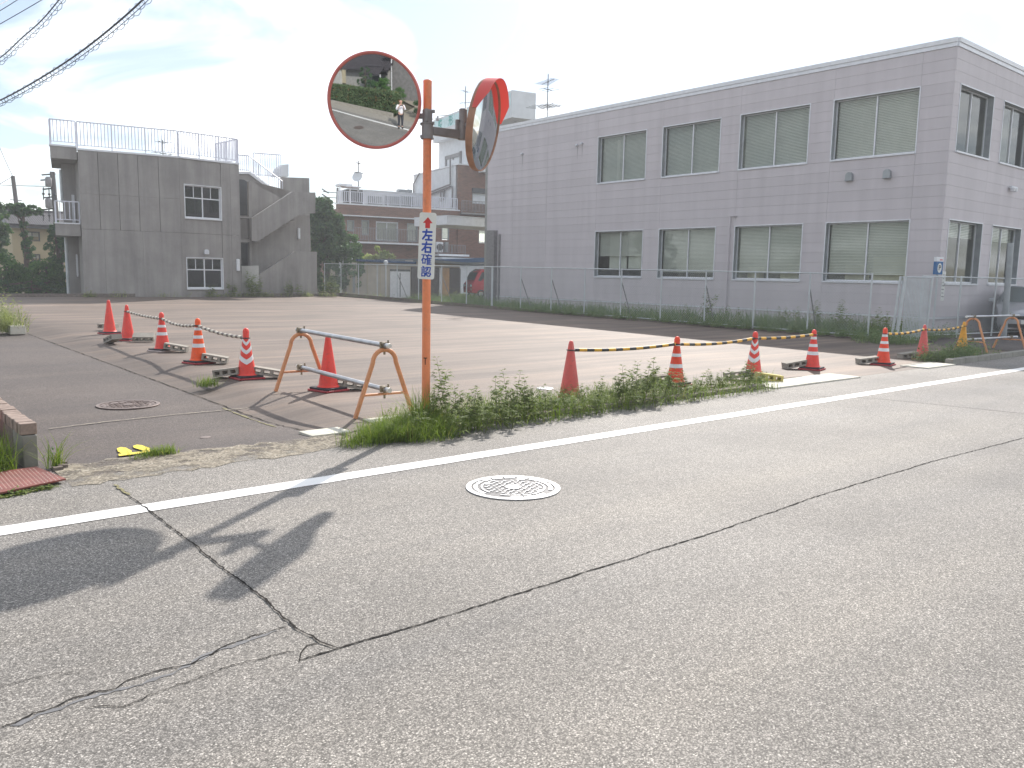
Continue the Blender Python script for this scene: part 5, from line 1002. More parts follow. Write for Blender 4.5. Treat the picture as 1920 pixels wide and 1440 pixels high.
block('dark stained block left of the banded cone in the weeds', 1228, 722, -40, -8, 0, 0.03, M_oldbrick)
block('grey block left of the chevron cone near the road weeds', 1382, 712, -42, -8, 0, 0.03); block('yellow painted block right of the chevron cone near the road weeds', 1440, 716, -40, 7, 0, 0.02, plain('yellow painted block', (0.50, 0.42, 0.13), 0.8, grime=0.3))
block('grey block left of the cone above the gutter slabs', 1490, 692, -30, -10, 0, 0.035); block('grey block left of the orange banded cone across the gap', 1627, 683, -35, -8, 0, 0.03); block('grey block left of the plain red cone near the right barricade', 1703, 672, -30, -8, 0, 0.02)

# ================================================================== tubular barricades
def barricade(label, frames, h, wdt, along, px_over):
    c0 = Vector(frames[0]); c1 = Vector(frames[1]); t_ = thing('barricade', label, 'barricade', tuple(c0)); ax = Vector((-(along.y), along.x, 0)).normalized()
    for c in (c0, c1):
        pts = [c-ax*wdt/2]; n = 10; R_ = wdt*0.20; zc = h-R_
        for i in range(n+1): an = math.pi*(1-i/n); pts.append(c+ax*(R_*math.cos(an))+Vector((0, 0, zc+R_*math.sin(an)-0.0)))
        pts.append(c+ax*wdt/2); m = MB(); m.tube(pts, 0.0250, 10); f = m.build('a_frame', M_opipe, t_, smooth=True)
        hw = wdt/2-(wdt/2-R_)*(0.24/zc); m = MB(); m.tube([c-ax*hw+Vector((0, 0, 0.24)), c+ax*hw+Vector((0, 0, 0.24))], 0.015, 8); m.build('crossbar', M_opipe, f, smooth=True)
    for z in (h+0.045, 0.24+0.05):
        d = (c1-c0).normalized(); a = c0-d*px_over+Vector((0, 0, z)); b = c1+d*px_over+Vector((0, 0, z)); m = MB(); m.tube([a, b], 0.0275, 12); p = m.build('pipe', M_gpipe, t_, smooth=True)
        for c in (c0, c1):
            q = c+Vector((0, 0, z)); m = MB(); m.tube([q-d*0.032, q+d*0.032], 0.036, 10); m.tube([q+ax*0.045+Vector((0, 0, -0.05)), q+ax*0.045+Vector((0, 0, 0.055))], 0.010, 6); m.tube([q+ax*0.02, q+ax*0.07], 0.014, 6); m.tube([q-ax*0.045+Vector((0, 0, -0.03)), q-ax*0.045+Vector((0, 0, 0.04))], 0.013, 6); m.tube([q+Vector((0, 0, -0.10)), q+Vector((0, 0, -0.03))], 0.012, 6); m.build('clamp', M_clamp, t_, smooth=True)
        for e in (a, b):
            dd = (e-(a+b)/2).normalized(); m = MB(); m.tube([e-dd*0.004, e+dd*0.03], [0.030, 0.026], 10); m.build('end_cap', M_sign, t_, smooth=True)
    return t_
z_ = lot_z(4.7, 9.8)
barricade('near orange pipe barricade with two grey scaffold pipes beside the mirror pole', [(4.76, 9.82, lot_z(4.76, 9.8)), (4.66, 7.63, lot_z(4.66, 7.63))], 0.72, 0.70, Vector((-0.1, -2.19, 0)), 0.09)
barricade('far orange pipe barricade with two shiny pipes beside the yellow cone', [(20.1, 7.60, 0.0), (21.9, 7.42, 0.0)], 0.76, 0.74, Vector((1.8, -0.18, 0)), 0.3)

# ================================================================== traffic mirror
PX, PY = 4.79, 7.03; hv = Vector((0.6456, 0.7637, 0)); rv = Vector((0.7637, -0.6456, 0)); FM = Facade((PX, PY), (rv.x, rv.y))   # FM.n points to the viewer
ztopp = FM.at(798, 150)[1]
TM = thing('traffic_mirror', 'orange pole carrying two round convex traffic mirrors, a grey bracket and a Japanese sign plate', 'traffic mirror', (PX, PY, 0))
m = MB(); m.tube([(PX, PY, -0.1), (PX, PY, ztopp-0.012)], 0.0425, 20); m.build('pole', M_pole, TM, smooth=True); m = MB(); m.lathe([(0.0435, -0.02), (0.044, -0.004), (0.038, 0.004), (0.01, 0.012)], 20, (PX, PY, ztopp-0.005)); m.build('pole_cap', M_pole, TM, smooth=True)
pole_o = TM.children[0]
m = MB(); m.fbox(FM, -0.022, 0.014, 0.683, 0.692, 0.034, 0.0435); m.fbox(FM, -0.008, 0.0, 0.62, 0.683, 0.040, 0.0437); m.build('scratch', M_crack, TM)
# sleeves and arm
zs = FM.at(798, 245)[1]
m = MB(); m.tube([(PX, PY, zs-0.075), (PX, PY, zs+0.07)], 0.056, 20); m.tube([(PX, PY, zs-0.082), (PX, PY, zs-0.068)], 0.064, 20); m.tube([(PX, PY, zs+0.062), (PX, PY, zs+0.075)], 0.064, 20)
m.tube([(PX, PY, zs+0.076), (PX, PY, zs+0.20)], 0.050, 20); m.fbox(FM, -0.012, 0.012, zs+0.08, zs+0.20, 0.045, 0.075); m.fbox(FM, 0.04, 0.075, zs+0.17, zs+0.20, -0.01, 0.02); m.fbox(FM, 0.045, 0.07, zs+0.06, zs+0.085, -0.01, 0.02); m.fbox(FM, -0.07, -0.045, zs+0.05, zs+0.075, -0.01, 0.02); m.fbox(FM, -0.07, -0.045, zs-0.07, zs-0.045, -0.01, 0.02); m.build('sleeve_bracket', M_bracket, TM, bevel=0.002)
T2 = Vector((PX, PY, 0))+rv*0.375+hv*0.16; ta = FM.at(868, 240, -0.16)[0]; T2 = Vector((PX, PY, 0))+rv*ta+hv*0.16; z2t = FM.at(868, 204, -0.16)[1]; z2b = FM.at(868, 262, -0.16)[1]
m = MB(); d = (T2-Vector((PX, PY, 0))).normalized(); sd2 = Vector((-d.y, d.x, 0)); a = Vector((PX, PY, 0))+d*0.05; b = T2-d*0.04; hz0 = zs-0.035
m.hexa([a-sd2*0.03+Vector((0, 0, hz0)), b-sd2*0.03+Vector((0, 0, hz0-0.015)), b+sd2*0.03+Vector((0, 0, hz0-0.015)), a+sd2*0.03+Vector((0, 0, hz0))], [a-sd2*0.03+Vector((0, 0, hz0+0.075)), b-sd2*0.03+Vector((0, 0, hz0+0.07)), b+sd2*0.03+Vector((0, 0, hz0+0.07)), a+sd2*0.03+Vector((0, 0, hz0+0.075))]); m.build('bracket_arm', M_bracket, TM, bevel=0.004)
m = MB(); m.tube([T2+Vector((0, 0, z2b)), T2+Vector((0, 0, z2b+0.16))], 0.052, 16); m.tube([T2+Vector((0, 0, z2b+0.162)), T2+Vector((0, 0, z2t-0.01))], 0.041, 16); m.tube([T2+Vector((0, 0, z2t-0.01)), T2+Vector((0, 0, z2t))], [0.043, 0.034], 16); m.tube([T2-d*0.06+Vector((0, 0, z2b+0.09)), T2-d*0.06+Vector((0, 0, z2b+0.19))], 0.022, 8); m.build('bracket_tube', M_bracket, TM, smooth=True)
def mirror_disk(label, c, nrm, rad, RC, rimmat, hood):
    q = nrm.to_track_quat('Z', 'Y').to_matrix(); upv = Vector((0, 0, 1)); upv = (upv-nrm*upv.dot(nrm)).normalized(); xa = upv.cross(nrm).normalized(); q = Matrix((xa, upv, nrm)).transposed()
    def T(m): m.v = [tuple(q @ Vector(v)+c) for v in m.v]; return m
    ns = 24; pr = []
    for i in range(ns+1): r = rad*(1-i/ns)*0.999+0.0005; pr.append((r, math.sqrt(RC*RC-r*r)-math.sqrt(RC*RC-rad*rad)))
    m = MB(); m.lathe(pr, 96, cap=False); g = T(m).build('mirror_glass', M_mirror, TM, smooth=True)
    if label: g['label'] = label
    m = MB(); k_ = 0.45 if hood else 1.0; prof = [(rad-0.001, -0.004), (rad+0.002, 0.018*k_), (rad+0.014*k_, 0.026*k_), (rad+0.028*k_, 0.016*k_), (rad+0.030*k_, -0.045), (rad+0.012*k_, -0.06), (rad-0.06, -0.07), (0.12, -0.10), (0.02, -0.105)]
    m.lathe(prof, 96, cap=False); T(m).build('mirror_rim', rimmat, TM, smooth=True)
    if hood:
        n = 40; vs = []; A0_, A1_ = R(12), R(168); H0 = 0.075
        for s in (0, 1):
            for i in range(n+1):
                an = A0_+(A1_-A0_)*i/n; rr = rad+0.015+0.003*s; dd = 0.02+H0*min(1.0, 2.2*math.sin(math.pi*i/n)) if True else 0
                vs += [(rr*math.cos(an), rr*math.sin(an), -0.03), (rr*math.cos(an)*1.02, rr*math.sin(an)*1.03, dd)]
        fs = []
        for s in (0, 1):
            o_ = s*2*(n+1)
            for i in range(n): f = (o_+2*i, o_+2*i+1, o_+2*i+3, o_+2*i+2); fs.append(f if s == 0 else f[::-1])
        o_ = 2*(n+1); fs += [(2*i+1, o_+2*i+1, o_+2*i+3, 2*i+3) for i in range(n)]
        m = MB(); m.add(vs, fs); T(m).build('mirror_hood', M_hood, TM, smooth=True)
    return q
c1u, c1z = FM.at(702, 189, 0.10); C1 = Vector((PX, PY, 0))+rv*c1u-hv*0.10; C1.z = c1z
tocam = (E0-C1).normalized(); axis1 = (tocam-(rv*0.40-Vector((0, 0, 0.04)))/4.4).normalized()
rad1 = 0.5*(FM.at(790, 189, 0.10)[0]-FM.at(615, 189, 0.10)[0])-0.03
mirror_disk('large round mirror facing the viewer, reflecting a hedge, road and photographer', C1, axis1, rad1, 4.4, M_rim, False)
bz_ = zs+0.14; m = MB(); b0_ = Vector((PX, PY, bz_)); e_ = C1-axis1*0.10; e_.z = bz_; m.tube([b0_, e_.lerp(b0_, 0.0)], 0.028, 8); m.tube([e_, C1-axis1*0.09], 0.03, 8); m.build('mirror_stay', M_bracket, TM)
c2u, c2z = FM.at(911, 236, -0.02); C2 = Vector((PX, PY, 0))+rv*c2u+hv*0.02; C2.z = c2z; tc2 = (E0-C2); tc2.z = 0; tc2.normalize(); an = R(74); side = Vector((-tc2.y, tc2.x, 0)); side = side if side.dot(rv) > 0 else -side
axis2 = (tc2*math.cos(an)+side*math.sin(an)+Vector((0, 0, -0.17))).normalized()
mirror_disk('second round mirror turned sideways with an orange hood', C2, axis2, 0.43, 3.0, M_rim2, True)
m = MB(); e_ = C2-axis2*0.10; m.tube([T2+Vector((0, 0, e_.z if e_.z < z2t else z2b+0.1)), e_], 0.028, 8); m.tube([T2+Vector((0, 0, z2b+0.05)), T2+Vector((0, 0, z2b+0.1))+(e_-T2).normalized()*0.05], 0.02, 6); m.build('mirror_stay', M_bracket, TM)
# sign plate
a = FM.at(784, 523, 0.06); b = FM.at(817, 399, 0.06); cu_ = FM.at(800.5, 461, 0.06)[0]; cz_ = (a[1]+b[1])/2; sw = 0.168; shh = FM.at(801, 399, .06)[1]-FM.at(801, 524, .06)[1]; tilt = R(-1.9)
def SP(x, z): return (cu_+x*math.cos(tilt)-z*math.sin(tilt), cz_+x*math.sin(tilt)+z*math.cos(tilt))
rr = 0.022; out = []
for cx_, cz2, a0 in ((sw/2-rr, shh/2-rr, 0), (-sw/2+rr, shh/2-rr, 90), (-sw/2+rr, -shh/2+rr, 180), (sw/2-rr, -shh/2+rr, 270)):
    for k in range(6): an = R(a0+18*k); out.append(SP(cx_+rr*math.cos(an), cz2+rr*math.sin(an)))
m = MB(); m.fpoly(FM, out, 0.058, 0.064); plate = m.build('sign_plate', M_sign, TM)
m = MB(); k = shh/0.68; ay = shh/2-0.045; ar = [(0, ay), (0.049, ay-0.06*k), (0.024, ay-0.06*k), (0.024, ay-0.112*k), (-0.024, ay-0.112*k), (-0.024, ay-0.06*k), (-0.049, ay-0.06*k)]; m.fpoly(FM, [SP(x, z) for x, z in ar][::-1], 0.0642, 0.0652); m.build('red_arrow', M_signred, plate)
KS = {   # brush strokes of each character in a unit square, width last
 0: ([[(.05, .78), (.95, .80)], [(.42, 1.0), (.40, .78), (.30, .45), (.05, .12)], [(.42, .45), (.92, .45)], [(.66, .45), (.66, .06)], [(.34, .05), (.98, .05)]], .19),
 1: ([[(.04, .78), (.96, .80)], [(.45, 1.0), (.40, .74), (.27, .45), (.03, .20)], [(.36, .50), (.36, .02)], [(.36, .48), (.88, .48), (.88, .02)], [(.36, .05), (.88, .05)]], .18),
 2: ([[(.02, .92), (.42, .92)], [(.22, .92), (.16, .62), (.02, .40)], [(.13, .55), (.13, .12)], [(.13, .55), (.38, .55), (.38, .12)], [(.13, .14), (.38, .14)], [(.50, .78), (.50, .88), (.98, .88), (.98, .78)], [(.72, 1.0), (.72, .88)], [(.66, .84), (.58, .62), (.46, .48)], [(.60, .62), (.60, .02)], [(.60, .62), (.97, .62)], [(.78, .62), (.78, .06)], [(.60, .44), (.94, .44)], [(.60, .26), (.94, .26)], [(.58, .06), (.99, .06)]], .115),
 3: ([[(.16, .98), (.28, .92)], [(.03, .82), (.42, .82)], [(.07, .66), (.38, .66)], [(.07, .52), (.38, .52)], [(.09, .36), (.09, .04)], [(.09, .36), (.38, .36), (.38, .04)], [(.09, .07), (.38, .07)], [(.50, .90), (.94, .90), (.90, .56), (.82, .52)], [(.70, .90), (.66, .68), (.48, .50)], [(.52, .76), (.64, .70)], [(.50, .36), (.46, .14)], [(.60, .42), (.62, .12), (.72, .05), (.90, .07), (.92, .18)], [(.72, .42), (.80, .30)], [(.92, .40), (.99, .22)]], .115)}
for i in range(4):
    strokes, wd_ = KS[i]; m = MB(); sx_, sy_ = 0.098, 0.104; zc = shh/2-shh*(0.335+0.183*i)
    for q_, st_ in enumerate(strokes):
        for (xa, ya), (xb, yb) in zip(st_[:-1], st_[1:]):
            ax_, ay_, bx_, by_ = (xa-.5)*sx_, (ya-.5)*sy_+zc, (xb-.5)*sx_, (yb-.5)*sy_+zc; an_ = math.atan2(by_-ay_, bx_-ax_); r_ = wd_*0.5*sx_
            ring = [(bx_+r_*math.cos(an_-math.pi/2+math.pi*k/5), by_+r_*math.sin(an_-math.pi/2+math.pi*k/5)) for k in range(6)]+[(ax_+r_*math.cos(an_+math.pi/2+math.pi*k/5), ay_+r_*math.sin(an_+math.pi/2+math.pi*k/5)) for k in range(6)]
            m.fpoly(FM, [SP(x, z) for x, z in ring], 0.0641, 0.0648+0.00012*q_+0.00004*xa)
    m.build('sign_character', M_signblue, plate)
for zz in (shh/2-0.05, -shh/2+0.06):
    m = MB(); p = SP(0, zz); m.tube([(PX, PY, p[1]-0.012), (PX, PY, p[1]+0.012)], 0.0455, 16); m.fbox(FM, -0.012, 0.012, p[1]-0.012, p[1]+0.012, 0.04, 0.058); m.build('sign_clamp', M_bracket, TM)

# ================================================================== manhole covers
def manhole(label, c, r, top, low, zoff=0.0, seed=1):
    random.seed(seed); t_ = thing('manhole_cover', label, 'manhole cover', c); z = zoff
    m = MB(); m.lathe([(r, -0.03), (r+0.012, z+0.004), (r+0.010, z+0.006), (r-0.028, z+0.006), (r-0.030, z-0.006), (r-0.034, z-0.006)], 64, cap=False); m.build('frame_ring', top, t_, local=True)
    m = MB(); m.lathe([(r-0.033, -0.02), (r-0.036, z-0.001), (0.001, z-0.001)], 64, cap=False); m.build('lid', low, t_, local=True)
    m = MB(); h = z+0.005
    for rr_, w in ((r-0.058, 0.030), (r-0.105, 0.014)):
        for k in range(18):
            a0 = 2*math.pi*k/18+0.03; a1 = a0+2*math.pi/18-0.05
            if random.random() < 0.12: continue
            pts = [((rr_+s*w/2)*math.cos(a0+(a1-a0)*i/4), (rr_+s*w/2)*math.sin(a0+(a1-a0)*i/4)) for s in (1, -1) for i in (range(5) if s > 0 else range(4, -1, -1))]; m.prism(pts, z-0.001, h)
    g = 0.044; n = int(r/g)+1
    for i in range(-n, n+1):
        for j in range(-n, n+1):
            x, y = i*g, j*g; d_ = math.hypot(x, y)
            if d_ > r-0.13: continue
            if d_ < r*0.22: continue
            w, l = (0.015, 0.006) if (i+j) % 2 else (0.006, 0.015); m.box(x-w, x+w, y-l, y+l, z-0.001, h)
    hexp = [(r*0.19*math.cos(R(60*k)), r*0.19*math.sin(R(60*k))) for k in range(6)]; m.prism(hexp, z-0.001, h+0.001)
    for s in (1, -1): m.box(-0.03, 0.03, s*(r-0.125)-0.012, s*(r-0.125)+0.012, z-0.001, h)
    stuff(m.build('raised_pattern', top, t_, local=True)); return t_
mh = G(962, 915); manhole('shiny worn cast iron manhole cover in the road lane', (mh.x, mh.y, 0.0), 0.335, M_iron, M_lid, 0.004).rotation_euler = (0, 0, R(25))
q = Lg(240, 748); manhole('brown rusty manhole cover sunk in the alley asphalt', (q.x, q.y, alley_z(q.y)), 0.33, M_ironr, M_ironr, 0.008, 2).rotation_euler = (0, 0, R(40))
manhole('dark iron manhole cover in the near lane', (-2.3, 1.3, 0.0), 0.32, M_ironr, M_ironr, 0.004, 3)
q = gp(1022, 729); m = MB(); m.lathe([(0.115, -0.01), (0.115, 0.012), (0.10, 0.016), (0.001, 0.017)], 32, q, cap=False); tag(m.build('valve_cover', M_band), 'small white round valve cover flush in the lot asphalt behind the faded cone', 'valve cover')
q = Lg(385, 813); m = MB(); m.lathe([(0.05, -0.01), (0.05, 0.006), (0.001, 0.008)], 20, (q.x, q.y, alley_z(q.y)), cap=False); tag(m.build('survey_nail_plate', M_ironr), 'tiny round metal survey plate in the alley asphalt', 'survey plate')
# steel checker plate over the gutter at the left edge
CP = thing('checker_plate', 'rusty red steel checker plate bridging the gutter at the left edge', 'steel plate', (0.9, 6.6, 0.03)); pl = [(0.0, 6.22), (0.88, 6.34), (1.31, 6.50), (1.22, 7.02), (0.0, 6.95)]
m = MB(); m.prism(pl, 0.022, 0.034); m.build('plate', M_plate, CP); m = MB(); k = 0
for i in range(60):
    for j in range(34):
        x = 0.02+i*0.026; y = 6.22+j*0.026+(0.013 if i % 2 else 0)
        if x > 1.27 or y > 6.92+x*0.05 or y < 6.25+x*0.14+(0.04 if x > 0.88 else 0): continue
        if x > 1.2 and y > 6.8: continue
        a_ = R(45 if (i+j) % 2 else -45); dx_, dy_ = 0.0085*math.cos(a_), 0.0085*math.sin(a_); px_, py_ = -dy_*0.35, dx_*0.35
        m.add([(x-dx_, y-dy_, 0.0342), (x+px_, y+py_, 0.0342), (x+dx_, y+dy_, 0.0342), (x-px_, y-py_, 0.0342), (x, y, 0.0375)], [(0, 3, 4), (3, 2, 4), (2, 1, 4), (1, 0, 4)])
stuff(m.build('plate_studs', M_stud, CP))
# low brick wall at the left edge
BW = thing('low_brick_wall', 'low sooty wall capped with a row of upright bricks at the left edge', 'wall', (1.2, 7.3, 0)); wx0, wx1 = 1.155, 1.27
random.seed(5); y = 7.22
while y < 11.6:
    w = random.uniform(0.095, 0.105); m = MB(); dz = random.uniform(-.004, .004); m.box(wx0+random.uniform(-.004, .004), wx1+random.uniform(-.005, .005), y+0.004, y+w-0.004, 0.248, 0.335+dz); m.build('capping_brick', M_capbrick, BW, bevel=0.006); y += w
for r_ in range(1):
    y = 7.215; 
    while y < 11.5:
        w = 0.40; m = MB(); m.box(wx0+0.012, wx1-0.004+random.uniform(-.006, .006), y, y+w-0.008, -0.1, 0.243); m.build('wall_block', M_oldbrick if y > 7.5 else M_kerb, BW, bevel=0.01); y += w
for k in range(5): m = MB(); x = 1.36+random.uniform(-.03, .08); yy = 6.95+0.06*k; m.box(x-.03, x+.035, yy-.02, yy+.025, 0.0, 0.02+0.01*random.random()); stuff(m.build('rubble', M_oldbrick), 'small dark rubble by the end of the low brick wall', 'rubble') if k < 1 else struct(m.build('rubble_lump', M_oldbrick))

# ================================================================== vegetation
def blade(m, p, h, w, yaw, lean, curl=0.5, segs=3):
    d = Vector((math.cos(yaw), math.sin(yaw), 0)); s = Vector((-d.y, d.x, 0)); vs = []
    for i in range(segs+1):
        t_ = i/segs; q = p+d*(lean*h*t_**1.7)+Vector((0, 0, h*(t_-curl*lean*0.6*t_*t_))); ww = w*(1-t_)**0.7*(0.5 if i == 0 else 1)
        if i < segs: vs += [q-s*ww/2, q+s*ww/2]
        else: vs.append(q)
    fs = [(2*i, 2*i+1, 2*i+3, 2*i+2) for i in range(segs-1)]+[(2*segs-2, 2*segs-1, 2*segs)]; m.add(vs, fs)
def leaf(m, p, d, up_, L_, w, droop=0.25):
    s = d.cross(up_).normalized() if d.cross(up_).length > 1e-4 else Vector((1, 0, 0)); n = s.cross(d).normalized(); a = p; b = p+d*L_*0.45+n*L_*0.04; c = p+d*L_-Vector((0, 0, L_*droop))
    m.add([a, b-s*w/2-n*w*0.12, b+s*w/2-n*w*0.12, c, b+n*w*0.06], [(0, 1, 4), (1, 3, 4), (0, 4, 2), (4, 3, 2)])
def weed_plant(h, seed, leaf_len=0.085, dens=0.045, branches=3):
    rnd = random.Random(seed); st = MB(); lf = MB()
    def shoot(base, direc, hh, r):
        pts = [base]; d = direc.normalized(); n = 7
        for i in range(n): d = (d+Vector((rnd.uniform(-.12, .12), rnd.uniform(-.12, .12), 0.10))).normalized(); pts.append(pts[-1]+d*hh/n)
        st.tube(pts, [r*(1-0.75*i/n) for i in range(n+1)], 4); L_ = 0.0; k = 0; nn = int(hh/dens)
        for i in range(1, nn+1):
            t_ = i/nn; x = t_*n; j = min(n-1, int(x)); q = pts[j].lerp(pts[j+1], x-j); ax = (pts[j+1]-pts[j]).normalized(); ya = k*2.4+rnd.uniform(-.4, .4); k += 1; sz = leaf_len*(0.6+0.7*math.sin(math.pi*min(1, t_*0.9+0.1)))*rnd.uniform(.75, 1.2)
            for sgn in (0, math.pi):
                dd = Vector((math.cos(ya+sgn), math.sin(ya+sgn), rnd.uniform(0.15, 0.7))).normalized(); pq = q+dd*sz*0.25
                for off in (-0.95, -0.5, 0, 0.5, 0.95):
                    if rnd.random() < 0.12: continue
                    c_, s_ = math.cos(off), math.sin(off); side = dd.cross(Vector((0, 0, 1))).normalized(); ld = (dd*c_+side*s_).normalized(); leaf(lf, pq, ld, Vector((0, 0, 1)), sz*(1-abs(off)*0.35), sz*0.19, rnd.uniform(0.1, 0.5))
        return pts
    main = shoot(Vector((0, 0, 0)), Vector((rnd.uniform(-.15, .15), rnd.uniform(-.15, .15), 1)), h, 0.005)
    for b in range(branches):
        i = rnd.randint(1, 4); a_ = rnd.uniform(0, 6.28); shoot(main[i], Vector((math.cos(a_), math.sin(a_), 0.9)), h*rnd.uniform(.3, .5), 0.003)
    return st, lf
WP = []
for k, (h, b, ll) in enumerate([(0.62, 4, .10), (0.48, 3, .09), (0.36, 4, .085), (0.26, 3, .075), (0.75, 3, .10)]):
    st, lf = weed_plant(h, 40+k, ll, 0.045, b); e = thing('weed_plant', 'proto', 'weed', (0, 0, -50)); s_ = st.build('stem', M_stem, e, local=True); l_ = lf.build('foliage', M_weed, e, local=True); l_['kind'] = 'stuff'; WP.append(e)
used = set()
ORD = 'first second third fourth fifth sixth seventh eighth ninth tenth eleventh twelfth thirteenth fourteenth fifteenth sixteenth seventeenth eighteenth nineteenth twentieth'.split()
ORD += ['twenty-'+w for w in ORD[:9]]+['thirtieth']+['thirty-'+w for w in ORD[:9]]+['fortieth']+['forty-'+w for w in ORD[:9]]
def put_weed(k, x, y, z, sc, label, group, mat=None):
    e = WP[k]
    if k in used: e = copy_tree(e)
    used.add(k); e.location = (x, y, z); e.rotation_euler = (0, 0, random.uniform(0, 6.28)); e.scale = (sc, sc, sc); e['label'] = label; e['group'] = group
    return e
random.seed(21)
WCNT = []
GW = 'tall leafy weeds growing along the kerb by the mirror pole'; WL = 'leafy green weed standing in the weed strip along the kerb beside the road'
for px, py, k, sc in [(838, 790, 4, 1.0), (850, 800, 1, 1.0), (812, 798, 1, .9), (870, 800, 2, 1.2), (890, 800, 1, .9), (905, 795, 2, 1.2), (930, 792, 1, 1.1), (952, 785, 0, .95), (965, 780, 0, .9), (985, 782, 1, 1.0), (1000, 780, 2, 1.1), (1022, 778, 1, .8), (1040, 775, 3, 1.2), (1060, 770, 3, 1.1), (1095, 768, 2, 1.0), (1125, 762, 1, .85), (1150, 758, 2, 1.2), (1165, 758, 1, 1.1), (1180, 755, 0, .85), (1195, 752, 1, 1.15), (1210, 750, 0, .9), (1225, 748, 1, 1.2), (1245, 745, 2, 1.2), (1262, 742, 3, 1.1), (1285, 740, 2, 1.0), (1310, 735, 3, 1.2), (1335, 730, 2, .9), (1350, 728, 3, 1.2), (1372, 724, 3, 1.2), (1395, 720, 2, 1.1), (1405, 722, 1, .8), (1425, 722, 3, 1.0), (862, 815, 3, 1.3), (790, 815, 3, 1.2), (910, 808, 3, 1.3), (960, 800, 3, 1.2), (1075, 778, 3, 1.2), (1120, 772, 3, 1.1), (1190, 765, 3, 1.1), (1230, 760, 3, 1.1), (1300, 745, 3, 1.1)]:
    WCNT.append((px, py, k, sc))
for n_, (px, py, k, sc) in enumerate(sorted(WCNT)):
    WL = ORD[n_]+' leafy weed counted rightwards from the mirror pole along the kerb'
    p = Lg(px, py+4); put_weed(k, p.x, p.y, 0.0 if p.y < 6.8 else gz(p.y), sc*0.92, WL, GW)
for n_, (px, py, k, sc) in enumerate(sorted([(1330, 590, 4, 1.6), (1385, 600, 1, 1.3), (1462, 598, 4, 1.0), (1470, 599, 4, 1.0), (1497, 602, 4, 1.0), (1535, 605, 4, 1.3), (1568, 608, 4, 1.35), (1600, 612, 1, 1.3), (1590, 612, 0, 1.2), (1640, 618, 0, 1.3), (1660, 620, 1, 1.5), (1700, 628, 0, 1.2), (1715, 630, 0, 1.2), (1695, 630, 1, 1.5), (1290, 588, 0, 1.1), (1360, 598, 0, 1.1)])):
    p = onX(px, py, 22.4+random.uniform(-.5, .8)); put_weed(k, p.x, p.y, 0.0, sc, ORD[n_]+' tall weed counted from the left behind the wire-mesh fence', 'tall weeds behind the mesh fence')
for n_, (px, py, k, sc) in enumerate(sorted([(433, 560, 0, 1.3), (440, 560, 2, 1.5), (472, 558, 0, 1.6), (478, 558, 4, 1.5), (484, 558, 0, 1.5), (490, 559, 1, 1.3), (545, 558, 1, 1.3), (555, 558, 0, 1.2), (562, 558, 2, 1.5), (395, 560, 2, 1.3), (620, 556, 0, 1.6), (612, 556, 1, 1.6), (628, 556, 0, 1.4)])):
    p = onY(px, 555, 38.5); put_weed(k, p.x, p.y+random.uniform(-.3, .5), 0.24, sc*1.15, ORD[n_]+' weed counted from the left at the foot of the concrete building', 'weeds along the foot of the concrete building')
# low ground cover: leaves and grass
def cover(name, label, spots, n_leaf, n_blade, mat_l, mat_g, hl=0.10, hb=0.20, seed=1, ll=0.05, bw=0.006):
    rnd = random.Random(seed); ml = MB(); mg = MB(); tot = sum(s[3] for s in spots)
    for (x, y, r, wgt, z) in spots:
        for i in range(int(n_leaf*wgt/tot)):
            a = rnd.uniform(0, 6.28); q = r*math.sqrt(rnd.random()); hh = hl*rnd.random()*(1-0.5*q/r)*1.5*rnd.choice([.6, 1, 1.5]); p = Vector((x+q*math.cos(a), y+q*math.sin(a)*0.55, z+hh)); ya = rnd.uniform(0, 6.28); d = Vector((math.cos(ya), math.sin(ya), rnd.uniform(-.2, .8))).normalized(); s_ = ll*rnd.uniform(.5, 1.5); leaf(ml, p, d, Vector((0, 0, 1)), s_, s_*0.34, rnd.uniform(0, .5))
        for i in range(int(n_blade*wgt/tot)):
            a = rnd.uniform(0, 6.28); q = r*math.sqrt(rnd.random()); p = Vector((x+q*math.cos(a), y+q*math.sin(a)*0.55, z-0.01)); blade(mg, p, hb*rnd.uniform(.35, 1.25), bw*rnd.uniform(.7, 1.5), rnd.uniform(0, 6.28), rnd.uniform(.15, 1.3))
    if n_leaf: stuff(ml.build(name, mat_l), label+', leafy part', 'ground cover')
    if n_blade: stuff(mg.build(name.replace('ground_cover', 'grass'), mat_g), label+', grass blades', 'grass')
def strip_spots(pix, r, seed, spread=10):
    rnd = random.Random(seed); out = []
    for (px, py, w) in pix:
        p = Lg(px, py); out.append((p.x, p.y, r*(0.7+0.6*rnd.random()), w, 0.0 if p.y < 6.8 else gz(p.y)))
    return out
pixs = []
for i in range(46):
    t_ = i/45; x = 740+t_*(1440-740); y0_ = 822-t_*96; 
    pixs.append((x, y0_-4-random.uniform(0, 8), 1.0*(1.25-0.5*t_))); 
    pixs.append((x, y0_+5, 0.35))
    if t_ < 0.75: pixs.append((x, y0_-20-random.uniform(0, 10), 0.8))
cover('ground_cover', 'low weeds along the kerb between the mirror pole and the gutter slabs', strip_spots(pixs, 0.24, 2), 6000, 6500, M_weed, M_grass, 0.10, 0.24, 5)
cover('ground_cover', 'grass clump around the foot of the mirror pole', strip_spots([(700, 826, 1), (720, 815, 1.2), (745, 810, 1.2), (760, 820, 1), (780, 808, 1.5), (800, 805, 1.6), (815, 812, 1.2), (690, 832, .7), (735, 826, 1), (775, 822, 1), (808, 822, 1)], 0.26, 3), 700, 5200, M_weed, M_grass, 0.08, 0.20, 6, bw=0.006)
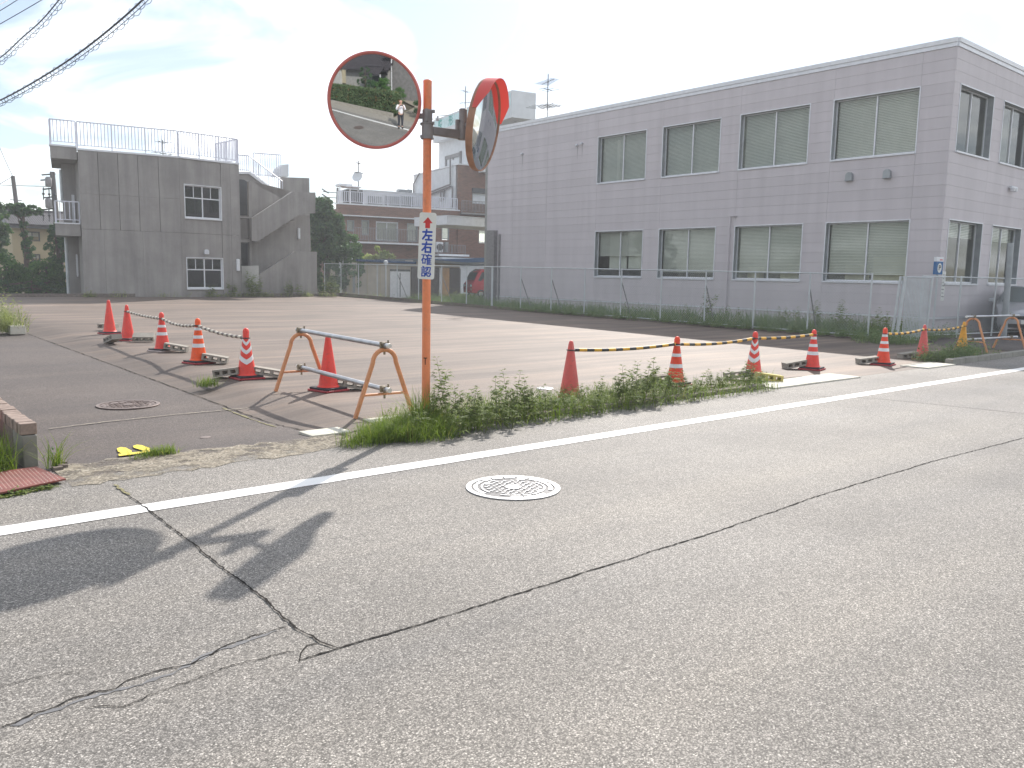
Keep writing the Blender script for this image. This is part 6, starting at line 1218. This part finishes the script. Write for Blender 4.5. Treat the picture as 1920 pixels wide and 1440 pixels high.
cover('ground_cover', 'taller grass tuft right at the orange pole', strip_spots([(782, 800, 1), (806, 798, 1), (795, 805, 1)], 0.10, 3), 0, 420, M_weed, M_grass, 0.08, 0.42, 8, bw=0.007)
cover('ground_cover', 'small grass tuft beside the yellow footprints', strip_spots([(290, 853, 1), (305, 850, 1.2), (318, 852, .6), (272, 858, .6)], 0.10, 9), 60, 520, M_weed, M_grass, 0.03, 0.10, 9, bw=0.005)
cover('ground_cover', 'single grass tuft on the alley edge below the chevron cone', strip_spots([(390, 722, 1), (398, 724, .6), (380, 724, .5)], 0.12, 12), 40, 220, M_weed, M_grass, 0.03, 0.17, 12, bw=0.006)
cover('ground_cover', 'long grass left of the low brick wall', [(0.85, 7.1, .25, 1, 0), (0.6, 7.3, .3, 1, 0), (0.95, 7.35, .15, .7, 0), (0.7, 7.7, .3, 1, 0), (0.3, 7.2, .3, 1, 0), (0.9, 8.2, .2, .6, 0), (1.35, 7.05, .06, .15, 0), (0.5, 6.98, .3, .6, 0), (0.8, 8.9, .25, .5, 0)], 500, 2400, M_weedd, M_grass, 0.1, 0.30, 13, bw=0.008)
pix2 = [(x, 934-(x/100)*20, .5) for x in range(0, 101, 7)]; cover('ground_cover', 'thin moss line along the gutter plate', strip_spots(pix2, 0.05, 14), 100, 500, M_weed, M_grass, 0.015, 0.035, 14, bw=0.005)
# scrub at the far left end of the alley
rnd = random.Random(31); sp = []
for i in range(26): sp.append((rnd.uniform(-1.5, 3.6), 22.6+rnd.uniform(-.3, 2.2), 0.5, 1, 0.12))
sp += [(2.6, 21.6, .5, 2, .1), (3.1, 21.2, .45, 2, .1), (3.3, 20.9, .35, 1.3, .1), (2.0, 22.0, .6, 1.6, .1), (1.2, 22.4, .6, 1.6, .1)]
cover('ground_cover', 'pale scrubby weeds at the far end of the alley', sp, 6500, 3500, M_weedp, M_weedp, 0.55, 0.65, 32, ll=0.09, bw=0.012)
m = MB(); m.box(3.25, 3.55, 20.7, 21.4, 0.05, 0.24); tag(m.build('concrete_lump', M_slab, bevel=0.02), 'pale broken kerb lump in the scrub at the end of the alley', 'kerb lump')
# grass behind the mesh fence, in front of the siding building
sp = []
for i in range(96): y = 10.9+i*0.235; sp += [(22.2+rnd.uniform(-.6, .5), y, .55, 1, 0.0), (23.6+rnd.uniform(-.8, .8), y, .7, 1, 0.0)]
cover('ground_cover', 'tall grass and weeds between the mesh fence and the siding building', sp, 6500, 12000, M_weedd, M_weedd, 0.30, 0.62, 33, ll=0.10, bw=0.018)
sp = [(21.05+rnd.uniform(-.12, .1), 10.2+i*0.5, .28, rnd.choice([.2, .6, 1, 1.4])*(1.0 if i < 30 else 0.12), 0.05+gz(10+i*.5)) for i in range(62)]
cover('ground_cover', 'creeping weeds along the foot of the mesh fence', sp, 7000, 2500, M_weedd, M_weedd, 0.12, 0.18, 34, ll=0.07, bw=0.01)
sp = [(rnd.uniform(20.0, 22.5), rnd.uniform(9.2, 10.6), .5, 1, 0.03) for i in range(24)]+[(rnd.uniform(16.8, 19.6), rnd.uniform(6.75, 7.5), .35, .9, 0.02) for i in range(22)]+[(rnd.uniform(22.5, 26.0), rnd.uniform(9.8, 10.7), .5, .7, 0.03) for i in range(14)]
cover('ground_cover', 'dusty weeds around the yellow cone and the gate', sp, 6500, 2600, M_weedd, M_weedd, 0.22, 0.26, 35, ll=0.07, bw=0.01)
sp = [(rnd.uniform(9, 20.5), 38.8+rnd.uniform(-.2, .1), .3, rnd.random(), 0.26) for i in range(30)]+[(rnd.uniform(20.5, 23.5), rnd.uniform(38, 41), .6, 1, .1) for i in range(12)]
cover('ground_cover', 'small weeds along the foot of the concrete building', sp, 2500, 1200, M_weedp, M_weedp, 0.2, 0.3, 36, ll=0.1, bw=0.015)
sp = [(rnd.uniform(22.2, 27.5), rnd.uniform(33.5, 36.0), .6, 1, .0) for i in range(24)]; cover('ground_cover', 'weeds with pale flowers in front of the red van', sp, 2500, 2500, M_weedp, M_weedd, 0.4, 0.6, 37, ll=0.12, bw=0.02)

# trees and bushes: trunk, limbs and a crown of leaf-sized faces in clumps
def tree(name, label, cat, base, h, crown, nclump, nleaf, lsize, mat, trunk_r=0.12, seed=1, trunk_top=0.7, group=None, tilt=0.0):
    rnd = random.Random(seed); t_ = thing(name, label, cat, tuple(base), 0, group); b = Vector(base); tr = MB(); top = b+Vector((0, 0, h*trunk_top)); pts = [b+Vector((0, 0, -0.1))]
    for i in range(1, 6): pts.append(b.lerp(top, i/5)+Vector((rnd.uniform(-1, 1), rnd.uniform(-1, 1), 0))*trunk_r*0.6)
    tr.tube(pts, [trunk_r*(1.25-0.9*i/5) for i in range(6)], 9); cr = MB(); ctrs = []
    for i in range(nclump):
        e = rnd.choice(crown); 
        while True:
            v = Vector((rnd.uniform(-1, 1), rnd.uniform(-1, 1), rnd.uniform(-1, 1)))
            if 0.25 < v.length < 1: break
        v = v.normalized()*(v.length**0.5); c = b+Vector((e[0]+v.x*e[3], e[1]+v.y*e[4], e[2]+v.z*e[5])); c.z = max(c.z, b.z+0.15); ctrs.append(c); cs = (e[3]+e[5])*0.5*rnd.uniform(.16, .34)
        for k in range(nleaf):
            d = Vector((rnd.gauss(0, 1), rnd.gauss(0, 1), rnd.gauss(0, .8))); d.normalize(); p = c+d*cs*rnd.random()**0.4; p.z = max(p.z, b.z+0.03); s = lsize*rnd.uniform(.6, 1.5); n = (d+Vector((rnd.gauss(0, .6), rnd.gauss(0, .6), rnd.gauss(0, .6)+0.3))).normalized(); u = n.orthogonal().normalized(); a_ = rnd.uniform(0, 6.28); u = u*math.cos(a_)+n.cross(u)*math.sin(a_); w = n.cross(u)
            cr.add([p-u*s*.5, p+w*s*.28, p+u*s*.55, p-w*s*.28], [(0, 1, 2, 3)])
    for i in range(min(9, nclump)):
        c = ctrs[i*len(ctrs)//9 if len(ctrs) >= 9 else i]; q = b.lerp(top, rnd.uniform(.35, .95)); tr.tube([q, q.lerp(c, .5)+Vector((0, 0, .1*h*.1)), c], [trunk_r*.4, trunk_r*.25, trunk_r*.08], 5)
    tr.build('trunk', M_trunk, t_, smooth=True); o = cr.build('crown', mat, t_); o['kind'] = 'stuff'; return t_
p = onY(616, 555, 43.0)
tree('conifer_tree', 'dense dark green conifer between the concrete building and the sheds', 'tree', (p.x, 43.0, 0.2), 5.6, [(0.1, 0, 1.4, 1.1, 1.0, 1.3), (0.15, 0, 2.8, 1.15, 1.0, 1.2), (-0.15, 0, 3.9, 0.95, 0.9, 1.1), (-0.45, 0, 4.7, 0.7, 0.6, 0.75)], 230, 80, 0.16, M_conif, 0.16, 51)
p = onY(648, 555, 44.5); tree('conifer_tree', 'lighter green lower conifer at the right of the dark one', 'tree', (p.x-0.2, 43.6, 0.2), 4.0, [(0, 0, 1.5, .75, .7, 1.3), (-.1, 0, 2.7, .65, .6, 1.0), (0.35, 0, 2.1, .5, .5, .7)], 130, 80, 0.13, M_leafg, 0.1, 52)
def at(px, Y): p = onY(px, 540, Y); return p.x
tree('conifer_tree', 'tall dark conifer cut off by the left edge of the photo', 'tree', (at(-2, 50), 50, 0.2), 4.9, [(0, 0, 1.2, .8, .8, 1.1), (0, 0, 3.2, 0.6, .6, 1.3), (-.2, 0, 4.2, .35, .4, .5)], 110, 60, 0.17, M_conif, 0.15, 53)
tree('topiary_pine', 'dark pine with a flat fan-shaped top in front of the yellow house', 'tree', (at(52, 49), 49, 0.2), 4.6, [(0, 0, 4.1, .85, .6, .22), (-.3, 0, 4.3, .5, .4, .15), (.35, 0, 4.2, .5, .4, .18), (0, 0, 3.0, .16, .2, .7), (0.15, 0, 2.2, .26, .3, .7), (0.2, 0, 1.2, .4, .4, .7)], 110, 50, 0.12, M_conif, 0.14, 54, 0.85)
tree('round_tree', 'rounded dark green tree touching the concrete building balcony', 'tree', (at(112, 47), 47, 0.2), 4.0, [(.1, 0, 2.9, .5, .6, .6), (0, 0, 2.0, .7, .8, .6), (-.1, 0, 1.1, 1.0, .9, .8), (.35, 0, 2.6, .4, .6, .5)], 140, 60, 0.12, M_conif, 0.13, 55)
tree('green_bush', 'bright green round bush at the left edge in front of the conifers', 'bush', (at(12, 44), 44, 0.2), 2.1, [(-.3, 0, 1.0, .9, .8, .8), (0.5, 0, .7, .5, .6, .6)], 95, 60, 0.13, M_leafg, 0.08, 56)
tree('green_bush', 'broad mid-green bush between the left bush and the concrete building', 'bush', (at(88, 43.5), 43.5, 0.2), 1.9, [(-.1, 0, .85, .8, .7, .7), (.6, 0, .7, .5, .6, .6)], 95, 60, 0.12, M_leafg, 0.08, 57)
tree('green_bush', 'low dark bush at the foot of the concrete building corner', 'bush', (at(60, 42.5), 42.5, 0.2), 1.0, [(-1.4, 0, .3, .8, .4, .35), (0, 0, .3, .8, .4, .35), (1.2, 0, .25, .6, .4, .3)], 70, 50, 0.10, M_conif, 0.05, 58)
for i, x in enumerate((-6, -3.2, -0.8)): tree('conifer_tree', ['dark conifer well beyond the left edge', 'dark conifer beyond the left edge', 'dark conifer just beyond the left edge'][i], 'tree', (x-1.5, 50+i, 0.2), 5.5, [(0, 0, 1.5, 1.5, 1, 1.4), (0, 0, 3.5, 1.3, 1, 1.6)], 90, 50, 0.2, M_conif, 0.15, 60+i)
a = FSd.at(708, 492, -4.5); q = FSd.pt(a[0], 0, -4.5); tree('fig_tree', 'small tree with large pale green leaves rising behind the blue shed roof', 'tree', (q.x, q.y, 0), a[1]+0.9, [(-.6, 0, a[1]+0.05, .8, .6, .45), (.2, 0, a[1]+.5, .55, .5, .45), (.75, 0, a[1]+.1, .6, .5, .45)], 46, 16, 0.34, M_weedp, 0.08, 64, 0.9)

# ================================================================== the near side of the road (seen in the mirrors)
m = MB(); m.add([(-90, -2.1, -0.004), (160, -2.1, -0.004), (160, -0.94, -0.004), (-90, -0.94, -0.004)], [(0, 1, 2, 3)]); struct(m.build('near_gutter', M_conc3))
m = MB(); m.add([(-6.0, -16, 0.01), (1.6, -16, 0.01), (1.6, -2.08, 0.0), (-2.05, -2.08, 0.0), (-2.6, -6.5, 0.01), (-6.0, -9, 0.01)], [(0, 1, 2, 3, 4, 5)]); struct(m.build('driveway', M_dirt))
for i in range(12):
    m = MB(); m.box(-21.6+i*1.62, -21.6+(i+1)*1.62-0.015, -2.26, -2.10, -0.1, 0.27); tag(m.build('kerb_wall_block', M_conc3, bevel=0.01), ORD[11-i]+' block of the low hedge wall counted from the driveway', 'wall block', 'blocks of the low wall below the hedge')
HD = thing('hedge', 'clipped green hedge above the low concrete wall on the near side', 'hedge', (-10, -2.5, 0.3)); rnd = random.Random(71); m = MB()
for i in range(19000):
    x = rnd.uniform(-20.5, -2.25); f = rnd.random()
    if f < 0.42: y = -2.42+rnd.gauss(0, .05); z = rnd.uniform(.2, 1.65)
    elif f < 0.86: y = rnd.uniform(-3.4, -2.42); z = 1.66+rnd.gauss(0, .05)
    else: x = -2.27+rnd.gauss(0, .05); y = rnd.uniform(-3.4, -2.42); z = rnd.uniform(.2, 1.66)
    n = Vector((rnd.gauss(0, 1), rnd.gauss(0, 1), rnd.gauss(0, 1))).normalized(); u = n.orthogonal().normalized(); w = n.cross(u); s = rnd.uniform(.05, .11); p = Vector((x, y, z)); m.add([p-u*s, p+w*s*.6, p+u*s, p-w*s*.6], [(0, 1, 2, 3)])
o = m.build('hedge_leaves', M_hedge, HD); o['kind'] = 'stuff'; m = MB(); m.box(-20.5, -2.35, -3.34, -2.48, 0.0, 1.60); m.build('hedge_core', plain('hedge twigs', (0.03, 0.045, 0.02), 0.9), HD)
tree('round_shrub', 'rounded clipped shrub at the end of the driveway', 'bush', (-4.2, -6.2, 0), 1.8, [(0, 0, .9, .55, .55, .8)], 60, 60, 0.08, M_leafg, 0.06, 72)
tree('garden_pine', 'open garden pine behind the hedge', 'tree', (-7.6, -5.0, 0), 3.4, [(0, 0, 2.6, .9, .8, .3), (-.7, 0, 2.0, .6, .5, .25), (.7, 0, 1.9, .7, .5, .3), (0, 0, 3.2, .5, .5, .25)], 70, 50, 0.10, M_conif, 0.09, 73, .95)
tree('garden_pine', 'second garden pine near the old house', 'tree', (-5.9, -5.3, 0), 2.6, [(0, 0, 1.6, 1.1, .7, .5), (.5, 0, 2.2, .6, .5, .35)], 70, 50, 0.10, M_leafg, 0.08, 74, .9)
tree('tall_pine', 'tall dark pine rising behind the old house', 'tree', (-10.5, -12.0, 0), 9.5, [(0, 0, 7.4, 1.1, 1, .5), (-.6, 0, 6.4, 1.0, .8, .45), (.4, 0, 5.4, 1.1, .9, .5)], 80, 60, 0.18, M_conif, 0.16, 75, .95)
tree('dark_shrub', 'dark shrub on the sunny side of the driveway', 'bush', (-0.1, -3.3, 0), 1.4, [(0, 0, .8, .8, .8, .8), (.9, -.5, .7, .8, .8, .7)], 80, 60, 0.09, M_conif, 0.06, 76)
OH = thing('old_house', 'old wooden house with grey walls and dark tiled roofs behind the hedge', 'house', (-3, -9, 0)); m = MB(); m.box(-15.0, -7.4, -14, -8.6, 0, 3.1); m.build('wall', plain('old plaster', (0.30, 0.29, 0.27), 0.9), OH)
m = MB(); m.box(-7.0, 1.5, -15, -9.0, 0, 5.2); m.build('wooden_wall', plain('grey weathered boards', (0.19, 0.18, 0.175), 0.85, var=0.3), OH)
def gable(x0, x1, y0, y1, z0, z1, par, mat):
    ym = (y0+y1)/2; m = MB(); t2 = 0.12; m.add([(x0, y1, z0), (x1, y1, z0), (x1, ym, z1), (x0, ym, z1), (x1, y0, z0), (x0, y0, z0), (x0, y1, z0-t2), (x1, y1, z0-t2), (x1, ym, z1-t2), (x0, ym, z1-t2), (x1, y0, z0-t2), (x0, y0, z0-t2)], [(0, 1, 2, 3), (3, 2, 4, 5), (7, 6, 9, 8), (8, 9, 11, 10), (0, 6, 7, 1), (5, 4, 10, 11), (0, 3, 9, 6), (3, 5, 11, 9), (1, 7, 8, 2), (2, 8, 10, 4)])
    r_ = m.build('roof', mat, par); m = MB(); n = int((x1-x0)/0.28)
    for i in range(n+1): x = x0+(x1-x0)*i/n; m.tube([(x, y1, z0+.03), (x, ym, z1+.03)], .06, 5); 
    m.tube([(x0, ym, z1+.06), (x1, ym, z1+.06)], .14, 8); stuff(m.build('tile_ridges', mat, r_))
gable(-15.7, -6.9, -15, -7.9, 3.15, 6.2, OH, M_tile); gable(-7.6, 2.2, -16, -8.3, 5.2, 9.0, OH, M_tile); gable(-10.1, -7.4, -8.6, -6.9, 2.7, 3.5, OH, M_tile)
m = MB(); m.box(-9.7, -7.6, -8.55, -8.4, 0.1, 2.4); m.build('lattice_door', M_dark, OH); m = MB(); m.tube([(-7.1, -8.9, 0), (-7.1, -8.9, 5.2)], .06, 8); m.tube([(-7.45, -7.2, 0), (-7.45, -7.2, 2.7)], .05, 8); m.build('post', M_white, OH)
m = MB(); m.box(-40, -15, -24, -17, 0, 15); tag(m.build('beige_block', M_beige), 'plain beige building far behind the old house', 'building')
GWl = thing('garden_wall', 'grey rendered garden wall at the left of the old house', 'wall', (-11, -8, 0)); m = MB(); m.box(-20, -15.4, -8.2, -7.9, 0, 3.2); m.build('wall_face', M_conc2, GWl)

# ================================================================== the photographer (seen in the big mirror)
def person(loc, face):
    fwd = Vector((face.x, face.y, 0)).normalized(); lf = Vector((-fwd.y, fwd.x, 0)); P0 = Vector(loc); t_ = thing('person', 'person in a white shirt and dark trousers holding up a phone', 'person', tuple(P0))
    def W(f, l, z): return P0+fwd*f+lf*l+Vector((0, 0, z))
    def skin(name, nodes, edges, mat, sub=2, root=0):
        me = bpy.data.meshes.new(name); off = origin_of(t_); me.from_pydata([tuple(W(*n[:3])-off) for n in nodes], edges, []); me.update(); o = bpy.data.objects.new(name, me); COL.objects.link(o); o.parent = t_
        sk = o.modifiers.new('skin', 'SKIN'); 
        if not me.skin_vertices: me.attributes  # created with the modifier
        if len(me.skin_vertices) == 0:
            bpy.context.view_layer.objects.active = o; o.select_set(True); bpy.ops.mesh.customdata_skin_add(); o.select_set(False)
        for i, n in enumerate(nodes): v = me.skin_vertices[0].data[i]; v.radius = (n[3], n[4] if len(n) > 4 else n[3]); v.use_root = (i == root)
        sk.use_smooth_shade = True; ss = o.modifiers.new('sub', 'SUBSURF'); ss.levels = sub; ss.render_levels = sub; me.materials.append(mat); return o
    N_ = [(0, 0, .93, .11, .08), (0, 0, 1.08, .11, .08), (0, 0, 1.25, .13, .085), (0, 0, 1.40, .13, .08), (0.01, 0, 1.47, .055), (0.03, 0, 1.545, .07, .08), (0.04, 0, 1.63, .085, .095), (0.03, 0, 1.70, .07, .08),
          (0, .17, 1.37, .06), (.12, .27, 1.14, .045), (.33, .10, 1.42, .034), (.39, .07, 1.47, .03), (0, -.17, 1.37, .06), (.12, -.27, 1.14, .045), (.33, -.10, 1.42, .034), (.39, -.07, 1.47, .03),
          (0, .09, .88, .095), (.01, .10, .50, .062), (-.02, .10, .10, .042), (.10, .12, .04, .04), (0, -.09, .88, .095), (.01, -.10, .50, .062), (-.02, -.10, .10, .042), (.10, -.12, .04, .04)]
    E_ = [(0, 1), (1, 2), (2, 3), (3, 4), (4, 5), (5, 6), (6, 7), (3, 8), (8, 9), (9, 10), (10, 11), (3, 12), (12, 13), (13, 14), (14, 15), (0, 16), (16, 17), (17, 18), (18, 19), (0, 20), (20, 21), (21, 22), (22, 23)]
    skin('body', N_, E_, M_skin)
    skin('shirt', [(0, 0, .84, .175, .135), (0, 0, 1.08, .155, .115), (0, 0, 1.25, .18, .125), (0, 0, 1.39, .16, .10), (0, .175, 1.37, .078), (.11, .265, 1.15, .064), (.22, .19, 1.28, .055), (0, -.175, 1.37, .078), (.11, -.265, 1.15, .064), (.22, -.19, 1.28, .055)], [(0, 1), (1, 2), (2, 3), (3, 4), (4, 5), (5, 6), (3, 7), (7, 8), (8, 9)], M_shirt)
    skin('trousers', [(0, 0, .96, .165, .13), (0, .09, .86, .115), (.01, .10, .50, .08), (-.02, .10, .12, .06), (0, -.09, .86, .115), (.01, -.10, .50, .08), (-.02, -.10, .12, .06)], [(0, 1), (1, 2), (2, 3), (0, 4), (4, 5), (5, 6)], M_trouser)
    skin('hair', [(0.0, 0, 1.66, .08, .09), (.02, 0, 1.72, .08, .085)], [(0, 1)], M_hair)
    for s in (1, -1):
        skin('shoe', [(-.07, s*.10, .06, .062), (.17, s*.12, .045, .058)], [(0, 1)], M_black, 1)
        for i in range(4): skin('finger', [(.385, s*.06, 1.485-i*.018, .009), (.43, s*.045, 1.49-i*.018, .008), (.435, s*.02, 1.492-i*.018, .007)], [(0, 1), (1, 2)], M_skin, 1)
        skin('thumb', [(.385, s*.06, 1.46, .010), (.395, s*.03, 1.475, .009)], [(0, 1)], M_skin, 1)
        m = MB(); c = W(.04, s*.087, 1.62); m.lathe([(.004, -.03), (.016, -.015), (.018, .015), (.004, .03)], 8, tuple(c)); m.build('ear', M_skin, t_)
        m = MB(); c = W(.125, s*.03, 1.635); m.lathe([(.002, -.008), (.010, 0), (.002, .008)], 8, tuple(c)); m.build('eye', M_hair, t_)
    m = MB(); m.tube([W(.12, 0, 1.63), W(.15, 0, 1.595), W(.125, 0, 1.585)], [.008, .013, .010], 6); m.build('nose', M_skin, t_); m = MB(); m.tube([W(.118, .025, 1.565), W(.13, 0, 1.563), W(.118, -.025, 1.565)], .005, 5); m.build('mouth', M_redrub, t_)
    return t_, W
pf = Vector((0.6456, 0.7637, 0)); pt_, W_ = person((-pf.x*0.475, -pf.y*0.475, 0), pf)
m = MB(); a, b = W_(.44, .075, 0), W_(.44, -.075, 0); q1 = W_(.432, .075, 0); q2 = W_(.432, -.075, 0)
m.hexa([a+Vector((0, 0, 1.44)), b+Vector((0, 0, 1.44)), q2+Vector((0, 0, 1.44)), q1+Vector((0, 0, 1.44))], [a+Vector((0, 0, 1.515)), b+Vector((0, 0, 1.515)), q2+Vector((0, 0, 1.515)), q1+Vector((0, 0, 1.515))]); tag(m.build('phone', M_black), 'black phone held up sideways by the person in the white shirt', 'phone')

# ================================================================== thin haze volume added to lift the darks like lens glare
def haze(d):
    m = MB(); m.box(-60, 120, -40, 130, -1.2, 30); hz = m.build('haze', None); hz.data.materials.clear(); mt = bpy.data.materials.new('veiling haze'); mt.use_nodes = True; t_ = mt.node_tree; t_.nodes.clear(); o_ = t_.nodes.new('ShaderNodeOutputMaterial'); v = t_.nodes.new('ShaderNodeVolumePrincipled')
    v.inputs['Color'].default_value = (0.93, 0.96, 1.0, 1); v.inputs['Density'].default_value = d; v.inputs['Anisotropy'].default_value = 0.2; t_.links.new(v.outputs[0], o_.inputs['Volume']); hz.data.materials.append(mt); hz['kind'] = 'stuff'; return hz
haze(0.0017)
